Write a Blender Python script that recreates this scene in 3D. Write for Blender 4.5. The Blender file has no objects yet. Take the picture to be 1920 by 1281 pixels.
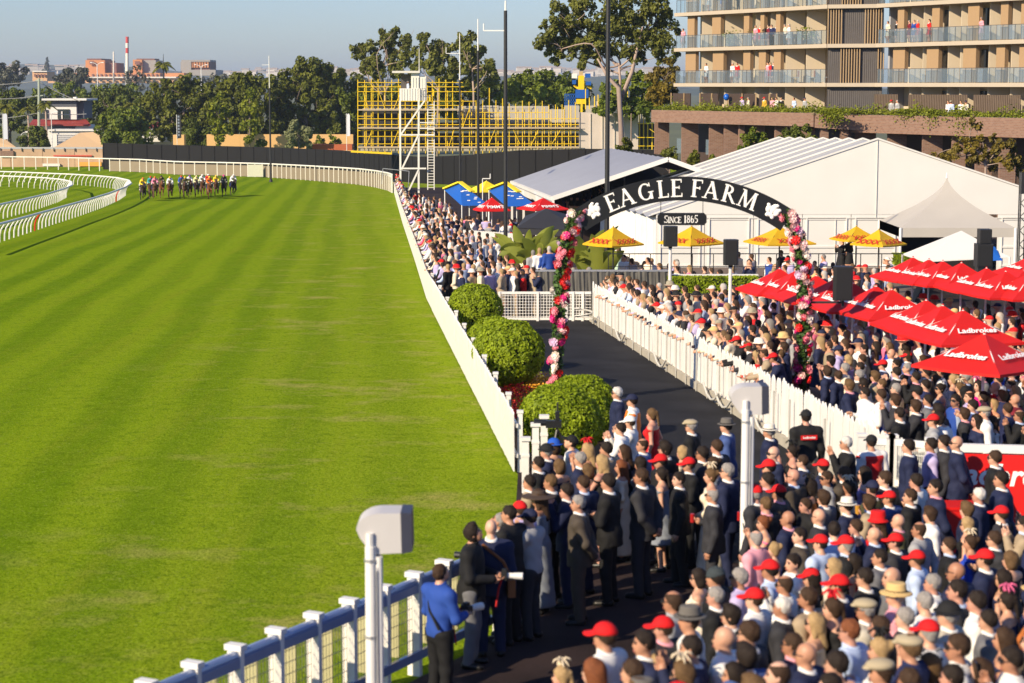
import bpy, math, random
import numpy as np
from mathutils import Vector, Matrix, Euler
R = math.radians
rnd = random.Random(7)
sc = bpy.context.scene
COL = sc.collection

# ------------------------------------------------------------------ camera, world, sun, exposure
F, CX, CY = 3700.0, 960.0, 640.5          # focal length in pixels of the 1920 px wide photograph
ZC = 6.7                                   # eye height over the apron below the stand
PITCH = math.atan((640.5 - 160.0) / F)     # true horizon at y = 160
SLOPE, YB = 0.023, 300.0                   # the ground falls gently away from the stand, level beyond the track

cam_d = bpy.data.cameras.new('camera')
cam = bpy.data.objects.new('camera', cam_d); COL.objects.link(cam)
cam.location = (0, 0, ZC)
cam.rotation_euler = (math.pi / 2 - PITCH, 0, 0)
cam_d.sensor_width = 36.0
cam_d.lens = 36.0 * F / 1920.0
cam_d.clip_start, cam_d.clip_end = 0.5, 30000
cam_d.dof.use_dof = True
cam_d.dof.focus_distance = 150.0
cam_d.dof.aperture_fstop = 2.3
sc.camera = cam

SUN_EL, SUN_AZ = R(29), math.atan2(-0.67, -0.74)     # direction towards the sun: camera-left and behind
world = bpy.data.worlds.new('World'); sc.world = world
world.use_nodes = True
wn = world.node_tree
sky = wn.nodes.new('ShaderNodeTexSky'); sky.sky_type = 'NISHITA'
sky.sun_disc = False
sky.sun_elevation = SUN_EL
sky.sun_rotation = (math.pi / 2 - SUN_AZ) % (2 * math.pi)
sky.altitude = 20; sky.air_density = 1.15; sky.dust_density = 0.35; sky.ozone_density = 2.0
tint = wn.nodes.new('ShaderNodeMix'); tint.data_type = 'RGBA'; tint.blend_type = 'MULTIPLY'
tint.inputs[0].default_value = 1.0; tint.inputs[7].default_value = (0.385, 0.475, 0.72, 1)
wn.links.new(sky.outputs[0], tint.inputs[6]); wn.links.new(tint.outputs[2], wn.nodes['Background'].inputs[0])
wn.nodes['Background'].inputs[1].default_value = 0.135

sun_d = bpy.data.lights.new('sun', 'SUN')
sun_d.energy = 5.0; sun_d.angle = R(0.5); sun_d.color = (1.0, 0.84, 0.60)
sun = bpy.data.objects.new('sun', sun_d); COL.objects.link(sun)
sd = Vector((math.cos(SUN_AZ) * math.cos(SUN_EL), math.sin(SUN_AZ) * math.cos(SUN_EL), math.sin(SUN_EL)))
sun.rotation_euler = sd.to_track_quat('Z', 'Y').to_euler()
sc.view_settings.view_transform = 'Standard'
sc.view_settings.look = 'None'
sc.view_settings.exposure = 0.62
sc.view_settings.gamma = 1.0
sc.view_settings.use_curve_mapping = False
sc.cycles.max_bounces = 6
sc.cycles.transparent_max_bounces = 12

# ------------------------------------------------------------------ places: photograph pixel -> point of the ground
def ray(px, py):
    x, y = (px - CX) / F, -(py - CY) / F
    c, s = math.cos(PITCH), math.sin(PITCH)
    return Vector((x, c + y * s, -s + y * c))
def gz(Y): return -SLOPE * min(Y, YB)
def at(px, py, Y):
    d = ray(px, py); t = Y / d.y
    return Vector((d.x * t, Y, ZC + d.z * t))
def gp(px, py, h=0.0):
    d = ray(px, py)
    t = (h - ZC) / (d.z + SLOPE * d.y)
    if t < 0 or d.y * t > YB: t = (h - SLOPE * YB - ZC) / d.z
    return Vector((0, 0, ZC)) + d * t
def gxy(X, Y, h=0.0): return Vector((X, Y, gz(Y) + h))
def xat(px, Y):
    """x of the ground point at depth Y that shows in column px"""
    q = math.atan2(ZC - gz(Y), Y) - PITCH
    return at(px, CY + F * math.tan(q), Y).x
_FP = sorted([tuple(gp(*q))[:2][::-1] for q in ((947, 853), (873, 707), (800, 562), (777, 487), (755, 420), (738, 359))])
def fence_x(Y):
    """the picket fence between turf and lawn"""
    (a, xa), (b, xb) = (_FP[0], _FP[1]) if Y < _FP[0][0] else (_FP[-2], _FP[-1])
    if Y < _FP[0][0] or Y > _FP[-1][0]: return xa + (xb - xa) * (Y - a) / (b - a)
    return float(np.interp(Y, [q[0] for q in _FP], [q[1] for q in _FP]))

# ------------------------------------------------------------------ materials
MATS = {}
def srgb(h):
    h = h.lstrip('#'); v = [int(h[i:i + 2], 16) / 255 for i in (0, 2, 4)]
    return tuple(c / 12.92 if c <= 0.04045 else ((c + 0.055) / 1.055) ** 2.4 for c in v)
def mat(name, col, rough=0.65, metal=0.0, var=0.12, scale=6.0, bump=0.0, trans=0.0, spec=0.4, emit=None):
    if name in MATS: return MATS[name]
    if isinstance(col, str): col = srgb(col)
    m = bpy.data.materials.new(name); m.use_nodes = True
    nt = m.node_tree; b = nt.nodes['Principled BSDF']
    b.inputs['Roughness'].default_value = rough; b.inputs['Metallic'].default_value = metal
    b.inputs['Specular IOR Level'].default_value = spec
    tc = nt.nodes.new('ShaderNodeTexCoord'); no = nt.nodes.new('ShaderNodeTexNoise')
    no.inputs['Scale'].default_value = scale; no.inputs['Detail'].default_value = 5
    nt.links.new(tc.outputs['Object'], no.inputs['Vector'])
    mx = nt.nodes.new('ShaderNodeMix'); mx.data_type = 'RGBA'
    mx.inputs[6].default_value = (*[c * (1 - var) for c in col], 1)
    mx.inputs[7].default_value = (*[min(1, c * (1 + var)) for c in col], 1)
    nt.links.new(no.outputs[0], mx.inputs[0]); nt.links.new(mx.outputs[2], b.inputs['Base Color'])
    if bump:
        bp = nt.nodes.new('ShaderNodeBump'); bp.inputs['Strength'].default_value = bump; bp.inputs['Distance'].default_value = 0.02
        nt.links.new(no.outputs[0], bp.inputs['Height']); nt.links.new(bp.outputs[0], b.inputs['Normal'])
    if trans:
        b.inputs['Alpha'].default_value = 1 - trans
    if emit: 
        b.inputs['Emission Color'].default_value = (*emit, 1); b.inputs['Emission Strength'].default_value = 1
    MATS[name] = m
    return m
def leaf_mat(name, dark, light, scale=0.6, trans=0.25):
    if name in MATS: return MATS[name]
    m = bpy.data.materials.new(name); m.use_nodes = True
    nt = m.node_tree; b = nt.nodes['Principled BSDF']; b.inputs['Roughness'].default_value = 0.55
    b.inputs['Specular IOR Level'].default_value = 0.3
    geo = nt.nodes.new('ShaderNodeNewGeometry'); no = nt.nodes.new('ShaderNodeTexNoise')
    tc = nt.nodes.new('ShaderNodeTexCoord'); nt.links.new(tc.outputs['Object'], no.inputs['Vector'])
    no.inputs['Scale'].default_value = scale; no.inputs['Detail'].default_value = 3
    ad = nt.nodes.new('ShaderNodeMath'); ad.operation = 'MULTIPLY_ADD'
    nt.links.new(geo.outputs['Random Per Island'], ad.inputs[0]); ad.inputs[1].default_value = 0.55
    sb = nt.nodes.new('ShaderNodeMath'); sb.operation = 'MULTIPLY_ADD'; nt.links.new(no.outputs[0], sb.inputs[0])
    sb.inputs[1].default_value = 1.2; sb.inputs[2].default_value = -0.38
    nt.links.new(sb.outputs[0], ad.inputs[2])
    mx = nt.nodes.new('ShaderNodeMix'); mx.data_type = 'RGBA'; mx.clamp_factor = True
    mx.inputs[6].default_value = (*dark, 1); mx.inputs[7].default_value = (*light, 1)
    nt.links.new(ad.outputs[0], mx.inputs[0]); nt.links.new(mx.outputs[2], b.inputs['Base Color'])
    if trans:
        tr = nt.nodes.new('ShaderNodeBsdfTranslucent'); ms = nt.nodes.new('ShaderNodeMixShader')
        ms.inputs[0].default_value = trans
        nt.links.new(mx.outputs[2], tr.inputs[0]); nt.links.new(b.outputs[0], ms.inputs[1]); nt.links.new(tr.outputs[0], ms.inputs[2])
        nt.links.new(ms.outputs[0], nt.nodes['Material Output'].inputs[0])
    MATS[name] = m
    return m

# ------------------------------------------------------------------ mesh building
def new_mesh(name, verts, faces, mats=(), mi=None, smooth=False):
    me = bpy.data.meshes.new(name)
    me.from_pydata([tuple(v) for v in verts], [], faces)
    for m in (mats if isinstance(mats, (list, tuple)) else [mats]): me.materials.append(m)
    if mi is not None: me.polygons.foreach_set('material_index', mi)
    if smooth: me.polygons.foreach_set('use_smooth', [True] * len(me.polygons))
    me.update()
    return me
def mesh_np(name, V, Fq, mats=(), mi=None, smooth=True):
    """numpy verts (n,3) and faces (m,k) -> mesh, fast"""
    me = bpy.data.meshes.new(name)
    V = np.asarray(V, np.float32); Fq = np.asarray(Fq, np.int32)
    k = Fq.shape[1]
    me.vertices.add(len(V)); me.vertices.foreach_set('co', V.ravel())
    me.loops.add(Fq.size); me.loops.foreach_set('vertex_index', Fq.ravel())
    me.polygons.add(len(Fq)); me.polygons.foreach_set('loop_start', np.arange(0, Fq.size, k, dtype=np.int32))
    for m in (mats if isinstance(mats, (list, tuple)) else [mats]): me.materials.append(m)
    if mi is not None: me.polygons.foreach_set('material_index', np.asarray(mi, np.int32))
    me.polygons.foreach_set('use_smooth', np.full(len(Fq), smooth))
    me.update(calc_edges=True); me.validate()
    return me
def wloc(o):
    v = Vector((0, 0, 0))
    while o is not None: v = v + o.location; o = o.parent
    return v
def link(name, me, parent=None, loc=(0, 0, 0), rot=(0, 0, 0), scale=(1, 1, 1)):
    """loc is local to the parent"""
    o = bpy.data.objects.new(name, me); COL.objects.link(o)
    o.location = loc; o.rotation_euler = rot; o.scale = scale
    if parent is not None: o.parent = parent
    return o
def wlink(name, me, parent, loc, rot=(0, 0, 0), scale=(1, 1, 1)):
    """loc is in the world; the parents are not turned"""
    return link(name, me, parent, Vector(loc) - wloc(parent), rot, scale)
def tag(o, label, cat, group=None):
    o['label'] = label; o['category'] = cat
    if group: o['group'] = group
    return o
def thing(name, label, cat, loc=(0, 0, 0), rotz=0.0, group=None):
    o = bpy.data.objects.new(name, None); COL.objects.link(o)
    o.empty_display_size = 0.3
    o.location = loc; o.rotation_euler = (0, 0, rotz)
    return tag(o, label, cat, group)
def struct(o): o['kind'] = 'structure'; return o
def stuff(o): o['kind'] = 'stuff'; return o
def dup(o, loc=None, rotz=None, label=None):
    c = o.copy(); COL.objects.link(c)
    if loc is not None: c.location = loc
    if rotz is not None: c.rotation_euler = (0, 0, rotz)
    if label: c['label'] = label
    for ch in o.children:
        d = ch.copy(); COL.objects.link(d); d.parent = c
        for g in ch.children:
            e = g.copy(); COL.objects.link(e); e.parent = d
    return c

def canvas(m, k=.3):
    """thin cloth that lets some sun through"""
    nt = m.node_tree; b = nt.nodes['Principled BSDF']; tr = nt.nodes.new('ShaderNodeBsdfTranslucent'); ms = nt.nodes.new('ShaderNodeMixShader'); ms.inputs[0].default_value = k
    nt.links.new(b.inputs['Base Color'].links[0].from_socket, tr.inputs[0]); nt.links.new(b.outputs[0], ms.inputs[1]); nt.links.new(tr.outputs[0], ms.inputs[2])
    nt.links.new(ms.outputs[0], nt.nodes['Material Output'].inputs[0]); return m
class MB:
    def __init__(s): s.v, s.f, s.m = [], [], []
    def add(s, v, f, mi=0):
        n = len(s.v); s.v += [tuple(a) for a in v]; s.f += [tuple(i + n for i in q) for q in f]; s.m += [mi] * len(f); return s
    def box(s, c, d, rz=0.0, mi=0, rx=0.0):
        x, y, z = d[0] / 2, d[1] / 2, d[2] / 2
        p = [Vector(q) for q in ((-x,-y,-z),(x,-y,-z),(x,y,-z),(-x,y,-z),(-x,-y,z),(x,-y,z),(x,y,z),(-x,y,z))]
        M = Matrix.Rotation(rz, 3, 'Z') @ Matrix.Rotation(rx, 3, 'X')
        c = Vector(c)
        return s.add([M @ q + c for q in p], [(3,2,1,0),(4,5,6,7),(0,1,5,4),(1,2,6,5),(2,3,7,6),(3,0,4,7)], mi)
    def bar(s, a, b, w, h, mi=0, up=(0, 0, 1)):
        """box from a to b; w across, h upwards"""
        a, b = Vector(a), Vector(b); t = (b - a).normalized(); u = Vector(up)
        if abs(t.dot(u)) > 0.99: u = Vector((1, 0, 0))
        n = t.cross(u).normalized(); u = n.cross(t).normalized()
        p = []
        for e in (a, b):
            for i, j in ((-1,-1),(1,-1),(1,1),(-1,1)): p.append(e + n * (i * w / 2) + u * (j * h / 2))
        return s.add(p, [(0,1,2,3),(7,6,5,4),(0,4,5,1),(1,5,6,2),(2,6,7,3),(3,7,4,0)], mi)
    def cyl(s, a, b, r0, r1=None, n=8, mi=0, cap=True):
        r1 = r0 if r1 is None else r1
        a, b = Vector(a), Vector(b); t = (b - a).normalized()
        u = Vector((0, 0, 1)) if abs(t.z) < 0.95 else Vector((1, 0, 0))
        e1 = t.cross(u).normalized(); e2 = t.cross(e1)
        p = []
        for c, r in ((a, r0), (b, r1)):
            for k in range(n):
                w = 2 * math.pi * k / n; p.append(c + e1 * (r * math.cos(w)) + e2 * (r * math.sin(w)))
        f = [(k, (k + 1) % n, n + (k + 1) % n, n + k) for k in range(n)]
        if cap: f += [tuple(range(n - 1, -1, -1)), tuple(range(n, 2 * n))]
        return s.add(p, f, mi)
    def tube(s, pts, rs, n=6, mi=0):
        pts = [Vector(p) for p in pts]
        if not hasattr(rs, '__len__'): rs = [rs] * len(pts)
        p, prev = [], None
        for i, c in enumerate(pts):
            t = (pts[min(i + 1, len(pts) - 1)] - pts[max(i - 1, 0)]).normalized()
            if prev is None:
                u = Vector((0, 0, 1)) if abs(t.z) < 0.9 else Vector((1, 0, 0))
                e1 = t.cross(u).normalized()
            else:
                e1 = (prev - t * prev.dot(t)).normalized()
            prev = e1; e2 = t.cross(e1)
            for k in range(n):
                w = 2 * math.pi * k / n; p.append(c + (e1 * math.cos(w) + e2 * math.sin(w)) * rs[i])
        f = []
        for i in range(len(pts) - 1):
            for k in range(n): f.append((i*n + k, i*n + (k+1) % n, (i+1)*n + (k+1) % n, (i+1)*n + k))
        f += [tuple(range(n - 1, -1, -1)), tuple(range((len(pts) - 1) * n, len(pts) * n))]
        return s.add(p, f, mi)
    def prism(s, poly, d, mi=0):
        """polygon of 3-D points pushed along d"""
        n = len(poly); d = Vector(d); a = [Vector(p) for p in poly]
        return s.add(a + [q + d for q in a], [tuple(range(n - 1, -1, -1)), tuple(range(n, 2 * n))] + [(k, (k+1) % n, n + (k+1) % n, n + k) for k in range(n)], mi)
    def ball(s, c, r, nu=8, nv=6, mi=0):
        rx, ry, rz = r if hasattr(r, '__len__') else (r, r, r); c = Vector(c)
        p = [c + Vector((0, 0, rz))]
        for j in range(1, nv):
            a = math.pi * j / nv
            for k in range(nu):
                b = 2 * math.pi * k / nu; p.append(c + Vector((rx * math.sin(a) * math.cos(b), ry * math.sin(a) * math.sin(b), rz * math.cos(a))))
        p.append(c - Vector((0, 0, rz)))
        f = [(0, 1 + k, 1 + (k+1) % nu) for k in range(nu)]
        for j in range(nv - 2):
            for k in range(nu): f.append((1 + j*nu + k, 1 + (j+1)*nu + k, 1 + (j+1)*nu + (k+1) % nu, 1 + j*nu + (k+1) % nu))
        L = len(p) - 1
        f += [(L, 1 + (nv-2)*nu + (k+1) % nu, 1 + (nv-2)*nu + k) for k in range(nu)]
        return s.add(p, f, mi)
    def mesh(s, name, mats, smooth=False, off=(0, 0, 0)):
        o = Vector(off)
        return new_mesh(name, [(a[0]-o.x, a[1]-o.y, a[2]-o.z) for a in s.v], s.f, mats, s.m, smooth)
    def build(s, name, mats, parent=None, smooth=False):
        """verts were given in world coordinates; an unparented mesh keeps its origin at the world's unless moved later"""
        return link(name, s.mesh(name, mats, smooth, wloc(parent) if parent is not None else (0, 0, 0)), parent)
    def top(s, name, mats, loc, smooth=False):
        o = link(name, s.mesh(name, mats, smooth, loc)); o.location = loc; return o

def text_mesh(txt, size, m, bold=0.0, shear=0.0, depth=0.004, align='CENTER', key=None):
    key = key or 'lettering_' + txt
    cu = bpy.data.curves.new('tmp_text', 'FONT'); cu.body = txt; cu.size = size; cu.align_x = align; cu.align_y = 'CENTER'
    cu.offset = bold; cu.shear = shear; cu.extrude = depth; cu.resolution_u = 3
    o = bpy.data.objects.new('tmp_text', cu); COL.objects.link(o)
    dg = bpy.context.evaluated_depsgraph_get(); dg.update()
    me = bpy.data.meshes.new_from_object(o.evaluated_get(dg)); me.name = 'lettering'
    bpy.data.objects.remove(o); bpy.data.curves.remove(cu)
    me.materials.clear(); me.materials.append(m)
    return me
UNIT = {}
def unit_box(m):
    k = 'box' + m.name
    if k not in UNIT: UNIT[k] = MB().box((0, 0, 0), (1, 1, 1)).mesh('piece', m)
    return UNIT[k]
def unit_tube(m, n=6):
    k = 'tube%d' % n + m.name
    if k not in UNIT: UNIT[k] = MB().cyl((0, 0, 0), (0, 0, 1), 1, 1, n).mesh('tube', m)
    return UNIT[k]
def tube_part(name, a, b, r, m, parent, n=6):
    a, b = Vector(a), Vector(b); d = b - a
    return wlink(name, unit_tube(m, n), parent, a, d.to_track_quat('Z', 'Y').to_euler(), (r, r, d.length))
# ------------------------------------------------------------------ the setting: ground, turf, apron, walkway
def sheet(name, poly, m, h):
    """flat polygon in plan (x, y), cut in rows so that it follows the fall of the ground"""
    import bmesh
    bm = bmesh.new()
    bm.faces.new([bm.verts.new((x, y, 0)) for x, y in poly])
    for yc in (YB,):
        bmesh.ops.bisect_plane(bm, geom=bm.verts[:] + bm.edges[:] + bm.faces[:], plane_co=(0, yc, 0), plane_no=(0, 1, 0))
    for v in bm.verts: v.co.z = gz(v.co.y) + h
    me = bpy.data.meshes.new(name); bm.to_mesh(me); bm.free()
    me.materials.append(m)
    return struct(link(name, me))
def turf_mat():
    m = bpy.data.materials.new('turf'); m.use_nodes = True
    nt = m.node_tree; N = nt.nodes; L = nt.links.new; b = N['Principled BSDF']
    b.inputs['Roughness'].default_value = 1.0; b.inputs['Specular IOR Level'].default_value = 0.0
    tc = N.new('ShaderNodeTexCoord')
    def noise(scale, detail=4, sx=1, sy=1, rot=0.0, rough=0.5):
        mp = N.new('ShaderNodeMapping'); mp.inputs['Scale'].default_value = (sx, sy, 1); mp.inputs['Rotation'].default_value = (0, 0, rot)
        L(tc.outputs['Object'], mp.inputs['Vector'])
        n = N.new('ShaderNodeTexNoise'); n.inputs['Scale'].default_value = scale; n.inputs['Detail'].default_value = detail
        n.inputs['Roughness'].default_value = rough
        L(mp.outputs[0], n.inputs['Vector']); return n.outputs[0]
    def ramp(inp, lo, hi):
        r = N.new('ShaderNodeMapRange'); r.inputs[1].default_value = lo; r.inputs[2].default_value = hi; L(inp, r.inputs[0]); return r.outputs[0]
    def mix(f, a, c):
        x = N.new('ShaderNodeMix'); x.data_type = 'RGBA'
        if hasattr(f, 'default_value') and not isinstance(f, float): L(f, x.inputs[0])
        else: x.inputs[0].default_value = f
        for i, q in ((6, a), (7, c)):
            if isinstance(q, tuple): x.inputs[i].default_value = (*q, 1)
            else: L(q, x.inputs[i])
        return x.outputs[2]
    def mul(a, k):
        q = N.new('ShaderNodeMath'); q.operation = 'MULTIPLY'; L(a, q.inputs[0])
        if isinstance(k, float): q.inputs[1].default_value = k
        else: L(k, q.inputs[1])
        return q.outputs[0]
    ang = math.atan(0.08)
    c = mix(ramp(noise(1.1, 5), 0.3, 0.7), (0.106, 0.196, 0.004), (0.152, 0.250, 0.006))
    # mown bands that run with the track
    sep = N.new('ShaderNodeSeparateXYZ'); mp = N.new('ShaderNodeMapping'); mp.inputs['Rotation'].default_value = (0, 0, -ang)
    L(tc.outputs['Object'], mp.inputs['Vector']); L(mp.outputs[0], sep.inputs[0])
    wob = N.new('ShaderNodeMath'); wob.operation = 'MULTIPLY_ADD'; L(noise(0.05, 2), wob.inputs[0]); wob.inputs[1].default_value = 1.6; L(sep.outputs[0], wob.inputs[2])
    sn = N.new('ShaderNodeMath'); sn.operation = 'SINE'; L(mul(wob.outputs[0], 2.7), sn.inputs[0])
    c = mix(mul(ramp(sn.outputs[0], -0.6, 0.6), 0.72), c, (0.245, 0.345, 0.010))
    sn2 = N.new('ShaderNodeMath'); sn2.operation = 'SINE'; L(mul(wob.outputs[0], 0.62), sn2.inputs[0])
    c = mix(mul(ramp(sn2.outputs[0], -0.2, 1.0), 0.35), c, (0.25, 0.345, 0.012))
    # streaks of wear along the track
    c = mix(mul(ramp(noise(1.0, 4, 2.2, 0.09, -ang), 0.5, 0.72), 0.4), c, (0.235, 0.250, 0.018))
    # worn, pale yellow patches towards the fence
    near = ramp(sep.outputs[0], -7.0, -1.0)
    c = mix(mul(near, 0.40), c, (0.255, 0.330, 0.020))
    dry = mul(ramp(noise(0.45, 6, 0.85, 1.15, 0.2, 0.72), 0.53, 0.68), near)
    c = mix(mul(dry, 0.8), c, (0.42, 0.35, 0.11))
    c = mix(mul(ramp(noise(21.0, 3), 0.52, 0.68), 0.5), c, (0.33, 0.40, 0.04))
    c = mix(mul(ramp(noise(3.0, 6, 1, 1, 0, 0.65), 0.52, 0.7), 0.45), c, (0.05, 0.105, 0.006))
    c = mix(mul(ramp(noise(15.0, 4, 1, 1, 0, 0.65), 0.50, 0.66), 0.62), c, (0.060, 0.115, 0.004))
    c = mix(mul(ramp(noise(9.0, 3, 1, 1, 0.5), 0.64, 0.74), 0.45), c, (0.33, 0.33, 0.11))
    c = mix(mul(ramp(noise(34.0, 3, 1, 0.6, 0.3), 0.48, 0.64), 0.6), c, (0.052, 0.10, 0.003))
    c = mix(mul(ramp(noise(2.1, 5, 1, 1, 0.9, 0.7), 0.56, 0.7), 0.35), c, (0.06, 0.125, 0.004))
    L(c, b.inputs['Base Color'])
    bp = N.new('ShaderNodeBump'); bp.inputs['Strength'].default_value = 0.55; bp.inputs['Distance'].default_value = 0.06
    L(noise(11.0, 6, 1, 1, 0, 0.7), bp.inputs['Height']); L(bp.outputs[0], b.inputs['Normal'])
    return m
def asphalt_mat(name, col, wet=0.55):
    m = bpy.data.materials.new(name); m.use_nodes = True
    nt = m.node_tree; N = nt.nodes; L = nt.links.new; b = N['Principled BSDF']; b.inputs['Roughness'].default_value = wet; b.inputs['Specular IOR Level'].default_value = 0.15
    tc = N.new('ShaderNodeTexCoord')
    a = N.new('ShaderNodeTexNoise'); a.inputs['Scale'].default_value = 0.7; a.inputs['Detail'].default_value = 6; L(tc.outputs['Object'], a.inputs['Vector'])
    g = N.new('ShaderNodeTexNoise'); g.inputs['Scale'].default_value = 60; g.inputs['Detail'].default_value = 3; L(tc.outputs['Object'], g.inputs['Vector'])
    ad = N.new('ShaderNodeMath'); ad.operation = 'ADD'; L(a.outputs[0], ad.inputs[0]); L(g.outputs[0], ad.inputs[1])
    mr = N.new('ShaderNodeMapRange'); mr.inputs[1].default_value = 0.7; mr.inputs[2].default_value = 1.3; L(ad.outputs[0], mr.inputs[0])
    mx = N.new('ShaderNodeMix'); mx.data_type = 'RGBA'; L(mr.outputs[0], mx.inputs[0])
    mx.inputs[6].default_value = (*[c * 0.5 for c in col], 1); mx.inputs[7].default_value = (*[c * 1.9 for c in col], 1)
    L(mx.outputs[2], b.inputs['Base Color'])
    bp = N.new('ShaderNodeBump'); bp.inputs['Strength'].default_value = 0.35; bp.inputs['Distance'].default_value = 0.01; L(g.outputs[0], bp.inputs['Height']); L(bp.outputs[0], b.inputs['Normal'])
    return m

far_green = mat('far_ground', (0.10, 0.11, 0.05), 0.9, var=0.4, scale=0.02)
sheet('ground', [(-9000, -60), (9000, -60), (9000, 14000), (-9000, 14000)], far_green, 0.0)
sheet('turf', [(-260, -10), (90, -10), (90, 352), (-260, 352)], turf_mat(), 0.006)

white_paint = mat('white_paint', (0.72, 0.70, 0.66), 0.45, var=0.09, scale=3)
cream_paint = mat('cream_paint', (0.72, 0.70, 0.62), 0.5, var=0.06)
concrete = mat('concrete', (0.36, 0.33, 0.27), 0.85, var=0.25, scale=3, bump=0.3)
black_steel = mat('black_steel', (0.018, 0.018, 0.02), 0.45, var=0.2)
black_plastic = mat('black_plastic', (0.02, 0.02, 0.022), 0.5, var=0.2)
grey_steel = mat('grey_steel', (0.45, 0.45, 0.46), 0.4, 0.6, var=0.1)
glass_mat = mat('window_glass', (0.03, 0.04, 0.05), 0.08, var=0.3, scale=0.4, spec=0.8)

# apron: everything on the lawn side of the fences
FF = [gp(px, py, 1.3) for px, py in ((833,1052),(785,1074),(729,1098),(664,1122),(597,1150),(523,1180),(444,1211),(361,1243))]
fd = (FF[-1] - FF[0]) / 7.0
FRONT = [FF[0] + fd * (k) for k in range(-2, 14)]            # posts of the front fence, far to near
edge = [(p.x + 0.12, p.y) for p in reversed(FRONT)]
edge += [(fence_x(y) + 0.05, y) for y in (38.0, 41, 50, 60, 78, 102, 142, 190, 226, 236)]
apron_poly = edge + [(75, 246), (75, -8), (edge[0][0], -8)]
sheet('apron', apron_poly, asphalt_mat('brown_rubber', (0.026, 0.017, 0.016), 0.85), 0.012)
# walkway: the black path between garden and right-hand pickets
WR0, WR1 = gp(1108, 604), gp(1410, 800)
wdir = (WR0 - WR1); wdir /= wdir.y
def walk_x(Y): return WR1.x + wdir.x * (Y - WR1.y)
WY0 = gp(1000, 602).y
sheet('walkway', [(walk_x(30), 30.0), (walk_x(WY0 + 1.2), WY0 + 1.2), (fence_x(WY0) + 2.3, WY0 + 1.2), (fence_x(40) + 2.4, 40), (fence_x(38) + 1.2, 35), (1.2, 30.0)],
      asphalt_mat('black_asphalt', (0.013, 0.013, 0.015), 0.85), 0.020)
# garden bed under the hedge balls
bed = sheet('garden_bed', [(fence_x(38.6) + 0.2, 38.6), (fence_x(38.6) + 2.1, 38.6), (fence_x(67) + 2.2, 67), (fence_x(67) + 0.2, 67)],
      mat('mulch', (0.14, 0.075, 0.035), 0.95, var=0.5, scale=14, bump=0.6), 0.028)

# far hills
hb = MB()
def hill(x0, x1, Y, prof, name):
    n = len(prof); v = []; f = []
    for i, hgt in enumerate(prof):
        x = x0 + (x1 - x0) * i / (n - 1)
        for k, (dy, q) in enumerate(((-500, 0), (-200, 0.55), (0, 1.0), (500, 0.8), (1500, 0))):
            v.append((x, Y + dy, gz(Y) - 3 + (hgt + 3) * q))
    for i in range(n - 1):
        for k in range(4):
            f.append((i*5+k, (i+1)*5+k, (i+1)*5+k+1, i*5+k+1))
    o = struct(link(name, new_mesh(name, v, f, mat('hill_bush', (0.055, 0.075, 0.05), 0.9, var=0.6, scale=0.02), None, True)))
    return o
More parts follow.
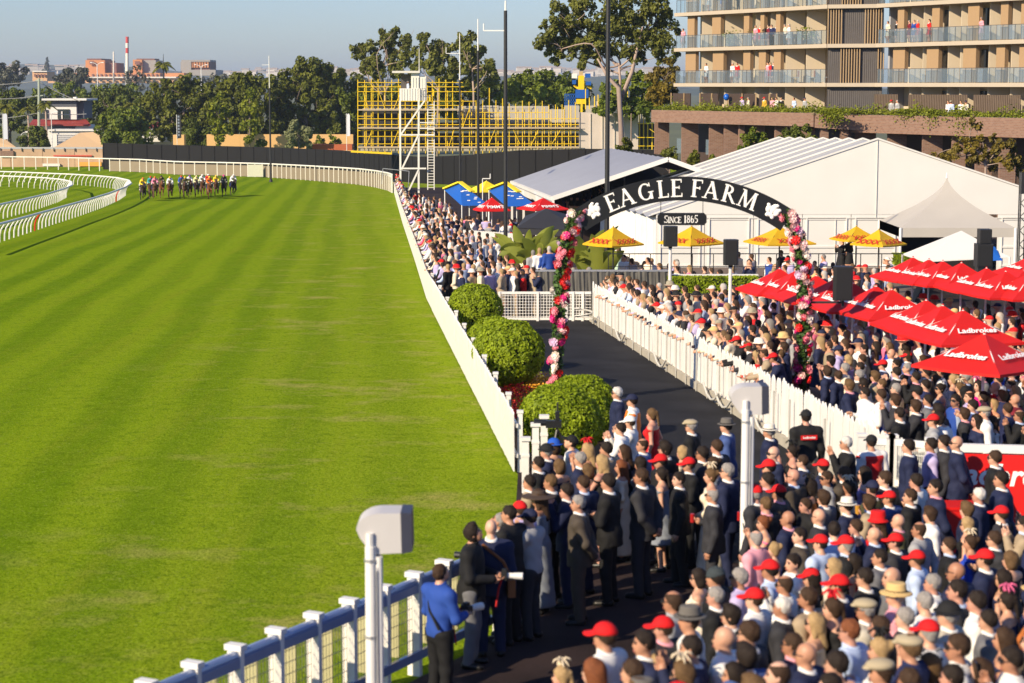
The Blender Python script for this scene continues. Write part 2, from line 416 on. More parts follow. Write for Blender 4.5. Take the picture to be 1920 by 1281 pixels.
# ------------------------------------------------------------------ bodies grown from distance fields (one continuous surface each)
def sd_cap(P, a, b, ra, rb):
    a = np.array(a, np.float32); b = np.array(b, np.float32); ab = b - a
    t = np.clip(((P - a) @ ab) / max(ab @ ab, 1e-9), 0, 1)
    return np.linalg.norm(P - a - t[..., None] * ab, axis=-1) - (ra + (rb - ra) * t)
def sd_ell(P, c, r, M=None):
    q = P - np.array(c, np.float32)
    if M is not None: q = q @ np.array(M, np.float32)
    r = np.array(r, np.float32)
    k0 = np.linalg.norm(q / r, axis=-1); k1 = np.linalg.norm(q / (r * r), axis=-1)
    return k0 * (k0 - 1) / np.maximum(k1, 1e-6)
def smin(a, b, k):
    h = np.clip(0.5 + 0.5 * (b - a) / k, 0, 1)
    return b + (a - b) * h - k * h * (1 - h)
def surface(fn, lo, hi, h):
    """naive surface nets -> verts, quads"""
    lo = np.array(lo, np.float32) - h; hi = np.array(hi, np.float32) + h
    n = np.ceil((hi - lo) / h).astype(int) + 1
    ax = [lo[i] + h * np.arange(n[i], dtype=np.float32) for i in range(3)]
    P = np.stack(np.meshgrid(*ax, indexing='ij'), -1)
    D = fn(P); S = D < 0
    nx, ny, nz = [k - 1 for k in n]
    acc = np.zeros((nx, ny, nz, 3), np.float32); cnt = np.zeros((nx, ny, nz), np.float32)
    for axis in range(3):
        o = [(axis + 1) % 3, (axis + 2) % 3]
        for i in (0, 1):
            for j in (0, 1):
                s0 = [slice(0, nx), slice(0, ny), slice(0, nz)]; dims = [nx, ny, nz]
                for q, e in zip(o, (i, j)): s0[q] = slice(e, dims[q] + e)
                s1 = list(s0); s1[axis] = slice(1, dims[axis] + 1); s0[axis] = slice(0, dims[axis])
                d0, d1 = D[tuple(s0)], D[tuple(s1)]
                m = (d0 < 0) != (d1 < 0)
                t = np.where(m, d0 / np.where(np.abs(d0 - d1) < 1e-9, 1, d0 - d1), 0)
                p0 = P[tuple(s0)].copy(); p0[..., axis] += t * h
                acc += np.where(m[..., None], p0, 0); cnt += m
    act = cnt > 0
    idx = -np.ones(act.shape, np.int64); idx[act] = np.arange(act.sum())
    V = acc[act] / cnt[act][:, None]
    Q = []
    for axis in range(3):
        o = [(axis + 1) % 3, (axis + 2) % 3]
        sl0 = [slice(1, nx), slice(1, ny), slice(1, nz)]; dims = [nx, ny, nz]
        sl0[axis] = slice(0, dims[axis]); sl1 = list(sl0); sl1[axis] = slice(1, dims[axis] + 1)
        a, b = S[tuple(sl0)], S[tuple(sl1)]
        w = np.argwhere(a != b)
        if len(w) == 0: continue
        g = w.copy()
        for q in o: g[:, q] += 1
        flip = a[tuple(w.T)]
        def cell(e0, e1):
            c = g.copy(); c[:, o[0]] -= e0; c[:, o[1]] -= e1; return idx[tuple(c.T)]
        q4 = np.stack([cell(1, 1), cell(0, 1), cell(0, 0), cell(1, 0)], 1)
        q4[~flip] = q4[~flip][:, ::-1]
        Q.append(q4)
    Q = np.concatenate(Q)
    Q = Q[(Q >= 0).all(1)]
    return V, Q

UP = np.array((0, 0, 1.0))
class Pose:
    """joints in metres, facing +Y, left-right mirrored unless given"""
    def __init__(s, female=False, arms='down', lean=0.0, stride=0.0, head=(0, 0), seat=False, build=1.0, turn=0.0):
        s.f = female; b = build; s.b = b; s.lean = lean; s.arms = arms
        sw = (0.165 if female else 0.195) * b
        def L(z, y=0.0):                                     # lean forward about the hips
            dz = max(0, z - 0.95)
            return np.array((0, y + dz * math.sin(lean), min(z, 0.95) + dz * math.cos(lean)))
        s.pelvis, s.chest, s.neck0, s.neck1 = L(0.98), L(1.28, 0.01), L(1.44, -0.005), L(1.53, 0.012)
        s.head = L(1.635, 0.025)
        s.hpitch, s.hyaw = head
        s.sh = [L(1.405) + np.array((q * sw, -0.01, 0)) for q in (-1, 1)]
        A = {'down': [((.055, -.03, -.28), (.02, .075, -.25))],
             'behind': [((.06, -.10, -.26), (-.17, -.10, -.20))],
             'clasp': [((.075, -.02, -.27), (-.20, .20, -.10))],
             'face': [((.06, .14, -.23), (-.13, .10, .27))],
             'point': [((.05, -.03, -.28), (.02, .07, -.25)), ((.02, .22, -.16), (-.05, .24, .10))],
             'camera': [((.08, .04, -.27), (-.16, .25, -.02))],
             'rail': [((.05, .14, -.24), (-.02, .25, -.06))],
             'hip': [((.05, -.03, -.28), (.02, .07, -.25)), ((.16, -.05, -.24), (-.12, .06, -.20))],
             'drink': [((.05, -.03, -.28), (.02, .08, -.25)), ((.06, .0, -.27), (-.10, .21, .08))],
             'fold': [((.07, .05, -.26), (-.25, .14, .03))]}[arms]
        if len(A) == 1: A = A * 2
        s.el, s.wr, s.hd = [], [], []
        for q, i in ((-1, 0), (1, 1)):
            u, w = A[i]; m = np.array((q, 1, 1.0))
            e = s.sh[i] + np.array(u) * m; r = e + np.array(w) * m
            d = (r - e) / np.linalg.norm(r - e)
            s.el.append(e); s.wr.append(r); s.hd.append(r + d * 0.085)
        st = stride
        s.hip = [np.array((q * (0.088 if female else 0.092) * b, 0, 0.93)) for q in (-1, 1)]
        s.kn = [np.array((q * 0.10, 0.02 + q * st * 0.5, 0.50)) for q in (-1, 1)]
        s.an = [np.array((q * 0.115, -0.02 + q * st, 0.085)) for q in (-1, 1)]
        s.toe = [a + np.array((q * 0.03, 0.15, -0.05)) for a, q in zip(s.an, (-1, 1))]
        s.Mh = np.array(Matrix.Rotation(s.hyaw, 3, 'Z') @ Matrix.Rotation(-s.hpitch, 3, 'X'))
    def torso(s, P, g=0.0):
        b = s.b; f = s.f
        ch = s.chest; sc_ = (0.150, 0.105) if f else (0.172, 0.118)
        d = sd_ell(P, ch + np.array((0, 0, 0.02)), (sc_[0]*b + g, sc_[1]*b + g, 0.21 + g))
        wa = 0.5 * (s.pelvis + ch)
        d = smin(d, sd_ell(P, wa, ((0.118 if f else 0.148)*b + g, (0.092 if f else 0.112)*b + g, 0.18 + g)), 0.08)
        d = smin(d, sd_ell(P, s.pelvis - np.array((0, 0.01, 0.03)), ((0.168 if f else 0.162)*b + g, 0.118*b + g, 0.15 + g)), 0.08)
        d = smin(d, sd_cap(P, s.sh[0], s.sh[1], 0.062 + g, 0.062 + g), 0.07)
        if f:
            for q in (-1, 1): d = smin(d, sd_ell(P, ch + np.array((q * 0.065, 0.085, 0.02)), (0.06 + g, 0.055 + g, 0.06 + g)), 0.03)
        return d
    def arm(s, P, g=0.0, lo=True):
        k = 0.84 if s.f else 1.0; d = None
        for i in (0, 1):
            a = sd_cap(P, s.sh[i], s.el[i], 0.054*k + g, 0.043*k + g)
            if lo: a = smin(a, sd_cap(P, s.el[i], s.wr[i], 0.042*k + g, 0.030*k + g), 0.03)
            d = a if d is None else np.minimum(d, a)
        return d
    def legs(s, P, g=0.0, z0=0.0):
        d = None
        for i in (0, 1):
            a = sd_cap(P, s.hip[i], s.kn[i], 0.088*s.b + g, 0.058 + g)
            a = smin(a, sd_cap(P, s.kn[i], s.an[i], 0.056 + g, 0.040 + g * 1.4), 0.04)
            d = a if d is None else smin(d, a, 0.02)
        return d
    def hands(s, P):
        d = None
        for i in (0, 1):
            a = sd_ell(P, 0.5 * (s.wr[i] + s.hd[i]), (0.04, 0.04, 0.055))
            d = a if d is None else np.minimum(d, a)
        return d
    def headf(s, P):
        M = s.Mh; h = s.head
        q = ((P - h.astype(np.float32)) @ M.astype(np.float32)) / 0.94
        d = sd_ell(q, (0, -0.012, 0.025), (0.076, 0.096, 0.098))
        d = smin(d, sd_ell(q, (0, 0.032, -0.055), (0.054, 0.055, 0.070)), 0.05)
        d = smin(d, sd_cap(q, (0, 0.085, 0.010), (0, 0.108, -0.028), 0.008, 0.014), 0.015)       # nose
        for e in (-1, 1):
            d = smin(d, sd_ell(q, (e * 0.077, -0.012, -0.012), (0.010, 0.020, 0.032)), 0.008)     # ears
            d = np.maximum(d, -sd_ell(q, (e * 0.033, 0.092, 0.012), (0.018, 0.012, 0.011)))       # eye sockets
        d = smin(d, sd_ell(q, (0, 0.083, -0.066), (0.024, 0.009, 0.010)), 0.008)                   # lips
        return d * 0.94
    def body(s, P):
        d = s.torso(P)
        d = smin(d, s.arm(P), 0.04); d = smin(d, s.legs(P), 0.05); d = np.minimum(d, s.hands(P) + 0) if False else smin(d, s.hands(P), 0.02)
        d = smin(d, sd_cap(P, s.neck0, s.neck1, 0.060 if not s.f else 0.048, 0.054 if not s.f else 0.045), 0.04)
        for i in (0, 1): d = smin(d, sd_cap(P, s.an[i] - np.array((0, 0.03, 0.035)), s.toe[i], 0.045, 0.034), 0.03)
        return smin(d, s.headf(P), 0.018)

def fingers(s):
    """four unequal bent fingers and a thumb for each hand, rooted inside the palm"""
    B = MB()
    for i, q in ((0, -1), (1, 1)):
        w, h = s.wr[i], s.hd[i]; d = (h - w) / np.linalg.norm(h - w)
        side = np.array((0, 1.0, 0)) - d * d[1]
        if np.linalg.norm(side) < 0.3: side = np.array((q * 1.0, 0, 0)) - d * d[0] * q
        side /= np.linalg.norm(side); nor = np.cross(d, side) * q
        for k, (off, ln) in enumerate(((0.028, 0.066), (0.010, 0.076), (-0.009, 0.070), (-0.026, 0.054))):
            a = w + d * 0.075 + side * off
            p1 = a + d * ln * 0.55 - nor * 0.006; p2 = p1 + d * ln * 0.40 - nor * 0.028
            B.tube([a - d * 0.02, a, p1, p2], (0.010, 0.0105, 0.0095, 0.007), 5)
        a = w + d * 0.035 + side * 0.026
        B.tube([a - side * 0.01, a + side * 0.022 + d * 0.022, a + side * 0.026 + d * 0.058 - nor * 0.012], (0.012, 0.012, 0.008), 5)
    return B

skin_slot = mat('skin', (0.46, 0.25, 0.16), 0.5, var=0.08, scale=12)
eye_dark = mat('eye_dark', (0.02, 0.012, 0.01), 0.3)
lip_mat = mat('lips', (0.34, 0.10, 0.08), 0.45)

class Figure:
    """the shared meshes of one pose"""
    def __init__(s, h=0.017, **kw):
        p = s.p = Pose(**kw)
        lo, hi = (-0.52, -0.45, 0.0), (0.52, 0.75 if p.lean > 0.2 or p.arms in ('face', 'camera', 'rail', 'point', 'fold') else 0.42, 1.80)
        V, Q = surface(p.body, lo, hi, h)
        q = (V - p.head) @ p.Mh
        B = fingers(p)
        Hm = lambda c: p.Mh @ (np.array(c) * 0.94) + p.head
        for e in (-1, 1):
            B.ball(Hm((e * 0.033, 0.083, 0.012)), (0.013, 0.013, 0.008), 6, 4, 1)
            B.bar(Hm((e * 0.018, 0.094, 0.032)), Hm((e * 0.050, 0.086, 0.033)), 0.008, 0.008, 1)
        B.bar(Hm((-0.022, 0.089, -0.066)), Hm((0.022, 0.089, -0.066)), 0.012, 0.011, 2)
        V2 = np.array(B.v, np.float32); n = len(V)
        faces = [tuple(f) for f in Q] + [tuple(i + n for i in f) for f in B.f]
        mi = [0] * len(Q) + B.m
        s.body = new_mesh('person', np.concatenate([V, V2]), faces, (skin_slot, eye_dark, lip_mat), mi, True)
        s.h = h; s.cl = {}; s.lo, s.hi = lo, hi
    def cloth(s, kind):
        if kind in s.cl: return s.cl[kind]
        p, h = s.p, s.h
        nb = lambda P: P[..., 2] - (1.475 if not p.f else 1.45) * 1.0
        ln = p.lean
        def neckcut(P, z=1.475):
            c = np.array((0, (z - .95) * math.sin(ln), .95 + (z - .95) * math.cos(ln))); nrm = np.array((0, math.sin(ln) - (0.25 if True else 0), math.cos(ln)))
            return (P - c.astype(np.float32)) @ nrm.astype(np.float32)
        def folds(P, k): return k * np.sin(P[..., 2] * 34 + P[..., 0] * 23 + np.sin(P[..., 1] * 31) * 1.5)
        if kind == 'jacket':
            def fn(P):
                d = smin(p.torso(P, 0.026), p.arm(P, 0.022), 0.05)
                d = smin(d, sd_cap(P, (0, -0.005, 0.95), (0, -0.005, 0.74), 0.165 * p.b, 0.185 * p.b), 0.06) if True else d
                d = d + folds(P, 0.0035)
                d = np.maximum(d, neckcut(P, 1.500)); return np.maximum(d, 0.80 - P[..., 2])
        elif kind in ('shirt', 'tshirt', 'vest'):
            def fn(P):
                d = p.torso(P, 0.020)
                if kind != 'vest': d = smin(d, p.arm(P, 0.018 if kind == 'shirt' else 0.022, kind == 'shirt'), 0.045)
                d = d + folds(P, 0.003)
                d = np.maximum(d, neckcut(P, 1.51 if kind != 'vest' else 1.46)); return np.maximum(d, 0.90 - P[..., 2])
        elif kind == 'trousers':
            def fn(P):
                d = smin(p.legs(P, 0.020), sd_ell(P, p.pelvis - np.array((0, .01, .04)), (0.176 * p.b, 0.134 * p.b, 0.15)), 0.05) + folds(P, 0.003)
                return np.maximum(np.maximum(d, P[..., 2] - 1.0), 0.055 - P[..., 2])
        elif kind == 'dress':
            def fn(P):
                d = p.torso(P, 0.014)
                d = smin(d, sd_cap(P, (0, 0, 1.0), (0, 0.01, 0.50), 0.15, 0.25), 0.06) + folds(P, 0.004)
                d = np.maximum(d, neckcut(P, 1.40)); return np.maximum(d, 0.48 - P[..., 2])
        elif kind == 'longdress':
            def fn(P):
                d = smin(p.torso(P, 0.014), p.arm(P, 0.016, True), 0.03)
                d = smin(d, sd_cap(P, (0, 0, 1.0), (0, 0.0, 0.15), 0.145, 0.23), 0.06) + folds(P, 0.004)
                d = np.maximum(d, neckcut(P, 1.44)); return np.maximum(d, 0.12 - P[..., 2])
        elif kind == 'shoes':
            def fn(P):
                d = None
                for i in (0, 1):
                    a = sd_cap(P, p.an[i] - np.array((0, 0.035, 0.035)), p.toe[i], 0.056, 0.046)
                    d = a if d is None else np.minimum(d, a)
                return np.maximum(d, 0.004 - P[..., 2])
        elif kind == 'collar':
            def fn(P):
                d = sd_cap(P, p.neck0 - np.array((0, 0, 0.01)), p.neck1, 0.092 if not p.f else 0.070, 0.074 if not p.f else 0.060)
                hi_ = (P - (p.neck0 + (p.neck1 - p.neck0) * 0.98).astype(np.float32)) @ (np.array((0, -0.28, 1.0)) / 1.04).astype(np.float32)
                return np.maximum(d, hi_)
        lo, hi = list(s.lo), list(s.hi)
        if kind in ('trousers',): hi[2] = 1.05
        if kind == 'shoes': hi[2] = 0.2
        if kind == 'collar': lo = [-0.2, -0.2 , 1.25]; hi = [0.2, 0.5, 1.66]
        V, Q = surface(fn, lo, hi, h if kind not in ('collar',) else 0.011)
        s.cl[kind] = mesh_np(kind, V, Q, mat('cloth_navy', (0.012, 0.016, 0.045), 0.85))
        return s.cl[kind]

# things worn on the head: meshes about the head's centre, shared by every pose
def head_ell(q, g): return np.minimum(sd_ell(q, (0, -0.012, 0.025), (0.076 + g, 0.096 + g, 0.098 + g)), sd_ell(q, (0, -0.02, -0.03), (0.066 + g, 0.07 + g, 0.07 + g)))
def wave(P, k, f=55): return k * np.sin(P[..., 0] * f + np.sin(P[..., 2] * f * 0.8) * 1.5) * np.cos(P[..., 1] * f * 0.9)
def hair_fn(kind):
    def short(P): 
        d = sd_ell(P, (0, -0.012, 0.025), (0.085, 0.106, 0.109)) + wave(P, 0.006, 70)
        d = np.maximum(d, -0.062 - P[..., 2] + np.maximum(0, P[..., 1] + 0.05) * 0.9)
        return np.maximum(d, (P @ np.array((0, 0.80, -0.60), np.float32)) - 0.024)
    def thin(P):
        d = head_ell(P, 0.008) + wave(P, 0.002)
        d = np.maximum(d, (P @ np.array((0, 0.75, -0.66), np.float32)) - 0.012)
        return np.maximum(d, -(sd_ell(P, (0, 0.0, 0.16), (0.07, 0.11, 0.09))))
    def full(P):
        d = smin(head_ell(P, 0.018), sd_ell(P, (0.0, 0.045, 0.115), (0.06, 0.055, 0.035)), 0.03) + wave(P, 0.005, 42)
        return np.maximum(d, (P @ np.array((0, 0.86, -0.5), np.float32)) - 0.052)
    def long(P):
        d = head_ell(P, 0.020)
        d = smin(d, sd_cap(P, (0, -0.05, 0.0), (0, -0.105, -0.27), 0.088, 0.07), 0.05)
        for e in (-1, 1): d = smin(d, sd_cap(P, (e * 0.065, -0.015, 0.0), (e * 0.085, -0.01, -0.22), 0.035, 0.024), 0.03)
        d = d + wave(P, 0.006, 38)
        return np.maximum(d, np.minimum((P @ np.array((0, 0.86, -0.5), np.float32)) - 0.055, sd_ell(P, (0, 0.16, -0.1), (0.07, 0.14, 0.16)) * -1 - 0.0) if False else (P @ np.array((0, 0.97, -0.24), np.float32)) - 0.048)
    def bob(P):
        d = smin(head_ell(P, 0.024), sd_ell(P, (0, -0.035, -0.055), (0.098, 0.085, 0.085)), 0.04) + wave(P, 0.006, 40)
        return np.maximum(d, (P @ np.array((0, 0.93, -0.36), np.float32)) - 0.046)
    def bun(P):
        d = np.maximum(head_ell(P, 0.014), (P @ np.array((0, 0.80, -0.60), np.float32)) - 0.034)
        return smin(d, sd_ell(P, (0, -0.115, 0.055), (0.05, 0.045, 0.05)), 0.02) + wave(P, 0.003)
    def tail(P):
        d = np.maximum(head_ell(P, 0.014), (P @ np.array((0, 0.80, -0.60), np.float32)) - 0.034)
        return smin(d, sd_cap(P, (0, -0.11, 0.05), (0, -0.15, -0.20), 0.032, 0.020), 0.02) + wave(P, 0.004)
    return dict(short=short, thin=thin, full=full, long=long, bob=bob, bun=bun, tail=tail)[kind]
def hat_fn(kind):
    def crown(P, rx, ry, z0, z1, rt=0.85):
        z = np.clip((P[..., 2] - z0) / (z1 - z0), 0, 1); k = 1 - (1 - rt) * z
        r = np.sqrt((P[..., 0] / rx) ** 2 + ((P[..., 1] + 0.01) / ry) ** 2)
        d = (r - k) * min(rx, ry)
        d = np.maximum(d, P[..., 2] - z1); return np.maximum(d, z0 - P[..., 2])
    def brim(P, R1, z, t=0.009, droop=0.0):
        r = np.sqrt(P[..., 0] ** 2 + ((P[..., 1] + 0.01) * 0.93) ** 2)
        zz = P[..., 2] - z + droop * np.maximum(0, r - 0.09)
        return np.maximum(np.abs(zz) - t, r - R1)
    def cap(P):
        d = np.maximum(sd_ell(P, (0, -0.010, 0.030), (0.096, 0.115, 0.108)), 0.035 - P[..., 2])
        b = np.maximum(np.abs(P[..., 2] - 0.042 + (P[..., 1] - 0.08) * 0.22 + P[..., 0] ** 2 * 3.0) - 0.010, sd_ell(P, (0, 0.10, 0.04), (0.085, 0.100, 0.2)))
        return smin(d, np.maximum(b, 0.02 - P[..., 1]), 0.008)
    def straw(P): return smin(crown(P, 0.095, 0.115, 0.035, 0.145, 0.88), brim(P, 0.160, 0.042, 0.009, 0.14), 0.015)
    def fedora(P):
        d = crown(P, 0.096, 0.116, 0.035, 0.150, 0.80)
        d = np.maximum(d, -sd_ell(P, (0, 0, 0.165), (0.022, 0.09, 0.03)))
        return smin(d, brim(P, 0.150, 0.040, 0.008, -0.08), 0.012)
    def wide(P): return smin(crown(P, 0.10, 0.118, 0.03, 0.125, 0.80), brim(P, 0.235, 0.05, 0.009, 0.16), 0.02)
    def flat(P):
        d = sd_ell(P, (0, 0.0, 0.075), (0.105, 0.130, 0.055)); d = np.maximum(d, 0.035 - P[..., 2])
        return smin(d, sd_ell(P, (0, 0.115, 0.05), (0.07, 0.045, 0.014)), 0.02)
    def beanie(P): return np.maximum(head_ell(P, 0.018) + 0.003 * np.sin(P[..., 2] * 160), 0.025 - P[..., 2] - P[..., 1] * 0.25)
    def bucket(P): return smin(crown(P, 0.10, 0.12, 0.02, 0.14, 0.9), brim(P, 0.150, 0.025, 0.008, 0.75), 0.02)
    def bowler(P): return smin(np.maximum(sd_ell(P, (0, -0.01, 0.045), (0.098, 0.118, 0.11)), 0.035 - P[..., 2]), brim(P, 0.14, 0.042, 0.008, -0.1), 0.012)
    return dict(cap=cap, straw=straw, fedora=fedora, wide=wide, flat=flat, beanie=beanie, bucket=bucket, bowler=bowler)[kind]
WORN = {}
def worn(kind):
    if kind in WORN: return WORN[kind]
    if kind == 'fascinator':
        B = MB()
        B.cyl((0.03, 0.0, 0.125), (0.045, 0.0, 0.135), 0.055, 0.050, 10)
        r_ = random.Random(3)
        for k in range(9):
            a = k * 0.7; e = Vector((0.04 + 0.09 * math.cos(a), 0.09 * math.sin(a), 0.15 + 0.06 * r_.random()))
            c = Vector((0.04, 0, 0.13)); m_ = (c + e) / 2 + Vector((0, 0, 0.05))
            B.tube([c, m_, e, e + Vector((0.02 * math.cos(a), 0.02 * math.sin(a), -0.03))], (0.009, 0.014, 0.011, 0.003), 4)
        me = B.mesh('fascinator', mat('cloth_navy', (0, 0, 0)), True)
    elif kind == 'sunglasses':
        B = MB()
        for e in (-1, 1):
            B.box((e * 0.034, 0.103, 0.010), (0.048, 0.008, 0.036)); B.bar((e * 0.058, 0.100, 0.016), (e * 0.082, -0.005, 0.012), 0.005, 0.008)
        B.box((0, 0.106, 0.018), (0.03, 0.006, 0.008))
        me = B.mesh('sunglasses', black_plastic)
    else:
        hat = kind in ('cap', 'straw', 'fedora', 'wide', 'flat', 'beanie', 'bucket', 'bowler')
        fn = hat_fn(kind) if hat else hair_fn(kind)
        V, Q = surface(fn, (-0.26, -0.27, -0.34 if kind in ('long', 'tail') else -0.16), (0.26, 0.26, 0.17), 0.0115)
        me = mesh_np('hat' if hat else 'hair', V, Q, mat('cloth_navy', (0, 0, 0)))
    WORN[kind] = me
    return me
# ------------------------------------------------------------------ fences, rails, walkway, hedges
# picket fence between turf and lawn
pk = thing('picket_fence', 'long white picket fence running up the edge of the green track', 'fence', gxy(fence_x(41), 41.0))
def paling_mesh(w, h, t, name='paling', m=None):
    B = MB(); P = [(-w/2, 0, 0), (w/2, 0, 0), (w/2, 0, h - w*0.5), (0, 0, h), (-w/2, 0, h - w*0.5)]
    return B.prism(P, (0, t, 0)).mesh(name, m or white_paint)
pal = paling_mesh(0.088, 1.17, 0.022)
y = 38.2; n = 0; far_p = MB(); ang = math.atan2(1.0, -0.087)
while y < 224:
    x = fence_x(y); a = math.atan2(1.0, (fence_x(y + 1) - fence_x(y)))
    if n < 300:
        wlink('paling', pal, pk, gxy(x, y, 0.05 + rnd.uniform(-.012, .012)), (rnd.uniform(-.015, .015), rnd.uniform(-.02, .02), a))
    else:
        far_p.box(gxy(x, y, 0.62), (0.095, 0.022, 1.14), a)
    n += 1; y += 0.118
stuff(far_p.build('far_palings', white_paint, pk))
for hh in (0.35, 0.95):
    rb = MB(); ys = [38.2, 47, 54, 62, 70, 78, 90, 102, 120, 142, 170, 200, 224]
    for a, b in zip(ys[:-1], ys[1:]): rb.bar(gxy(fence_x(a) + 0.05, a, hh), gxy(fence_x(b) + 0.05, b, hh), 0.045, 0.08)
    rb.build('rail', white_paint, pk)
pm = MB().box((0, 0, 0.6), (0.10, 0.10, 1.2)).box((0, 0, 1.22), (0.13, 0.13, 0.05)).mesh('post', white_paint)
for y in (38.3, 41, 44.5, 48, 52, 56, 60, 65, 70, 76, 82, 90, 98, 106, 115, 125, 136, 148, 160, 175, 190, 206, 222):
    wlink('post', pm, pk, gxy(fence_x(y) + 0.12, y))
# square end posts where the fence meets the crowd
for k, (px, py, hh) in enumerate(((985, 925, 1.0), (1004, 905, 1.1), (1020, 893, 1.15))):
    p = gp(px, py)
    o = MB().box((0, 0, hh/2), (0.13, 0.13, hh)).box((0, 0, hh + .03), (0.19, 0.19, 0.06)).box((0, 0, hh*.72), (.15, .15, .05)).mesh('bollard', white_paint)
    tag(link('bollard', o, None, p), ['short white square post by the last paling', 'white capped post tight behind the hedge ball', 'white capped post half hidden by the dark top hat crowd', 'white post at the corner of the turf'][k], 'post', 'white end posts of the track fence')

# foreground post and rail fence
ff = thing('track_fence', 'white post fence with dark blue rails and wire mesh along the turf', 'fence', FRONT[2] - Vector((0, 0, 1.3)))
rail_blue = mat('rail_blue', (0.26, 0.32, 0.47), 0.22, 0.2, var=0.06, spec=0.7)
mesh_pale = mat('mesh_panel', (0.40, 0.37, 0.20), 0.7, var=0.1)
wire_m = mat('wire_grey', (0.24, 0.25, 0.2), 0.5, 0.3)
pv = MB().box((0, 0, 0.63), (0.07, 0.17, 1.26)).box((0, 0, 1.285), (0.12, 0.21, 0.06)).mesh('post', white_paint)
a_f = math.atan2(fd.y, fd.x)
un = Vector((fd.x, fd.y, 0)).normalized(); nn = Vector((un.y, -un.x, 0))
if nn.x < 0: nn = -nn
for p in FRONT:
    g = p - Vector((0, 0, 1.3)); wlink('post', pv, ff, g, (0, 0, a_f))
a, b = FRONT[0], FRONT[-1]
rb = MB()
for z, w, h in ((1.12, 0.10, 0.105),): rb.bar(a + nn*0.03 + Vector((0,0,z-1.3)), b + nn*0.03 + Vector((0,0,z-1.3)), w, h)
rb.cyl(a + nn*0.02 + Vector((0,0,-0.10)), b + nn*0.02 + Vector((0,0,-0.10)), 0.052, None, 10)
rb.build('top_rail', rail_blue, ff)
MB().bar(a + nn*0.07 + Vector((0,0,-1.02)), b + nn*0.07 + Vector((0,0,-1.02)), 0.05, 0.11).build('bottom_rail', rail_blue, ff)
for p, q in zip(FRONT[:-1], FRONT[1:]):
    p0, q0 = p - Vector((0,0,1.3)), q - Vector((0,0,1.3)); d = q0 - p0
    W = MB()
    for k in range(1, 12): W.cyl(p0 + d*(k/12) + Vector((0,0,.30)), p0 + d*(k/12) + Vector((0,0,1.05)), 0.004, None, 4)
    for k in range(6): 
        z = .33 + k*.135; W.cyl(p0 + d*.08 + Vector((0,0,z)), q0 - d*.08 + Vector((0,0,z)), 0.005, None, 4)
    wo = W.build('wire_panel', wire_m, ff)
    MB().bar(p0 + d*.22 - nn*.13 + Vector((0,0,.66)), p0 + d*.22 - nn*.36 + Vector((0,0,.66)), 0.02, 0.82).build('infill_panel', mesh_pale, ff)

# walkway pickets on the lawn side
wk = thing('walkway_fence', 'white vertical board fence on a concrete kerb beside the black walkway', 'fence', gxy(walk_x(60), 60.0))
kerb = struct(MB().bar(gxy(walk_x(33.4)+.10, 33.4, .10), gxy(walk_x(69.4)+.10, 69.4, .10), 0.26, 0.24).build('kerb', concrete))
wp = paling_mesh(0.20, 1.16, 0.03, 'board')
wp2 = paling_mesh(0.20, 1.22, 0.03, 'board')
y = 33.6; aw = math.atan2(1.0, wdir.x); k = 0
while y < 69.3:
    wlink('board', wp2 if k % 9 == 0 else wp, wk, gxy(walk_x(y) + 0.10, y, 0.22 + rnd.uniform(-.015, .015)), (rnd.uniform(-.02, .02), rnd.uniform(-.01, .01), aw + rnd.uniform(-.06, .06)))
    y += 0.232; k += 1
for z in (.5, 1.15):
    MB().bar(gxy(walk_x(33.5)+.17, 33.5, z), gxy(walk_x(69.4)+.17, 69.4, z), 0.05, 0.09).build('rail', white_paint, wk)
sp = MB().cyl((0,0,0), (0,0,1.12), 0.022, None, 6).mesh('stake', mat('galvanised', (.42,.41,.38), .45, .3))
for k in range(23): wlink('stake', sp, wk, gxy(walk_x(38 + k*1.38) - 0.06, 38 + k*1.38))
hose = MB()
for k in (2, 5, 6, 11, 16):
    y0 = 39 + k*1.38; pts = [gxy(walk_x(y0 + t*1.9) - .14, y0 + t*1.9, .10 + .30*(2*t-1)**2) for t in (0, .25, .5, .75, 1)]
    hose.tube(pts, 0.028, 5)
hose.tube([gxy(walk_x(67.5) - .5 + .3*math.cos(t*.5), 67.5 + .3*math.sin(t*.5), .25 + .02*t) for t in range(22)], 0.03, 5)
tag(hose.top('hose', mat('hose_grey', (.50,.49,.45), .5), gxy(walk_x(60), 60)), 'looped pale hose hanging along the foot of the white boards', 'hose')

# gate across the end of the walkway
GY = gp(1000, 603).y
gx0, gx1 = at(936, 600, GY).x, at(1108, 600, GY).x
gt = thing('mesh_gate', 'white framed mesh gate closing the far end of the black walkway', 'gate', gxy((gx0+gx1)/2, GY))
for z in (0.10, 1.02): MB().bar(gxy(gx0, GY, z), gxy(gx1, GY, z), 0.06, 0.09).build('gate_rail', white_paint, gt)
bb = MB().box((0,0,.53), (0.09,.08,1.06)).mesh('post', white_paint)
for px in (936, 1008, 1062, 1074, 1092): wlink('post', bb, gt, gxy(at(px, 600, GY).x, GY - .02))
gw = MB()
for k in range(int((gx1-gx0)/0.105)): gw.cyl(gxy(gx0+k*.105, GY, .12), gxy(gx0+k*.105, GY, 1.0), .011, None, 4)
for k in range(8): gw.cyl(gxy(gx0, GY, .18+k*.105), gxy(gx1, GY, .18+k*.105), .011, None, 4)
gw.build('mesh_panel', white_paint, gt)

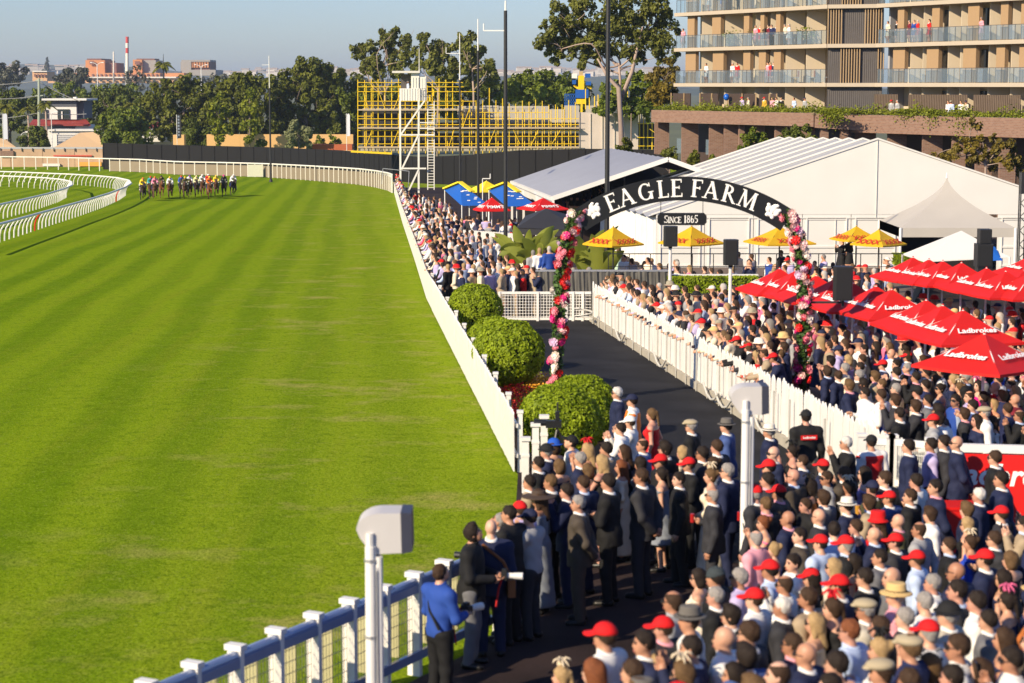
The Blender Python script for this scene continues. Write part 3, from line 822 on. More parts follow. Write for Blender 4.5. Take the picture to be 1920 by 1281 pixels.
# white mesh gate and hoarding beside the walkway at the crowd
def mesh_gate(pxa, pya, pxb, pyb, h, label):
    a, b = gp(pxa, pya), gp(pxb, pyb); d = b - a
    t = thing('mesh_gate', label, 'gate', (a+b)/2)
    for q in (a, b): MB().box(q + Vector((0,0,h/2)), (.13,.13,h)).box(q+Vector((0,0,h+.02)), (.17,.17,.05)).build('post', white_paint, t)
    for z in (.1, h*.5, h-.08): MB().bar(a+Vector((0,0,z)), b+Vector((0,0,z)), .07, .11).build('gate_rail', white_paint, t)
    w = MB()
    for k in range(1, 22): w.cyl(a+d*(k/22)+Vector((0,0,.1)), a+d*(k/22)+Vector((0,0,h-.1)), .008, None, 4)
    for k in range(9): z=.16+k*(h-.3)/9; w.cyl(a+Vector((0,0,z)), b+Vector((0,0,z)), .008, None, 4)
    w.build('mesh_panel', mat('wire_white', (.6,.6,.56), .5), t)
mesh_gate(1612, 985, 1664, 988, 1.55, 'narrow white mesh gate nearer the walkway kerb')
mesh_gate(1670, 988, 1740, 996, 1.55, 'white mesh gate butting against the red hoarding')
red_vinyl = mat('red_vinyl', (0.62, 0.012, 0.010), 0.45, var=0.06, scale=2)
hd = thing('hoarding', 'red advertising hoarding with white lettering under a white rail', 'hoarding', gp(1900, 1014))
ha, hb_ = gp(1790, 1010), gp(2060, 1020); hdv = (hb_ - ha)
MB().bar(ha+Vector((0,0,.86)), hb_+Vector((0,0,.86)), .04, 1.16).build('panel', red_vinyl, hd)
MB().bar(ha+Vector((0,0,1.53)), hb_+Vector((0,0,1.53)), .12, .13).build('top_rail', white_paint, hd)
for t in (0, .33, .66, 1): MB().box(ha+hdv*t+Vector((0,.08,.75)), (.12,.08,1.5)).build('post', white_paint, hd)
white_print = mat('white_print', (0.85, 0.84, 0.82), 0.6, var=0.03)
lt = text_mesh('Ladbrokes', 0.50, white_print, 0.012, 0.2, 0.003)
wlink('lettering', lt, hd, ha + hdv*.40 + Vector((0, -.03, 1.08)), (math.pi/2, 0, math.atan2(hdv.y, hdv.x)))
tb = thing('red_table', 'low red vinyl covered counter between the suits and the hoarding', 'counter', gp(1797, 1048))
q = gp(1797, 1048); MB().box(q+Vector((0,0,.42)), (.62,.5,.84)).build('cover', red_vinyl, tb)
MB().box(q+Vector((0,0,.86)), (.66,.54,.05)).build('top', red_vinyl, tb)

# outer rail of the track with its sheeting
def poly_at(Y): return float(np.interp(Y, [p[1] for p in OUT], [p[0] for p in OUT]))
opx = [(-60, 316), (0, 317), (100, 318.5), (193, 321), (260, 323), (333, 328), (420, 330), (500, 333), (570, 338), (633, 343), (675, 347), (705, 352), (728, 358), (737, 363)]
OUTP = [gp(*q) for q in opx]
def resample(P, step):
    out = [P[0].copy()]; acc = 0.0
    for a, b in zip(P[:-1], P[1:]):
        L_ = (b-a).length; t = step - acc
        while t < L_: out.append(a.lerp(b, t/L_)); t += step
        acc = (acc + L_) % step
    return out
ro = thing('outer_rail', 'white outer rail with pale sheeting curving round the far bend', 'rail', OUTP[7])
rp = resample(OUTP, 2.15)
HR = 2.0
pst = MB().box((0,0,HR/2), (.13,.13,HR)).mesh('post', cream_paint)
for p in rp: wlink('post', pst, ro, p)
MB().tube([p+Vector((0,0,HR)) for p in rp], .10, 6).build('top_rail', cream_paint, ro)
sheet_m = mat('pale_sheeting', (0.22, 0.18, 0.125), 0.8, var=0.12, scale=.6)
for a, b in zip(rp[:-1], rp[1:]):
    d = (b-a); 
    wl = MB().bar(a+Vector((0,0,.86)), b+Vector((0,0,.86)), .03, 1.62)
    if a.x < gp(192, 321).x: continue
    wl.build('sheeting', sheet_m, ro)
o = MB().box((0,0,1.0), (2.2,.06,1.75)).mesh('board', mat('pale_board', (.55,.55,.42), .7)); q = gp(480, 333)
tag(link('notice_board', o, None, q+Vector((0,-.35,.0))), 'pale square board leaning on the outer rail', 'board')

# inner running rails with goose-neck posts
def gooseneck(name, label, px_list, step, Hh, red_at=()):
    P = [gp(*q) for q in px_list]; pts = resample(P, step)
    t = thing(name, label, 'rail', pts[len(pts)//2])
    MB().tube([p+Vector((0,0,Hh)) for p in pts], .085, 6).build('top_rail', white_paint, t)
    B = MB()
    # the post springs from inside the track and curves over to the rail
    B.tube([(0,.62,0), (0,.60,.35*Hh), (0,.50,.62*Hh), (0,.30,.86*Hh), (0,0,Hh)], .05, 5)
    me = B.mesh('bent_post', white_paint); mr = me.copy(); mr.materials.clear(); mr.materials.append(red_vinyl)
    for i, p in enumerate(pts):
        a = pts[max(0, i-1)]; b = pts[min(len(pts)-1, i+1)]; d = (b-a)
        wlink('bent_post', mr if i in red_at else me, t, p, (0, 0, math.atan2(d.y, d.x) + math.pi*0))
    return t
gooseneck('running_rail', 'white inner running rail with bent posts nearest the open turf', [(-60, 482), (0, 461), (60, 441), (120, 420), (165, 405), (205, 390), (235, 376), (247, 367), (243, 360), (222, 354), (190, 350), (140, 346), (80, 343), (20, 340), (-60, 338)], 1.75, 1.27, (16, 48))
gooseneck('running_rail', 'shorter white running rail inside the first, ending in a tight bend', [(-60, 434), (0, 416), (45, 404), (90, 391), (122, 379), (136, 371), (135, 363), (118, 358), (85, 354), (40, 351), (-40, 348)], 1.95, 1.27)

# hedge balls
hedge_leaf = leaf_mat('hedge_leaf', (0.13, 0.19, 0.006), (0.40, 0.50, 0.014), 3.0, 0.35)
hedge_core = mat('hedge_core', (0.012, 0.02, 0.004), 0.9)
def leaf_ball(name, n, rad, size, m, seed, squash=0.93, noise=.03):
    g = np.random.default_rng(seed)
    d = g.normal(size=(n, 3)); d /= np.linalg.norm(d, axis=1)[:, None]
    lump = 1 + noise * (np.sin(d[:, 0]*9 + seed) * np.cos(d[:, 2]*7) + 0.6*np.sin(d[:, 1]*13))
    c = d * (rad * lump * g.uniform(.93, 1.02, n))[:, None] * np.array((1, 1, squash))
    return leaf_quads(name, c, d, size, m, g, .5)
def leaf_quads(name, c, d, size, m, g, spread=0.75, aspect=0.62):
    n = len(c)
    nr = d + g.normal(size=(n, 3)) * spread; nr /= np.linalg.norm(nr, axis=1)[:, None]
    u = np.cross(nr, g.normal(size=(n, 3))); u /= np.linalg.norm(u, axis=1)[:, None] + 1e-9
    v = np.cross(nr, u)
    s = (size * g.uniform(.6, 1.35, n))[:, None]
    V = np.stack([c - u*s, c + v*s*aspect + nr*s*.12, c + u*s, c - v*s*aspect + nr*s*.12], 1).reshape(-1, 3)
    Q = np.arange(4*n).reshape(n, 4)
    return mesh_np(name, V, Q, m, None, False)
bm_ = leaf_ball('foliage', 11000, 0.93, 0.042, hedge_leaf, 4)
for px, py, r_, Y, lab in ((890, 580, 52, 64, 'round clipped hedge ball farthest up the walkway, by the mesh gate'),
                          (928, 645, 56, 54.5, 'clipped hedge ball half hidden behind a larger one'),
                          (953, 662, 68, 50.5, 'large round hedge ball with red flowers at its foot'),
                          (1088, 770, 73, 42.5, 'yellow green hedge ball behind the orange vest man'),
                          (1050, 792, 80, 39.8, 'hedge ball beside the video camera and white end posts')):
    p = at(px, py, Y); rr = r_ / F * Y / .93
    t = thing('hedge_ball', lab, 'hedge', gxy(p.x, Y), 0, 'clipped hedge balls along the track fence')
    link('foliage', bm_, t, (0, 0, p.z - gz(Y)), (0, 0, rnd.uniform(0, 6)), (rr, rr, rr))
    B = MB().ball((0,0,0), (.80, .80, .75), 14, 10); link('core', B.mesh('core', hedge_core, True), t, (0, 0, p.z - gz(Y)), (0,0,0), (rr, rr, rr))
    MB().cyl(gxy(p.x, Y), gxy(p.x, Y, p.z - gz(Y)), .05, .04, 6).build('stem', mat('bark_brown', (.10,.07,.045), .9, var=.3, bump=.4), t)
# bedding flowers
def bedding(name, label, pxs, m, n, seed, hgt=.28):
    g = np.random.default_rng(seed); c = []
    for px, py, rx, ry in pxs:
        p = gp(px, py)
        for _ in range(n): c.append((p.x + g.normal()*rx, p.y + g.normal()*ry, gz(p.y) + g.uniform(.05, hgt)))
    o = link('flower_bed', leaf_quads('flowers', np.array(c), np.tile((0, -.4, .8), (len(c), 1)), .035, m, g)); stuff(o); o['label'] = label; return o
bedding('f', 'red bedding flowers', [(968, 748, .22, .9), (962, 715, .2, .8), (975, 790, .2, .7)], leaf_mat('petal_red', (.35,.008,.006), (.75,.03,.015), 4, .15), 900, 3)
bedding('f', 'orange and yellow bedding flowers', [(996, 736, .22, .5), (1005, 728, .3, .4)], leaf_mat('petal_amber', (.60,.20,.01), (.85,.50,.03), 3, .15), 700, 5)
bedding('f', 'green leaves between the bedding flowers', [(975, 760, .35, 1.0), (968, 705, .3, 1.2)], hedge_leaf, 600, 6, .2)
# ------------------------------------------------------------------ flower arch with its sign
AY = 48.0
def aat(px, py, dy=0.0): return at(px, py, AY + dy)
s_a = F / AY / math.cos(0)                               # px per metre (nearly) at the arch
arch = thing('flower_arch', 'tall black name arch on two flower wrapped posts across the walkway', 'arch', gxy(aat(1281, 700).x, AY))
sign_black = mat('sign_black', (0.012, 0.012, 0.013), 0.4, var=0.15)
sign_white = mat('sign_white', (0.86, 0.84, 0.80), 0.5, var=0.03)
cxp, cyp, R0, R1 = 1281.0, 697.0, 321.0, 366.0
pts0, pts1 = [], []
for k in range(41):
    t = R(-34.6 + 69.2 * k / 40)
    pts1.append((cxp + R1*math.sin(t), cyp - R1*math.cos(t))); pts0.append((cxp + R0*math.sin(t), cyp - R0*math.cos(t)))
B = MB()
for k in range(40):
    q = [pts0[k], pts0[k+1], pts1[k+1], pts1[k]]
    f_ = [aat(*z, -.06) for z in q]; b_ = [aat(*z, .06) for z in q]
    B.add(f_ + b_, [(0,1,2,3), (7,6,5,4), (0,4,5,1), (2,6,7,3)] + ([(0,3,7,4)] if k == 0 else []) + ([(1,5,6,2)] if k == 39 else []))
board = B.build('sign_board', sign_black, arch)
# serif capitals from strokes, in a box one unit high
def strokes(ch):
    T, t = .17, .075
    S = []
    def st(x0, y0, x1, y1, w): S.append(('s', x0, y0, x1, y1, w))
    def arc(cx, cy, rx, ry, a0, a1, w0, w1): S.append(('a', cx, cy, rx, ry, a0, a1, w0, w1))
    def serif(x, y, w=.32): S.append(('s', x-w/2, y, x+w/2, y, .055))
    W = .7
    if ch in 'EF':
        st(.17,0,.17,1,T); serif(.17,.03); st(.1,.965,.6,.965,.07); st(.6,1.0,.6,.80,.05); st(.17,.53,.48,.53,.07); st(.48,.62,.48,.44,.05); serif(.15,.97,.25)
        if ch == 'E': st(.1,.035,.62,.035,.07); st(.63,0,.63,.21,.05)
        W = .70
    elif ch == 'A':
        st(.10,.02,.42,1,.085); st(.40,1.0,.74,.02,T); st(.22,.34,.62,.34,.065); serif(.09,.03,.28); serif(.74,.03,.32); W = .86
    elif ch == 'G':
        arc(.46,.5,.40,.48,48,318,.07,.16); st(.76,.04,.76,.44,T*.9); serif(.76,.45,.32); st(.74,.98,.74,.76,.05); W = .92
    elif ch == 'L':
        st(.17,0,.17,1,T); serif(.17,.03); serif(.17,.97); st(.1,.035,.58,.035,.07); st(.59,0,.59,.23,.05); W = .66
    elif ch in 'RP':
        st(.17,0,.17,1,T); serif(.17,.03); serif(.15,.97,.25); arc(.30,.74,.27,.235,95,-95,.06,.14)
        st(.17,.965,.32,.965,.065); st(.17,.51,.32,.51,.065)
        if ch == 'R': st(.34,.52,.72,.02,.16); serif(.75,.03,.2)
        W = .80
    elif ch == 'M':
        st(.12,.02,.20,1,.075); st(.20,1,.52,.05,T*.95); st(.52,.05,.82,1,.07); st(.84,1,.90,.02,T); serif(.12,.03,.26); serif(.92,.03,.3); serif(.16,.97,.2); serif(.88,.97,.2); W = 1.06
    elif ch == 'S':
        arc(.33,.74,.24,.23,35,255,.07,.13); arc(.33,.26,.27,.24,75,-145,.14,.07); st(.54,.98,.54,.78,.05); st(.09,.02,.09,.24,.05); W = .64
    elif ch == 'I': st(.18,0,.18,1,T); serif(.18,.03); serif(.18,.97); W = .36
    elif ch == 'N':
        st(.14,.02,.14,1,.075); st(.14,1,.70,.02,T); st(.72,0,.72,1,.07); serif(.14,.03,.26); serif(.10,.97,.2); serif(.72,.97,.26); W = .86
    elif ch == 'C': arc(.46,.5,.40,.48,48,318,.07,.16); st(.74,.98,.74,.76,.05); W = .82
    elif ch == '1': st(.22,0,.22,1,T); serif(.22,.03); st(.08,.85,.22,.97,.07); W = .42
    elif ch == '8': arc(.32,.74,.21,.23,0,360,.10,.10); arc(.32,.27,.26,.26,0,360,.12,.12); W = .64
    elif ch == '6': arc(.32,.30,.25,.29,0,360,.12,.12); arc(.42,.45,.36,.53,105,185,.07,.13); W = .64
    elif ch == '5': arc(.28,.32,.27,.31,115,-140,.07,.14); st(.12,.97,.54,.97,.10); st(.15,.97,.12,.52,.07); W = .62
    else: W = .42
    return S, W
def letter_mesh(ch, hgt, m, dep=.012):
    S, W = strokes(ch); B = MB()
    for i, q in enumerate(S):
        dz = dep + i * .0007
        if q[0] == 's':
            _, x0, y0, x1, y1, w = q; L_ = math.hypot(x1-x0, y1-y0)
            # strokes that lean keep flat ends: widen across x
            if abs(y1-y0) > abs(x1-x0) * 0.8: P = [(x0-w/2, y0), (x0+w/2, y0), (x1+w/2, y1), (x1-w/2, y1)]
            else: P = [(x0, y0-w/2), (x1, y1-w/2), (x1, y1+w/2), (x0, y0+w/2)]
            B.prism([((x-W/2)*hgt, (y-.5)*hgt, 0) for x, y in P], (0, 0, dz))
        else:
            _, cx, cy, rx, ry, a0, a1, w0, w1 = q; n = 18; V = []
            for k in range(n+1):
                a = R(a0 + (a1-a0)*k/n); u = abs(math.cos(a)); w = w0 + (w1-w0)*u**1.2
                V += [((cx-W/2+(rx)*math.cos(a))*hgt, (cy-.5+ry*math.sin(a))*hgt, dz), ((cx-W/2+(rx-w)*math.cos(a))*hgt, (cy-.5+(ry-min(w, .075 if u < .5 else w))*math.sin(a))*hgt, dz)]
            B.add(V, [(2*k, 2*k+1, 2*k+3, 2*k+2) for k in range(n)])
    return B.mesh('letter', m), W
# letters around the arc; angles from the photograph
LH = 33.0
for ch, px, py in (('E',1145,374),('A',1172,362),('G',1209,355),('L',1243,351),('E',1269,351),('F',1308,351),('A',1334,356),('R',1368,364),('M',1402,376)):
    ang_ = math.atan2(px - cxp, cyp - py)
    rr = 0.5*(R0 + R1) + (1.0)
    p = aat(cxp + rr*math.sin(ang_), cyp - rr*math.cos(ang_), -.062)
    me, W = letter_mesh(ch, LH/s_a, sign_white)
    o = wlink('letter', me, arch, p); o.rotation_euler = (Matrix.Rotation(ang_, 3, 'Y') @ Matrix.Rotation(math.pi/2, 3, 'X')).to_euler()
# crest of three plumes
def crest(px, py, ang_):
    B = MB()
    for k, (x, y, rx, ry) in enumerate(((-.11,.02,.07,.10), (0,.06,.075,.13), (.11,.02,.07,.10), (-.15,.10,.05,.04), (.15,.10,.05,.04), (.05,.17,.05,.04), (0,-.10,.12,.055), (-.07,-.14,.05,.04), (.07,-.14,.05,.04))):
        B.ball((x, y, 0), (rx, ry, .018 + .002*k), 12, 6)
    o = wlink('crest', B.mesh('crest', sign_white, True), arch, aat(px, py, -.062))
    o.rotation_euler = (Matrix.Rotation(ang_, 3, 'Y') @ Matrix.Rotation(math.pi/2, 3, 'X')).to_euler()
crest(1113, 396, R(-29)); crest(1448, 396, R(29))
# the small hanging sign
hs = thing('hanging_sign', 'small black oblong sign hanging under the name arch', 'sign', aat(1279, 411))
B = MB(); P = []
hw, hh, cc = 46/s_a, 11.5/s_a, 5/s_a
for x, y in ((-hw+cc, -hh), (hw-cc, -hh), (hw, -hh+cc), (hw, hh-cc), (hw-cc, hh), (-hw+cc, hh), (-hw, hh-cc), (-hw, -hh+cc)): P.append(aat(1279, 411, -.03) + Vector((x, 0, y)))
B.prism(P, (0, .06, 0)).build('board', sign_black, hs)
for px in (1239, 1318): tube_part('hanger', aat(px, 402), aat(px, 378), .008, black_steel, hs)
x = 1279 - 34.0
for i, ch in enumerate('SINCE 1865'):
    hL = 14.5 if ch in 'S1865' else 11.5
    if ch == ' ': x += 4.5; continue
    me, W = letter_mesh(ch, hL/s_a, sign_white, .008); w = W*hL*.80
    o = wlink('letter', me, hs, aat(x + w/2, 411 + (14.5-hL)/2, -.033)); o.rotation_euler = (math.pi/2, 0, 0); o.scale = (.84, 1, 1)
    x += w
# posts, green garland and flowers
post_l = [(1082,402),(1066,440),(1056,490),(1051,550),(1048,620),(1043,700),(1040,758)]
post_r = [(1478,402),(1496,450),(1505,500),(1509,560),(1507,620),(1503,700),(1500,762)]
garl = leaf_mat('garland_leaf', (0.015, 0.05, 0.010), (0.09, 0.17, 0.03), 5, .2)
pet = {k: mat('petal_' + k, c, .55, var=.15, scale=20) for k, c in (('scarlet', (.62,.012,.012)), ('pink', (.72,.20,.26)), ('blush', (.78,.50,.48)), ('magenta', (.60,.01,.17)), ('cream', (.80,.68,.58)), ('lilac', (.62,.42,.58)))}
def rose(m):
    B = MB(); r_ = random.Random(5)
    B.ball((0,0,0), (.6,.6,.55), 8, 6)
    for ring, (rr, z, n, s) in enumerate(((.45,.35,5,.5), (.75,.1,7,.55), (.9,-.2,8,.5))):
        for k in range(n):
            a = 2*math.pi*(k+ring*.5)/n; c = Vector((rr*math.cos(a), rr*math.sin(a), z))
            t_ = Vector((-math.sin(a), math.cos(a), 0)); o_ = Vector((math.cos(a), math.sin(a), .6)).normalized()
            B.add([c - t_*s*.6 - o_*.15, c + t_*s*.6 - o_*.15, c + t_*s*.5 + o_*s*.7, c - t_*s*.5 + o_*s*.7], [(0,1,2,3)])
    return B.mesh('flower', m, True)
roses = {k: rose(m) for k, m in pet.items()}
for side, P in (('l', post_l), ('r', post_r)):
    W3 = [aat(*q) for q in P]; W3[-1].z = gz(AY)
    MB().tube(W3, .07, 8).build('post', black_steel, arch)
    g = np.random.default_rng(11 if side == 'l' else 12); c = []; d = []
    dense = []
    for a, b in zip(W3[:-1], W3[1:]):
        for t in np.linspace(0, 1, 10, endpoint=False): dense.append(a.lerp(b, t))
    for p in dense:
        for _ in range(42):
            n_ = g.normal(size=3); n_ /= np.linalg.norm(n_); c.append(np.array(p) + n_*np.array((.17,.17,.12))*g.uniform(.6,1.15)); d.append(n_)
    link('garland', leaf_quads('garland', np.array(c), np.array(d), .055, garl, g), arch, -wloc(arch))
    keys = ['scarlet','pink','blush','magenta','cream','lilac','pink','blush','scarlet'] if side == 'l' else ['pink','blush','cream','pink','blush','magenta','lilac','scarlet','pink','blush']
    nf = 84
    for k in range(nf):
        p = dense[min(len(dense)-1, int(k/nf*len(dense)))]; a = g.uniform(0, 2*math.pi)
        off = Vector((math.cos(a)*.19, -abs(math.sin(a))*.19, g.uniform(-.1,.1)))
        tfrac = k/nf
        kk = keys[int(g.integers(len(keys)))]
        if side == 'r' and tfrac > .62 and g.random() < .45: kk = ['scarlet','magenta','pink'][int(g.integers(3))]
        if side == 'l' and .25 < tfrac < .5 and g.random() < .4: kk = 'scarlet'
        s_ = g.uniform(.06, .105)
        wlink('flower', roses[kk], arch, p + off, (math.pi/2 + g.normal()*.4, 0, math.atan2(off.y, off.x) + math.pi/2 + g.normal()*.3), (s_, s_, s_))
# loudspeakers on poles
spk_face = mat('speaker_grille', (.012,.012,.013), .6, var=.3, scale=40)
def cabinet(B, c, w, d, h, rz):
    B.box(c, (w, d, h), rz)
def pole_speaker(px, top, bot, wpx, foot_py, Y, label, pole=True):
    s_ = F/Y; p = at(px, (top+bot)/2, Y); w, h = wpx/s_, (bot-top)/s_
    t = thing('loudspeaker', label, 'loudspeaker', gxy(p.x, Y) if pole else p, 0, 'black loudspeakers above the walkway crowd')
    MB().prism([p + Vector((x*w, y*w, -h/2)) for x, y in ((-.5,-.1),(-.38,-.42),(.38,-.42),(.5,-.1),(.36,.38),(-.36,.38))], (0,0,h)).build('cabinet', black_plastic, t)
    MB().prism([p + Vector((x*w, y*w, -h*.46)) for x, y in ((-.36,-.445),(.36,-.445),(.36,-.43),(-.36,-.43))], (0,0,h*.92)).build('grille', spk_face, t)
    if pole:
        MB().cyl(gxy(p.x, Y), Vector((p.x, Y, p.z - h/2 - .02)), .055, .05, 8).build('pole', white_paint, t)
        MB().box((p.x, Y, p.z - h/2 - .03), (.12,.12,.08)).build('bracket', black_steel, t)
    return t
pole_speaker(1257, 424, 462, 27, 600, 64.5, 'black speaker on a white pole below the small hanging sign')
pole_speaker(1370, 449, 497, 29, 640, 58.5, 'black speaker on a white pole in the middle of the arch opening')
sp3 = pole_speaker(1580, 499, 563, 38, 0, 47.6, 'large black speaker bracketed out from the flower post over the red umbrellas', False)
MB().bar(aat(1512, 567), aat(1580, 567, -.2), .05, .05).bar(aat(1580, 560, -.4), aat(1580, 575, -.4), .06, .06).build('bracket', black_steel, sp3)
# ------------------------------------------------------------------ umbrellas, tents and the terrace
def canopy(cx, cy, zr, za, half, rot, n=4, sag=.05):
    """panels of a parasol: list of (corner, corner, apex) with a hanging edge"""
    P = []
    for k in range(n):
        a = rot + 2*math.pi*(k+.5)/n; P.append(Vector((cx + half*math.cos(a), cy + half*math.sin(a), zr)))
    return P, Vector((cx, cy, za))
pole_white = mat('pole_white', (.74,.73,.70), .4, var=.05)
def parasol(label, X, Y, zrim, zapex, side, rot, m, text=None, tm=None, tsize=.26, tpos=.28, shear=.2, group=None, name='parasol', cap=None, bold=.012, pole_m=None, gz0=None):
    g0 = gz(Y) if gz0 is None else gz0
    t = thing(name, label, 'parasol', (X, Y, g0), rot, group)
    half = side/math.sqrt(2)
    P, A = canopy(0, 0, zrim, zapex, half, 0, 4)
    for k in range(4):
        a, b = P[k-1], P[k]; B = MB(); n = 6; v = []; f = []
        for i in range(n+1):
            s = i/n
            for j in range(n+1):
                u = j/n; p = (a.lerp(b, u)).lerp(A, s)
                p = p - Vector((0,0, .055*math.sin(math.pi*u)*(1-s)**1.0*.35 + .05*math.sin(math.pi*s)))
                v.append(p)
        for i in range(n):
            for j in range(n): f.append((i*(n+1)+j, i*(n+1)+j+1, (i+1)*(n+1)+j+1, (i+1)*(n+1)+j))
        B.add(v, f)
        e0 = len(B.v); ed = [v[j] for j in range(n+1)]
        B.add(ed + [q - Vector((0,0,.055)) for q in ed], [(j, n+1+j, n+2+j, j+1) for j in range(n)])
        B.build_local = None
        pan = link('panel', new_mesh('panel', B.v, B.f, m, None, True), t)
        if text:
            out = ((a+b)/2); e = (b-a).normalized(); upv = (A - (a+b)/2).normalized(); nrm = e.cross(upv).normalized()
            if nrm.z < 0: nrm = -nrm
            xd = upv.cross(nrm).normalized()
            c = ((a+b)/2).lerp(A, tpos) + nrm*(.018)
            o = link('lettering', TXT(text, tsize, tm, bold, shear), pan, c)
            o.rotation_euler = Matrix((xd, upv, nrm)).transposed().to_euler()
    link('pole', MB().cyl((0,0,0), (0,0,zapex), .028, None, 8).mesh('pole', pole_m or pole_white), t)
    RB = MB()
    for k in range(4): RB.bar(P[k]*.98 + Vector((0,0,.0)), Vector((0,0,zapex-.06)), .02, .02)
    link('ribs', RB.mesh('ribs', pole_m or pole_white), t)
    link('finial', MB().ball((0,0,zapex+.0), (.028,.028,.03), 8, 6).mesh('finial', cap or m, True), t)
    return t
_T = {}
def TXT(text, size, m, bold, shear):
    k = (text, size, m.name)
    if k not in _T: _T[k] = text_mesh(text, size, m, bold, shear, .0015)
    return _T[k]
red_canvas = canvas(mat('red_canvas', (.68,.016,.012), .6, var=.12, scale=3, bump=.25), .22)
A_row = [(1846,625,R(44)), (1806,581,R(14)), (1768,572,R(12)), (1737,562,R(12)), (1672,542,R(12)), (1643,536,R(12)), (1600,530,R(10)), (1566,522,R(12)),
         (1531,516,R(10)), (1492,507,R(10)), (1462,503,R(12))]
B_row = [(1712,482,R(14)), (1742,486,R(14)), (1768,489,R(14)), (1803,492,R(14)), (1850,502,R(14)), (1886,508,R(14)), (1932,511,R(12)), (1938,476,R(12))]
seenA = ['open red square parasol turned corner on, hiding the end of its row', 'second red parasol from the corner-on one, its whole name readable', 'third red parasol along the long slanting row', 'fourth red parasol along the long slanting row',
         'red parasol midway along the slanting row with most of its name showing', 'red parasol sixth from the open end, overlapped on its near side', 'red parasol tucked behind the large bracketed speaker', 'red parasol between the bracketed speaker and the flower post',
         'red parasol directly behind the flower post', 'red parasol just walkway-side of the flower post', 'last red parasol of the slanting row, towards the walkway']
seenB = ['first red parasol of the back row, over the terrace end', 'second red parasol of the back row from the terrace end', 'third red parasol of the back row from the terrace end', 'fourth red parasol of the back row, below the small white marquee',
         'fifth red parasol of the back row, in front of the stacked speakers', 'sixth red parasol of the back row', 'red parasol at the far end of the back row', 'lone red parasol beyond the stacked speakers']
for row, seen in ((A_row, seenA), (B_row, seenB)):
    for (px, py, rt), lab in zip(row, seen):
        Y = F*(ZC-2.86)/(py-245.0); Y = float(Y); X = at(px, py, Y).x; z = at(px, py, Y).z
        parasol(lab, X, Y, 2.26, z - gz(Y), 1.95, rt, red_canvas, 'Ladbrokes', white_print, .215, .36, .25, bold=.005, group='red parasols over the betting lawn')
# yellow parasols of the terrace
yellow_canvas = canvas(mat('yellow_canvas', (.78,.46,.012), .6, var=.12, bump=.2), .25)
red_print = mat('red_print', (.50,.03,.012), .6)
TY = 75.0
for px, ap, rim, wpx, rt, lab, Y in ((1150,425,457,102,R(40),'yellow square parasol behind the banana plants and the tall black pole',75), (1297,424,455,112,R(38),'yellow square parasol under the small hanging sign',76), (1462,424,454,126,R(20),'yellow square parasol behind the end of the name arch',75.5), (1606,424,448,92,R(20),'yellow parasol behind its twin, beside the standing women',79), (1648,430,457,94,R(43),'yellow parasol in front of its twin, by the tall pointed tent',75)):
    s_ = F/Y; pa = at(px, ap, Y); pr = at(px, rim, Y)
    parasol(lab, pa.x, Y, pr.z - gz(Y), pa.z - gz(Y), wpx/s_/1.25, rt, yellow_canvas, 'XXXX', red_print, .36, .17, 0, 'yellow parasols on the terrace', bold=.008, pole_m=black_steel)
# PIMM'S parasols and the blue canopies down the lawn
for px, ap, rim, wpx, Y, rt, lab in ((922,370,393,70,112,R(20),'smaller red parasol with white lettering between two black poles'), (1018,371,391,92,106,R(28),'wider red parasol with white lettering beside the black canopy')):
    s_ = F/Y; pa = at(px, ap, Y); pr = at(px, rim, Y)
    parasol(lab, pa.x, Y, pr.z - gz(Y), pa.z - gz(Y), wpx/s_/1.25, rt, red_canvas, "PIMM'S", white_print, .34, .24, 0, 'red lettered parasols down the lawn', bold=.005)
blue_canvas = mat('blue_canvas', (.012,.10,.42), .5, var=.06)
yel_canvas2 = mat('bright_yellow_canvas', (.80,.62,.02), .55)
white_spot = mat('white_spot', (.8,.8,.8), .6)
def blue_canopy(label, px0, px1, ridge_py, foot_py, Y):
    """gable canopy seen from the end of its blue slope, with a yellow front band"""
    s_ = F/Y; a = at(px0, foot_py-26, Y+3.0); b = at(px1, foot_py-4, Y-2.0); r = at((px0*.55+px1*.45), ridge_py, Y); r2 = at(px0+46, ridge_py-2, Y+3)
    t = thing('market_canopy', label, 'canopy', gxy(r.x, Y), 0, 'blue and yellow canopies on the lawn')
    fl, fr_, bl, br = at(px0+32, foot_py, Y-2.6), at(px1+2, foot_py-1, Y-2.6), at(px0, foot_py-29, Y+2.6), at(px1-34, foot_py-29, Y+2.6)
    ap = at(px0+(px1-px0)*.36, ridge_py, Y+1.5)
    MB().prism([fl, fr_, ap], (0,0,-.05)).build('panel', blue_canvas, t)
    MB().prism([bl, fl, ap], (0,0,-.05)).build('panel', blue_canvas, t)
    MB().prism([fr_, br, ap], (0,0,-.05)).build('panel', blue_canvas, t)
    MB().prism([br, bl, ap], (0,0,-.05)).build('panel', yel_canvas2, t)
    up_ = Vector((0,0,.10))
    MB().bar(bl+up_, ap+up_, .45, .10).bar(ap+up_, ap.lerp(fr_, .45)+up_, .35, .08).build('yellow_band', yel_canvas2, t)
    g = random.Random(int(px0)); sp_ = MB()
    for _ in range(9):
        u, v = g.uniform(.1,.9), g.uniform(.1,.8); p = fl.lerp(fr_, u).lerp(ap, v*.8)
        n_ = (fr_-fl).cross(ap-fl).normalized(); n_ = n_ if n_.z > 0 else -n_
        sp_.add([p+n_*.03+(fr_-fl).normalized()*(x*.10)+(ap-fl).normalized()*(y_*.08) for x, y_ in ((-1,-1),(1,-1),(1,1),(-1,1))], [(0,1,2,3)])
    sp_.build('print', white_spot, t)
    for q in (fl, fr_, bl, br): MB().cyl(Vector((q.x,q.y,gz(q.y))), q, .04, None, 6).build('leg', pole_white, t)
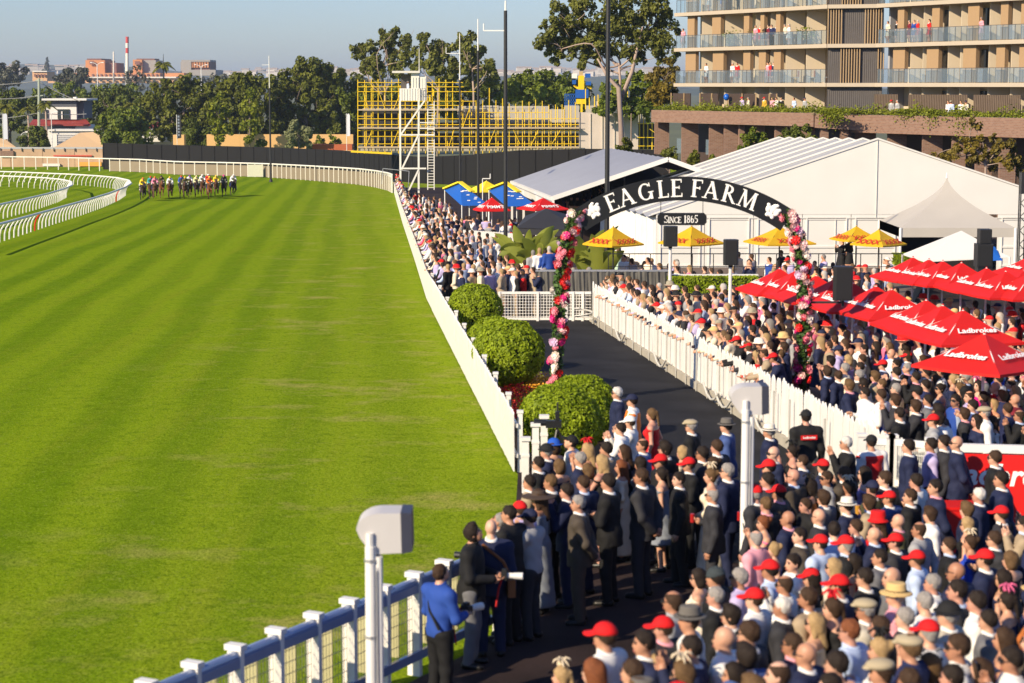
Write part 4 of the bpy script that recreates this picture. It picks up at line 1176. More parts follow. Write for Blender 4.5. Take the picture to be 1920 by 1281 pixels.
blue_canopy('blue and yellow canopy by the far end of the crowd', 834, 914, 344, 385, 136)
blue_canopy('blue and yellow canopy between the black poles and the grey roofed tent', 917, 1003, 345, 386, 128)
p_ = at(912, 339, 150); parasol('plain bright yellow parasol behind the blue canopies', p_.x, 150, 2.2, p_.z-gz(150), 2.4, R(30), yel_canvas2)
# black canopy beside the banana plants
blk_canvas = mat('black_canvas', (.028,.028,.032), .7, var=.25, scale=2)
Y = 92; t = thing('black_canopy', 'black tent canopy behind the banana plants', 'canopy', gxy(xat(1030, Y), Y))
c4 = [at(968, 427, Y-2), at(1088, 432, Y-2.2), at(1092, 410, Y+2), at(985, 405, Y+2)]; ap = at(1024, 391, Y)
for k in range(4): MB().prism([c4[k], c4[(k+1)%4], ap], (0,0,-.04)).build('panel', blk_canvas, t)
for k in range(4):
    a, b = c4[k], c4[(k+1)%4]; MB().prism([a, b, b-Vector((0,0,.3)), a-Vector((0,0,.3))], (0,.02,0)).build('valance', blk_canvas, t)
for q in c4: MB().cyl(Vector((q.x,q.y,gz(q.y))), q, .035, None, 6).build('leg', black_steel, t)
# low white picket screen down the lawn
t = thing('picket_screen', 'short run of white pickets in front of the red lettered parasols', 'fence', gxy(xat(905, 104), 104))
me = paling_mesh(.10, 1.35, .02)
for k in range(34):
    px = 870 + k*3.05; Y = 106 - k*.12; wlink('paling', me, t, gxy(xat(px, Y), Y, .1))
for k in range(12):
    px = 975 + k*1.1; Y = 100 - k*1.2; wlink('paling', me, t, gxy(xat(px, Y), Y, .1), (0,0,R(60)))
MB().bar(gxy(xat(869,106),106.05,.6), gxy(xat(973,102),102.05,.6), .04, .08).build('rail', white_paint, t)

# ---- big white marquee
tent_w = mat('tent_white', (.65,.635,.60), .6, var=.09, scale=.55, bump=.5)
tent_roof = mat('tent_roof', (.34,.345,.36), .5, var=.10, scale=.5)
tent_seam = mat('tent_seam', (.55,.54,.51), .6)
dark_in = mat('interior_shade', (.012,.011,.013), .8)  # near-black colour standing in for the shade inside the tents
MY, MB_ = 95.0, 119.0
xl, xa, xr = xat(1229, MY), xat(1640, MY), xat(2056, MY)
g0 = gz(MY); ze = at(1229, 402, MY).z; za = at(1640, 262, MY).z
dep = Vector((-1.5, MB_-MY, gz(MB_)-gz(MY)))
mq = thing('marquee', 'huge white gabled marquee below the brick podium', 'marquee', (xa, MY, g0))
L_, A_, R_ = Vector((xl,MY,ze)), Vector((xa,MY,za)), Vector((xr,MY,ze))
seam_z = at(1640, 409, MY).z
MB().prism([L_, R_, A_], (0,.05,0)).build('gable', tent_w, mq)
MB().bar(A_ + Vector((0,-.03,0)), Vector((xa, MY-.03, seam_z)), .035, .02).bar(Vector((xl,MY-.03,seam_z)), Vector((xr,MY-.03,seam_z)), .03, .05).bar(Vector((xat(1565,MY),MY-.03,seam_z)), Vector((xat(1565,MY),MY-.03,g0)), .04,.02).build('seam', tent_seam, mq)
# front wall panels with raised frames; the doorway is left open
pw = 2.35; x = xl; k = 0
d0, d1 = xat(1702, MY), xat(1800, MY)
while x < xr - .1:
    w = min(pw, xr-x)
    if not (x + w > d0 and x < d1):
        MB().box((x+w/2, MY+.02, (g0+ze)/2), (w-.03, .05, ze-g0-.02)).build('wall_panel', tent_w, mq)
        fr = MB()
        for a_, b_ in (((x+.22, g0+.25), (x+w-.22, g0+.25)), ((x+.22, g0+1.15), (x+w-.22, g0+1.15)), ((x+.22, ze-.22), (x+w-.22, ze-.22))): fr.bar((a_[0],MY-.02,a_[1]), (b_[0],MY-.02,b_[1]), .05, .09)
        for xx in (x+.22, x+w-.22): fr.bar((xx,MY-.02,g0+.2), (xx,MY-.02,ze-.18), .09, .05, 0, (1,0,0))
        fr.build('panel_frame', tent_w, mq)
    x += pw
MB().box(((d0+d1)/2, MY+2.5, (g0+ze)/2), (d1-d0+1.6, .1, ze-g0)).box((d0-.8, MY+1.3, (g0+ze)/2), (.1, 2.4, ze-g0)).box((d1+.8, MY+1.3, (g0+ze)/2), (.1, 2.4, ze-g0)).box(((d0+d1)/2, MY+1.3, g0+.03), (d1-d0+1.6, 2.4, .05)).build('doorway_shade', dark_in, mq)  # dark box painted for the shade seen through the doorway
# roof bays with a slight sag between the frames
nb = 8
for k in range(nb):
    for e, E in ((L_, 0), (R_, 1)):
        v, f = [], []; n = 8
        for i in range(n+1):
            u = i/n; o = dep*((k+u)/nb); sg = -.20*math.sin(math.pi*u)
            for j in range(4):
                q = j/3; p = A_.lerp(e + (Vector((-.25,0,-.07)) if E == 0 else Vector((.25,0,-.07))), q) + o + Vector((0,0,sg*(.5+.5*math.sin(math.pi*q))))
                v.append(p)
        for i in range(n):
            for j in range(3): f.append((i*4+j, i*4+j+1, (i+1)*4+j+1, (i+1)*4+j) if E else (i*4+j, (i+1)*4+j, (i+1)*4+j+1, i*4+j+1))
        wlink('roof_bay', new_mesh('roof_bay', v, f, tent_roof, None, True), mq, (0,0,0))
RF = MB()
for k in range(nb+1):
    o = dep*(k/nb)
    for e, s_ in ((L_,-1), (R_,1)): RF.bar(A_+o+Vector((0,0,.05)), e+o+Vector((s_*.25,0,-.02)), .10, .08)
RF.build('roof_rib', tent_w, mq)
# wall curtain along the walkway side, hung in folds
curt = mat('tent_curtain', (.66,.65,.62), .6, var=.25, scale=1.2)
v, f = [], []
n = 90
for i in range(n+1):
    u = i/n; p = L_ + dep*u; w = .10*math.sin(i*1.9) + .06*math.sin(i*.7)
    v += [p + Vector((w,0,-.1)), Vector((p.x + w*1.6, p.y, gz(p.y)))]
for i in range(n): f.append((2*i, 2*i+1, 2*i+3, 2*i+2))
wlink('side_curtain', new_mesh('side_curtain', v, f, curt, None, False), mq, (0,0,0))
v2 = [A_+dep, L_+dep, Vector(((L_+dep).x,(L_+dep).y,gz(MB_))), Vector(((R_+dep).x,(R_+dep).y,gz(MB_))), R_+dep]
MB().prism(v2, (0,.05,0)).build('back_wall', tent_w, mq)
MB().box((xat(1912,90), 90, at(1912,385,90).z), (.32,.32,at(1912,325,90).z-at(1912,445,90).z)).build('x', black_steel) if False else None
# black lighting truss at the marquee's corner
TYv = 86.0; tt = thing('lighting_truss', 'black upright truss standing at the marquee corner', 'truss', gxy(xat(1913,TYv),TYv))
zt = at(1913, 322, TYv).z; xx = xat(1913, TYv); B = MB()
for dx, dy in ((-.14,-.14),(.14,-.14),(.14,.14),(-.14,.14)): B.cyl((xx+dx,TYv+dy,gz(TYv)), (xx+dx,TYv+dy,zt), .03, None, 6)
z = gz(TYv); s_ = 1
while z < zt-.3: B.cyl((xx-.14*s_,TYv-.14,z), (xx+.14*s_,TYv-.14,z+.3), .018, None, 4); z += .3; s_ = -s_
B.build('lattice', black_steel, tt)
MB().box((xx, TYv-.2, zt-.5), (.36,.3,.9)).build('lamp_box', black_plastic, tt)

# ---- grey roofed tent down the lawn
gt_ = thing('stretch_tent', 'grey ribbed roof tent beyond the name arch, dark inside', 'tent', gxy(5.5, 125))
Yn, Yf = 115.0, 150.0
D = at(1037, 369, Yn); C = at(1253, 296, Yn); A0 = at(960, 339, Yf); B0 = at(1140, 277, Yf); E = at(1345, 330, Yn); E0 = E + (B0-C)
rb_m = mat('metal_roof', (.34,.35,.38), .42, .15, var=.10, scale=.5)
nb = 14
for k in range(nb):
    u0, u1 = k/nb, (k+1)/nb; v, f = [], []
    for i in range(5):
        u = u0+(u1-u0)*i/4; sg = -.22*math.sin(math.pi*i/4)
        v += [D.lerp(A0,u)+Vector((0,0,sg)), C.lerp(B0,u)+Vector((0,0,sg)), E.lerp(E0,u)+Vector((0,0,sg))]
    for i in range(4): f += [(3*i,3*i+1,3*i+4,3*i+3), (3*i+1,3*i+2,3*i+5,3*i+4)]
    wlink('roof_bay', new_mesh('roof_bay', v, f, rb_m, None, True), gt_, (0,0,0))
MB().bar(D+Vector((0,-.05,-.08)), C+Vector((0,-.05,-.08)), .12, .26).bar(C+Vector((0,-.05,-.08)), E+Vector((0,-.05,-.08)), .12, .26).bar(D+Vector((-.1,0,-.12)), A0+Vector((-.1,0,-.12)), .10, .22).build('fascia', tent_w, gt_)
val = MB(); n = 40
for i in range(n):
    p, q = D.lerp(A0,i/n), D.lerp(A0,(i+.82)/n); val.prism([p, q, q-Vector((0,0,.75)), p-Vector((0,0,.75))], (.02,0,0))
val.build('valance', tent_w, gt_)
for P_ in (D, D.lerp(A0,.33), D.lerp(A0,.66), A0, E): MB().box(((P_.x),P_.y,(P_.z+gz(P_.y))/2), (.16,.16,P_.z-gz(P_.y))).build('post', tent_w, gt_)
MB().prism([Vector((0.5,Yf,gz(Yf))), Vector((12,Yf,gz(Yf))), Vector((12,Yf,B0.z-.6)), Vector((7,Yf,B0.z-.1)), Vector((.5,Yf,A0.z-.1))], (0,.1,0)).build('back_wall', dark_in, gt_)  # near-black sheet painted for the unlit inside of the tent

# ---- pointed pagoda tent
PY = 88.0; s_ = F/PY
pg = thing('pagoda_tent', 'tall pointed cream tent standing against the marquee front', 'tent', gxy(xat(1770,PY),PY))
pw_ = 105/s_; cx = xat(1770,PY); zt, zr, zv = at(1770,330,PY).z, at(1770,420,PY).z, at(1770,437,PY).z
cream_t = mat('cream_canvas', (.43,.40,.355), .6, var=.07, scale=1, bump=.2)
n = 10
for k in range(4):
    v, f = [], []; a0, a1 = R(45+90*k), R(135+90*k)
    c0 = Vector((math.cos(a0),math.sin(a0),0)); c1 = Vector((math.cos(a1),math.sin(a1),0))
    for i in range(n+1):
        t = i/n; r_ = (1-t)**1.75*pw_*1.414; z = zr+(zt-zr)*t
        for j in range(5): v.append(Vector((cx,PY,z)) + c0.lerp(c1,j/4)*r_)
    for i in range(n):
        for j in range(4): f.append((i*5+j, i*5+j+1, (i+1)*5+j+1, (i+1)*5+j))
    wlink('roof_panel', new_mesh('roof_panel', v, f, cream_t, None, True), pg, (0,0,0))
    p0, p1 = Vector((cx,PY,zr))+c0*pw_*1.414, Vector((cx,PY,zr))+c1*pw_*1.414
    MB().prism([p0,p1,p1-Vector((0,0,zr-zv)),p0-Vector((0,0,zr-zv))], (0,.02,0)).build('valance', cream_t, pg)
    MB().cyl(Vector((p0.x,p0.y,gz(PY))), p0, .06, None, 8).build('leg', pole_white, pg)
MB().cyl((cx,PY,zt-.1),(cx,PY,zt+.15),.05,.02,8).build('finial', pole_white, pg)
# ---- small white marquee with a blue panel
SY = 80.0; sm = thing('small_marquee', 'small white peaked marquee with a blue side panel', 'marquee', gxy(xat(1812,SY),SY))
q0, q1, q2 = at(1733,490,SY-1), at(1893,482,SY-1), at(1813,436,SY)
q3, q4 = q1+Vector((-.2,3.4,0)), q0+Vector((-.2,3.4,0))
q2 = q2 + Vector((0,1.0,0))
for tri, m_ in (((q0,q1,q2),tent_w), ((q1,q3,q2),tent_w), ((q3,q4,q2),tent_w), ((q4,q0,q2),tent_w)): MB().prism(list(tri), (0,0,-.04)).build('panel', m_, sm)
b0, b1, b2 = at(1868,486,SY-1.05), at(1893,483,SY-1.05), at(1852,463,SY-.6)
MB().prism([at(1852,489,SY-1.12), at(1880,489,SY-1.12), at(1866,463,SY-.55), at(1852,460,SY-.55)], (0,.02,0)).build('blue_panel', blue_canvas, sm)
for q in (q0,q1,q3,q4): MB().cyl(Vector((q.x,q.y,gz(q.y))), q, .04, None, 6).build('leg', pole_white, sm)
# ---- stacked loudspeakers
KY = 70.0; ks = thing('speaker_stack', 'tall black loudspeaker stack in front of the small white marquee', 'loudspeaker', gxy(xat(1841,KY),KY))
zt, zm = at(1841,429,KY).z, at(1841,457,KY).z; s_ = F/KY; xx = xat(1841,KY)
MB().box((xx,KY,(zt+zm)/2), (22/s_,.5,zt-zm-.02)).box((xx-1/s_,KY,(zm+at(1841,500,KY).z)/2), (29/s_,.6,zm-at(1841,500,KY).z)).build('cabinet', black_plastic, ks)
MB().box((xx,KY-.26,(zt+zm)/2), (18/s_,.03,(zt-zm)*.85)).box((xx-1/s_,KY-.31,(zm+at(1841,500,KY).z)/2), (25/s_,.03,(zm-at(1841,500,KY).z)*.9)).build('grille', spk_face, ks)
MB().box((xx,KY,(gz(KY)+at(1841,500,KY).z)/2), (.5,.5,at(1841,500,KY).z-gz(KY))).build('stand', black_steel, ks)

# ---- terrace: shade-cloth wall, deck, railing, hedge, tables
shade = mat('shade_cloth', (.10,.095,.085), .8, var=.5, scale=1.5, bump=.5)
WY = 70.6; x0, x1 = xat(1004,WY), xat(1258,WY); zt = at(1100,509,WY).z
tw = thing('terrace_wall', 'dark grey cloth covered wall below the banana plants', 'wall', gxy((x0+x1)/2, WY))
v, f = [], []; n = 60
for i in range(n+1):
    u = i/n; w = .03*math.sin(i*2.3)+.02*math.sin(i*.9); v += [(x0+(x1-x0)*u, WY+w, zt), (x0+(x1-x0)*u, WY-w*1.4, gz(WY))]
for i in range(n): f.append((2*i,2*i+1,2*i+3,2*i+2))
wlink('cloth', new_mesh('cloth', v, f, shade), tw, (0,0,0))
MB().bar((x0,WY+.06,zt+.02),(x1,WY+.06,zt+.02),.14,.06).build('coping', grey_steel, tw)
deck = struct(MB().prism([gxy(x0,WY+.15,.5), gxy(xat(1700,WY),WY+.15,.5), gxy(xat(1740,90),90,.5), gxy(xat(1010,90),90,.5)], (0,0,-.45)).build('terrace_deck', mat('deck_boards', (.16,.11,.075), .8, var=.3)))
RY = 72.6; tr = thing('terrace_railing', 'thin black railing along the front of the terrace', 'railing', gxy(xat(1400,RY),RY))
rx0, rx1 = xat(1140,RY), xat(1690,RY)
for py in (476, 500, 520): MB().bar((rx0,RY,at(1400,py,RY).z),(rx1,RY,at(1400,py,RY).z),.03,.035 if py==476 else .02).build('rail', black_steel, tr)
for k in range(15):
    xx = rx0+(rx1-rx0)*k/14; wlink('baluster', unit_box(black_steel), tr, (xx,RY,(at(1400,476,RY).z+at(1400,535,RY).z)/2), (0,0,0), (.03,.03,at(1400,476,RY).z-at(1400,535,RY).z))
MB().bar((xat(1255,71),71,at(1300,517,71).z),(xat(1420,71),71,at(1300,517,71).z),.2,.10).build('white_ledge', white_paint, tr)
for lab, pa, pb, ya, yb, Yh, sd_ in (('low clipped hedge along the foot of the terrace', 1250, 1420, 519, 548, 70.6, 21), ('small clipped hedge box beside the marquee doorway', 1673, 1737, 476, 496, 84, 22)):
    g = np.random.default_rng(sd_); n = 2600; xa_, xb_ = xat(pa,Yh), xat(pb,Yh); z0, z1 = at(1300,yb,Yh).z, at(1300,ya,Yh).z
    c = np.stack([g.uniform(xa_,xb_,n), Yh+g.uniform(-.3,.3,n), g.uniform(z0,z1,n)],1); sel = g.integers(0,3,n)
    c[sel==0,1] = Yh-.3; c[sel==1,2] = z1; 
    t = thing('hedge', lab, 'hedge', gxy((xa_+xb_)/2, Yh)); o = link('foliage', leaf_quads('foliage', c, np.where((sel==1)[:,None],(0,0,1.),(0,-1.,.2)), .05, hedge_leaf, g), t, -wloc(t))
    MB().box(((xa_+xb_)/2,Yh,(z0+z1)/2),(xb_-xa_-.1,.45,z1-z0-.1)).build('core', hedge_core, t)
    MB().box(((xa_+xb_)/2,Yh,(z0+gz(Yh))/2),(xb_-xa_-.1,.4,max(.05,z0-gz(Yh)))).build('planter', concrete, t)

# ---- banana plants
ban_leaf = leaf_mat('banana_leaf', (.10,.14,.012), (.36,.38,.06), .8, .4)
def banana(label, px, top, Y, n, seed, wpx=70):
    g = random.Random(seed); s_ = F/Y; base = gxy(xat(px,Y),Y); H = at(px,top,Y).z - base.z
    t = thing('banana_plant', label, 'plant', base, 0, 'banana plants by the terrace wall')
    MB().cyl(base, base+Vector((0,0,H*.45)), .12, .08, 8).build('stem', mat('banana_stem', (.16,.17,.05), .7), t)
    for k in range(n):
        a = g.uniform(0,2*math.pi); L_ = H*g.uniform(.55,.85); up_ = g.uniform(.55,1.1); w = g.uniform(.16,.27)
        d = Vector((math.cos(a),math.sin(a)*.6,0))*(wpx/75)
        st = base+Vector((0,0,H*g.uniform(.25,.45))); pts = []
        for i in range(9):
            u = i/8; pts.append(st + d*(u*.75*L_*.8) + Vector((0,0,L_*(up_*u - .55*u*u*(1.2-up_*.5)))))
        v, f = [], []
        for i, p in enumerate(pts):
            u = i/8; ww = w*math.sin(math.pi*min(1,u*.86+.12))**.9; tg = (pts[min(8,i+1)]-pts[max(0,i-1)]).normalized(); sd_ = tg.cross(Vector((math.sin(a*3)*.6,1,math.cos(a*5)*.5))).normalized()
            nr = sd_.cross(tg)
            v += [p-sd_*ww+nr*ww*.25, p, p+sd_*ww+nr*ww*.25]
        for i in range(8): f += [(3*i,3*i+1,3*i+4,3*i+3),(3*i+1,3*i+2,3*i+5,3*i+4)]
        wlink('leaf', new_mesh('leaf', v, f, ban_leaf, None, True), t, (0,0,0))
banana('tall banana plant in front of the black canopy', 985, 398, 80, 20, 1)
banana('banana plant with upright leaves just beside the lit flower post', 1012, 415, 79, 18, 2)
banana('low banana plant at the end of the crowd', 962, 440, 82, 10, 5, 45)
banana('banana plant between the flower post and the tall black pole', 1100, 425, 77, 18, 3)
banana('banana plant under the first yellow parasol', 1124, 440, 76.5, 16, 4, 60)
# ---- tall black poles
def pole(label, px, top, foot, Y, r=.075, arms=None, name='light_pole', m=None, whitetop=0):
    p = gxy(xat(px,Y),Y); z = at(px,top,Y).z
    t = thing(name, label, 'pole', p)
    MB().cyl(p, (p.x,Y,z), r, r*.8, 8).build('shaft', m or black_steel, t)
    MB().cyl(p, p+Vector((0,0,.35)), r*1.9, r*1.6, 8).build('base', m or black_steel, t)
    for k, (dz, dx, up_) in enumerate(arms or ()):
        zz = z - dz; MB().bar((p.x,Y,zz),(p.x+dx,Y,zz),.06,.06).cyl((p.x+dx,Y,zz),(p.x+dx,Y,zz+up_),.04,None,6).build('crossarm', pole_white, t)
    if whitetop: MB().cyl((p.x,Y,z),(p.x,Y,z+whitetop),r*.5,r*.4,6).build('mast', pole_white, t)
    return t
pole('tallest black pole, standing in front of the name arch', 1137, -60, 480, 77, .10)
pole('black pole rising behind the red lettered parasols', 948, 20, 430, 101, .11, [(1.0,-1.1,.35)], whitetop=.5)
pole('thinner black pole beside the blue canopy', 897, 95, 372, 140, .10, None, whitetop=2.2)
pole('slim black pole with a white crossarm beside the judges tower', 863, 150, 335, 190, .11, [(-2.5,-1.3,.6)], whitetop=4.4)
pole('lone black pole on the outer bend before the fig trees', 508, 165, 305, 262, .13, [(-3.0,-.95,0)], whitetop=4.2)
pole('short pale bent lamp by the black pole', 905, 335, 352, 142, .04, [(0.0,.55,.35)], 'bent_lamp', pole_white)
# ------------------------------------------------------------------ apartment block over the brick podium
def brick_mat():
    m = bpy.data.materials.new('podium_brick'); m.use_nodes = True
    nt = m.node_tree; N = nt.nodes; L = nt.links.new; b = N['Principled BSDF']; b.inputs['Roughness'].default_value = .85
    tc = N.new('ShaderNodeTexCoord'); br = N.new('ShaderNodeTexBrick')
    mp = N.new('ShaderNodeMapping'); mp.inputs['Rotation'].default_value = (math.pi/2, 0, 0); L(tc.outputs['Object'], mp.inputs['Vector'])
    sx = N.new('ShaderNodeSeparateXYZ'); L(tc.outputs['Object'], sx.inputs[0])
    ad = N.new('ShaderNodeMath'); ad.operation = 'SUBTRACT'; L(sx.outputs[0], ad.inputs[0]); L(sx.outputs[1], ad.inputs[1])
    cb = N.new('ShaderNodeCombineXYZ'); L(ad.outputs[0], cb.inputs[0]); L(sx.outputs[2], cb.inputs[1]); L(cb.outputs[0], br.inputs['Vector'])
    br.inputs['Scale'].default_value = 1.0; br.inputs['Brick Width'].default_value = .34; br.inputs['Row Height'].default_value = .115; br.inputs['Mortar Size'].default_value = .014
    br.inputs['Color1'].default_value = (.185,.092,.060,1); br.inputs['Color2'].default_value = (.25,.14,.095,1); br.inputs['Mortar'].default_value = (.24,.185,.145,1)
    L(br.outputs[0], b.inputs['Base Color'])
    bp = N.new('ShaderNodeBump'); bp.inputs['Strength'].default_value = .5; bp.inputs['Distance'].default_value = .02; L(br.outputs['Fac'], bp.inputs['Height']); bp.invert = True; L(bp.outputs[0], b.inputs['Normal'])
    return m
brick = brick_mat(); grey_wall0 = mat('grey_end_wall', (.33,.33,.35), .8)
plaster = mat('cream_plaster', (.52,.43,.31), .8, var=.05, scale=1)
slab_m = mat('slab_stone', (.42,.355,.275), .8, var=.05, scale=1)
column_m = mat('brown_column', (.33,.215,.115), .75, var=.06)
clad = mat('dark_cladding', (.085,.075,.072), .6, var=.15, scale=2)
batten = mat('timber_batten', (.35,.24,.13), .7, var=.15)
ceil_m = mat('ceiling_white', (.55,.48,.40), .8)
def bal_glass():
    m = bpy.data.materials.new('balustrade_glass'); m.use_nodes = True; nt = m.node_tree; N = nt.nodes
    p = N['Principled BSDF']; p.inputs['Base Color'].default_value = (.30,.38,.46,1); p.inputs['Roughness'].default_value = .06; p.inputs['Specular IOR Level'].default_value = .9
    t = N.new('ShaderNodeBsdfTransparent'); t.inputs[0].default_value = (.86,.90,.92,1); oi = N.new('ShaderNodeObjectInfo'); mr = N.new('ShaderNodeMapRange')
    mr.inputs[3].default_value = .08; mr.inputs[4].default_value = .34; nt.links.new(oi.outputs['Random'], mr.inputs[0])
    x = N.new('ShaderNodeMixShader'); nt.links.new(mr.outputs[0], x.inputs[0]); nt.links.new(t.outputs[0], x.inputs[1]); nt.links.new(p.outputs[0], x.inputs[2])
    nt.links.new(x.outputs[0], N['Material Output'].inputs[0]); return m
bglass = bal_glass()
LV = [6.88, 9.94, 13.0, 16.06]
P0, P1 = Vector((at(1268,156,176).x,176,0)), Vector((at(1548,156,158).x,158,0))
Q0, Q1 = Vector((at(1646,156,156).x,156,0)), Vector((at(1960,156,140).x,140,0))
apt = thing('apartment_block', 'cream apartment block of deep balconies above the brick podium', 'building', Vector((28,165,-4)))
def hit_u(px, a, b):
    """where the view line through px crosses the plan line a-b: length from a"""
    d = ray(px, 156); d = Vector((d.x, d.y)); e = Vector((b.x-a.x, b.y-a.y)); L_ = e.length; e /= L_
    # a + e*u = d*t
    det = e.x*(-d.y) - e.y*(-d.x); ux = -a.x; uy = -a.y
    return (ux*(-d.y) - uy*(-d.x))/det
def wing(a, b, cols_by_floor, part_px, back, fl, bays_dark=()):
    e = (b-a).normalized(); L_ = (b-a).length; n = Vector((-e.y, e.x, 0))
    if n.dot(Vector((0,-1,0))) < 0: n = -n             # outwards, towards the track
    def pt(u, o, z): return a + e*u + n*o + Vector((0,0,z))
    for k, z in enumerate(LV):
        MB().prism([pt(-.2,.15,z), pt(L_+.2,.15,z), pt(L_+.2,-back-.3,z), pt(-.2,-back-.3,z)], (0,0,-.30)).build('floor_slab', slab_m, apt)
    for k in range(-1, len(LV)-1):
        z0 = LV[k] if k >= 0 else 4.35; z1 = LV[k+1]-.30
        MB().bar(pt(0,-back,(z0+z1)/2), pt(L_,-back,(z0+z1)/2), .15, z1-z0).build('rear_wall', plaster, apt)
        # dark doors and windows in the rear wall
        for u0, u1 in bays_dark: MB().bar(pt(u0,-back+.10,(z0+z1)/2-.15), pt(u1,-back+.10,(z0+z1)/2-.15), .05, z1-z0-.3).build('glazed_door', glass_mat, apt)
        for px in part_px:
            u = hit_u(px, a, b); u = min(max(u, .1), L_-.1)
            q0 = pt(u,-.75,(z0+z1)/2); MB().bar(q0, q0+Vector((1.55,.12,0)), .20, z1-z0).build('partition_wall', plaster, apt)
        if k >= 0:
            for pa, pb in cols_by_floor[k % len(cols_by_floor)]:
                u0, u1 = hit_u(pa, a, b), hit_u(pb, a, b)
                MB().bar(pt(u0,-.45,(z0+z1)/2), pt(u1,-.45,(z0+z1)/2), .35, z1-z0).build('column', column_m, apt)
            nbp = max(1, int(round(L_/.62))); w = L_/nbp
            for i in range(nbp):
                wlink('glass_panel', unit_box(bglass), apt, pt(w*(i+.5), .06+.02*math.sin(i), z0+.55), (0,0,math.atan2(e.y,e.x)+rnd.uniform(-.05,.05)), (w-.03,.012,1.02))
            gp_ = MB()
            for i in range(nbp+1): gp_.bar(pt(w*i,.03,z0), pt(w*i,.03,z0+1.06), .05, .05)
            gp_.bar(pt(0,.05,z0+1.08), pt(L_,.05,z0+1.08), .05, .035)
            gp_.build('balustrade_post', clad, apt)
        else:
            pass
    return pt, e, n, L_
cl2 = [[(1280,1299),(1331,1351),(1388,1401),(1417,1430),(1445,1458)], [(1283,1296),(1329,1345),(1388,1398),(1419,1426),(1448,1456)]]
ptL, eL, nL, LL = wing(P0, P1, cl2, (1302,1345,1402,1430,1459,1497,1545), 2.6, None, ((12.0,13.2),))
cr2 = [[(1668,1690),(1731,1753),(1799,1823),(1861,1877),(1904,1918)], [(1675,1687),(1739,1753),(1806,1827),(1867,1881),(1905,1916)]]
ptR, eR, nR, LR = wing(Q0, Q1, cr2, (1692,1715,1762,1785,1838,1880,1920), 2.6, None, ((4.5,5.6),(8.5,9.6)))
MB().bar(ptR(.05,-2.6,10), ptR(.05,-1.0,10), .2, 11.5).build('end_wall', grey_wall0, apt)
# stair core between the wings
ca, cb_ = P1 + Vector((0.1,-.1,0)), Q0 + Vector((.4,.6,0))
ce = (cb_-ca).normalized(); cn = Vector((ce.y,-ce.x,0)); CL = (cb_-ca).length
if cn.y > 0: cn = -cn
for k in range(-1, 3):
    z0 = LV[k] if k >= 0 else 4.35; z1 = LV[k+1]-.30 if k+1 < 4 else 20
    MB().bar(ca-cn*.35+Vector((0,0,(z0+z1)/2)), cb_-cn*.35+Vector((0,0,(z0+z1)/2)), .3, z1-z0).build('core_wall', clad, apt)
    st = {-1: (), 0: ((.25,.58,'d'),), 1: ((0,.26,'d'),(.68,1,'d'))}.get(k, ((.2,.5,'d'),))
    r = MB()
    for i in range(int(CL/.16)): r.bar(ca+ce*(i*.16)-cn*.18+Vector((0,0,z0)), ca+ce*(i*.16)-cn*.18+Vector((0,0,z1)), .03, .04)
    r.build('cladding_rib', clad, apt)
    sc_ = {0: ((.25,.60),(.93,1.05)), 1: ((0,.27),(.68,1.0)), 2: ((.25,.6),)}.get(k, ())
    for u0, u1 in sc_:
        i = u0*CL
        while i < u1*CL:
            q = ca+ce*i+cn*.02; wlink('batten', unit_box(batten), apt, q+Vector((0,0,(z0+z1)/2)), (0,0,math.atan2(ce.y,ce.x)), (.07,.16,z1-z0-.02)); i += .21
    MB().bar(ca+cn*.0+Vector((0,0,LV[k+1]-.15 if k+1<4 else 20)), cb_+cn*.0+Vector((0,0,LV[k+1]-.15 if k+1<4 else 20)), .6, .298).build('core_slab', slab_m, apt)
# garden-level screens and columns
brown_screen = mat('brown_screen', (.055,.036,.028), .6, var=.15)
for pa, pb in ((1257,1279),(1280,1290),(1309,1330),(1332,1342),(1362,1386),(1390,1412),(1419,1438),(1440,1452)):
    u0, u1 = hit_u(pa, P0, P1), hit_u(pb, P0, P1)
    MB().bar(ptL(u0,-.3,5.22), ptL(u1,-.3,5.22), .08, 1.55).build('screen', brown_screen, apt)
for px in (1255,1279,1309,1331,1361,1388,1414,1439,1453):
    u = hit_u(px, P0, P1); MB().bar(ptL(u,-.2,4.4), ptL(u,-.2,6.02), .10, .10).build('screen_post', batten, apt)
for pa, pb in ((1638,1680),(1702,1810),(1824,1912)):
    u0, u1 = hit_u(pa, Q0, Q1), hit_u(pb, Q0, Q1); i = u0
    while i < u1: wlink('screen_slat', unit_box(mat('brown_slat', (.12,.085,.06), .7)), apt, ptR(i,-.2,5.2), (0,0,math.atan2(eR.y,eR.x)), (.13,.05,1.6)); i += .19
# podium
pod = thing('brick_podium', 'red brown brick podium with deep recesses under the apartments', 'building', Vector((28,160,-4)))
def podium(a, b, ptf, L_, piers, zb, zt, AB):
    MB().bar(ptf(-1.6,1.3,(zb+zt)/2), ptf(L_+.5,1.3,(zb+zt)/2), .5, zt-zb).build('parapet', brick, pod)
    MB().prism([ptf(-1.6,1.05,zt-.4), ptf(L_+.5,1.05,zt-.4), ptf(L_+.5,-3,zt-.4), ptf(-1.6,-3,zt-.4)], (0,0,-.5)).build('garden_slab', concrete, pod)
    MB().bar(ptf(-1.4,-3.4,-1), ptf(L_+.4,-3.4,-1), .3, 9.2).build('recess_wall', brown_screen, pod)
    for pa, pb in piers:
        u0 = hit_u(pa, a, b); q0 = ptf(u0,.85,(zb-6)/2); dp = (pb-pa)/F*q0.y
        MB().bar(q0, q0+Vector((dp,.08,0)), .38, zb+6).build('pier', brick, pod)
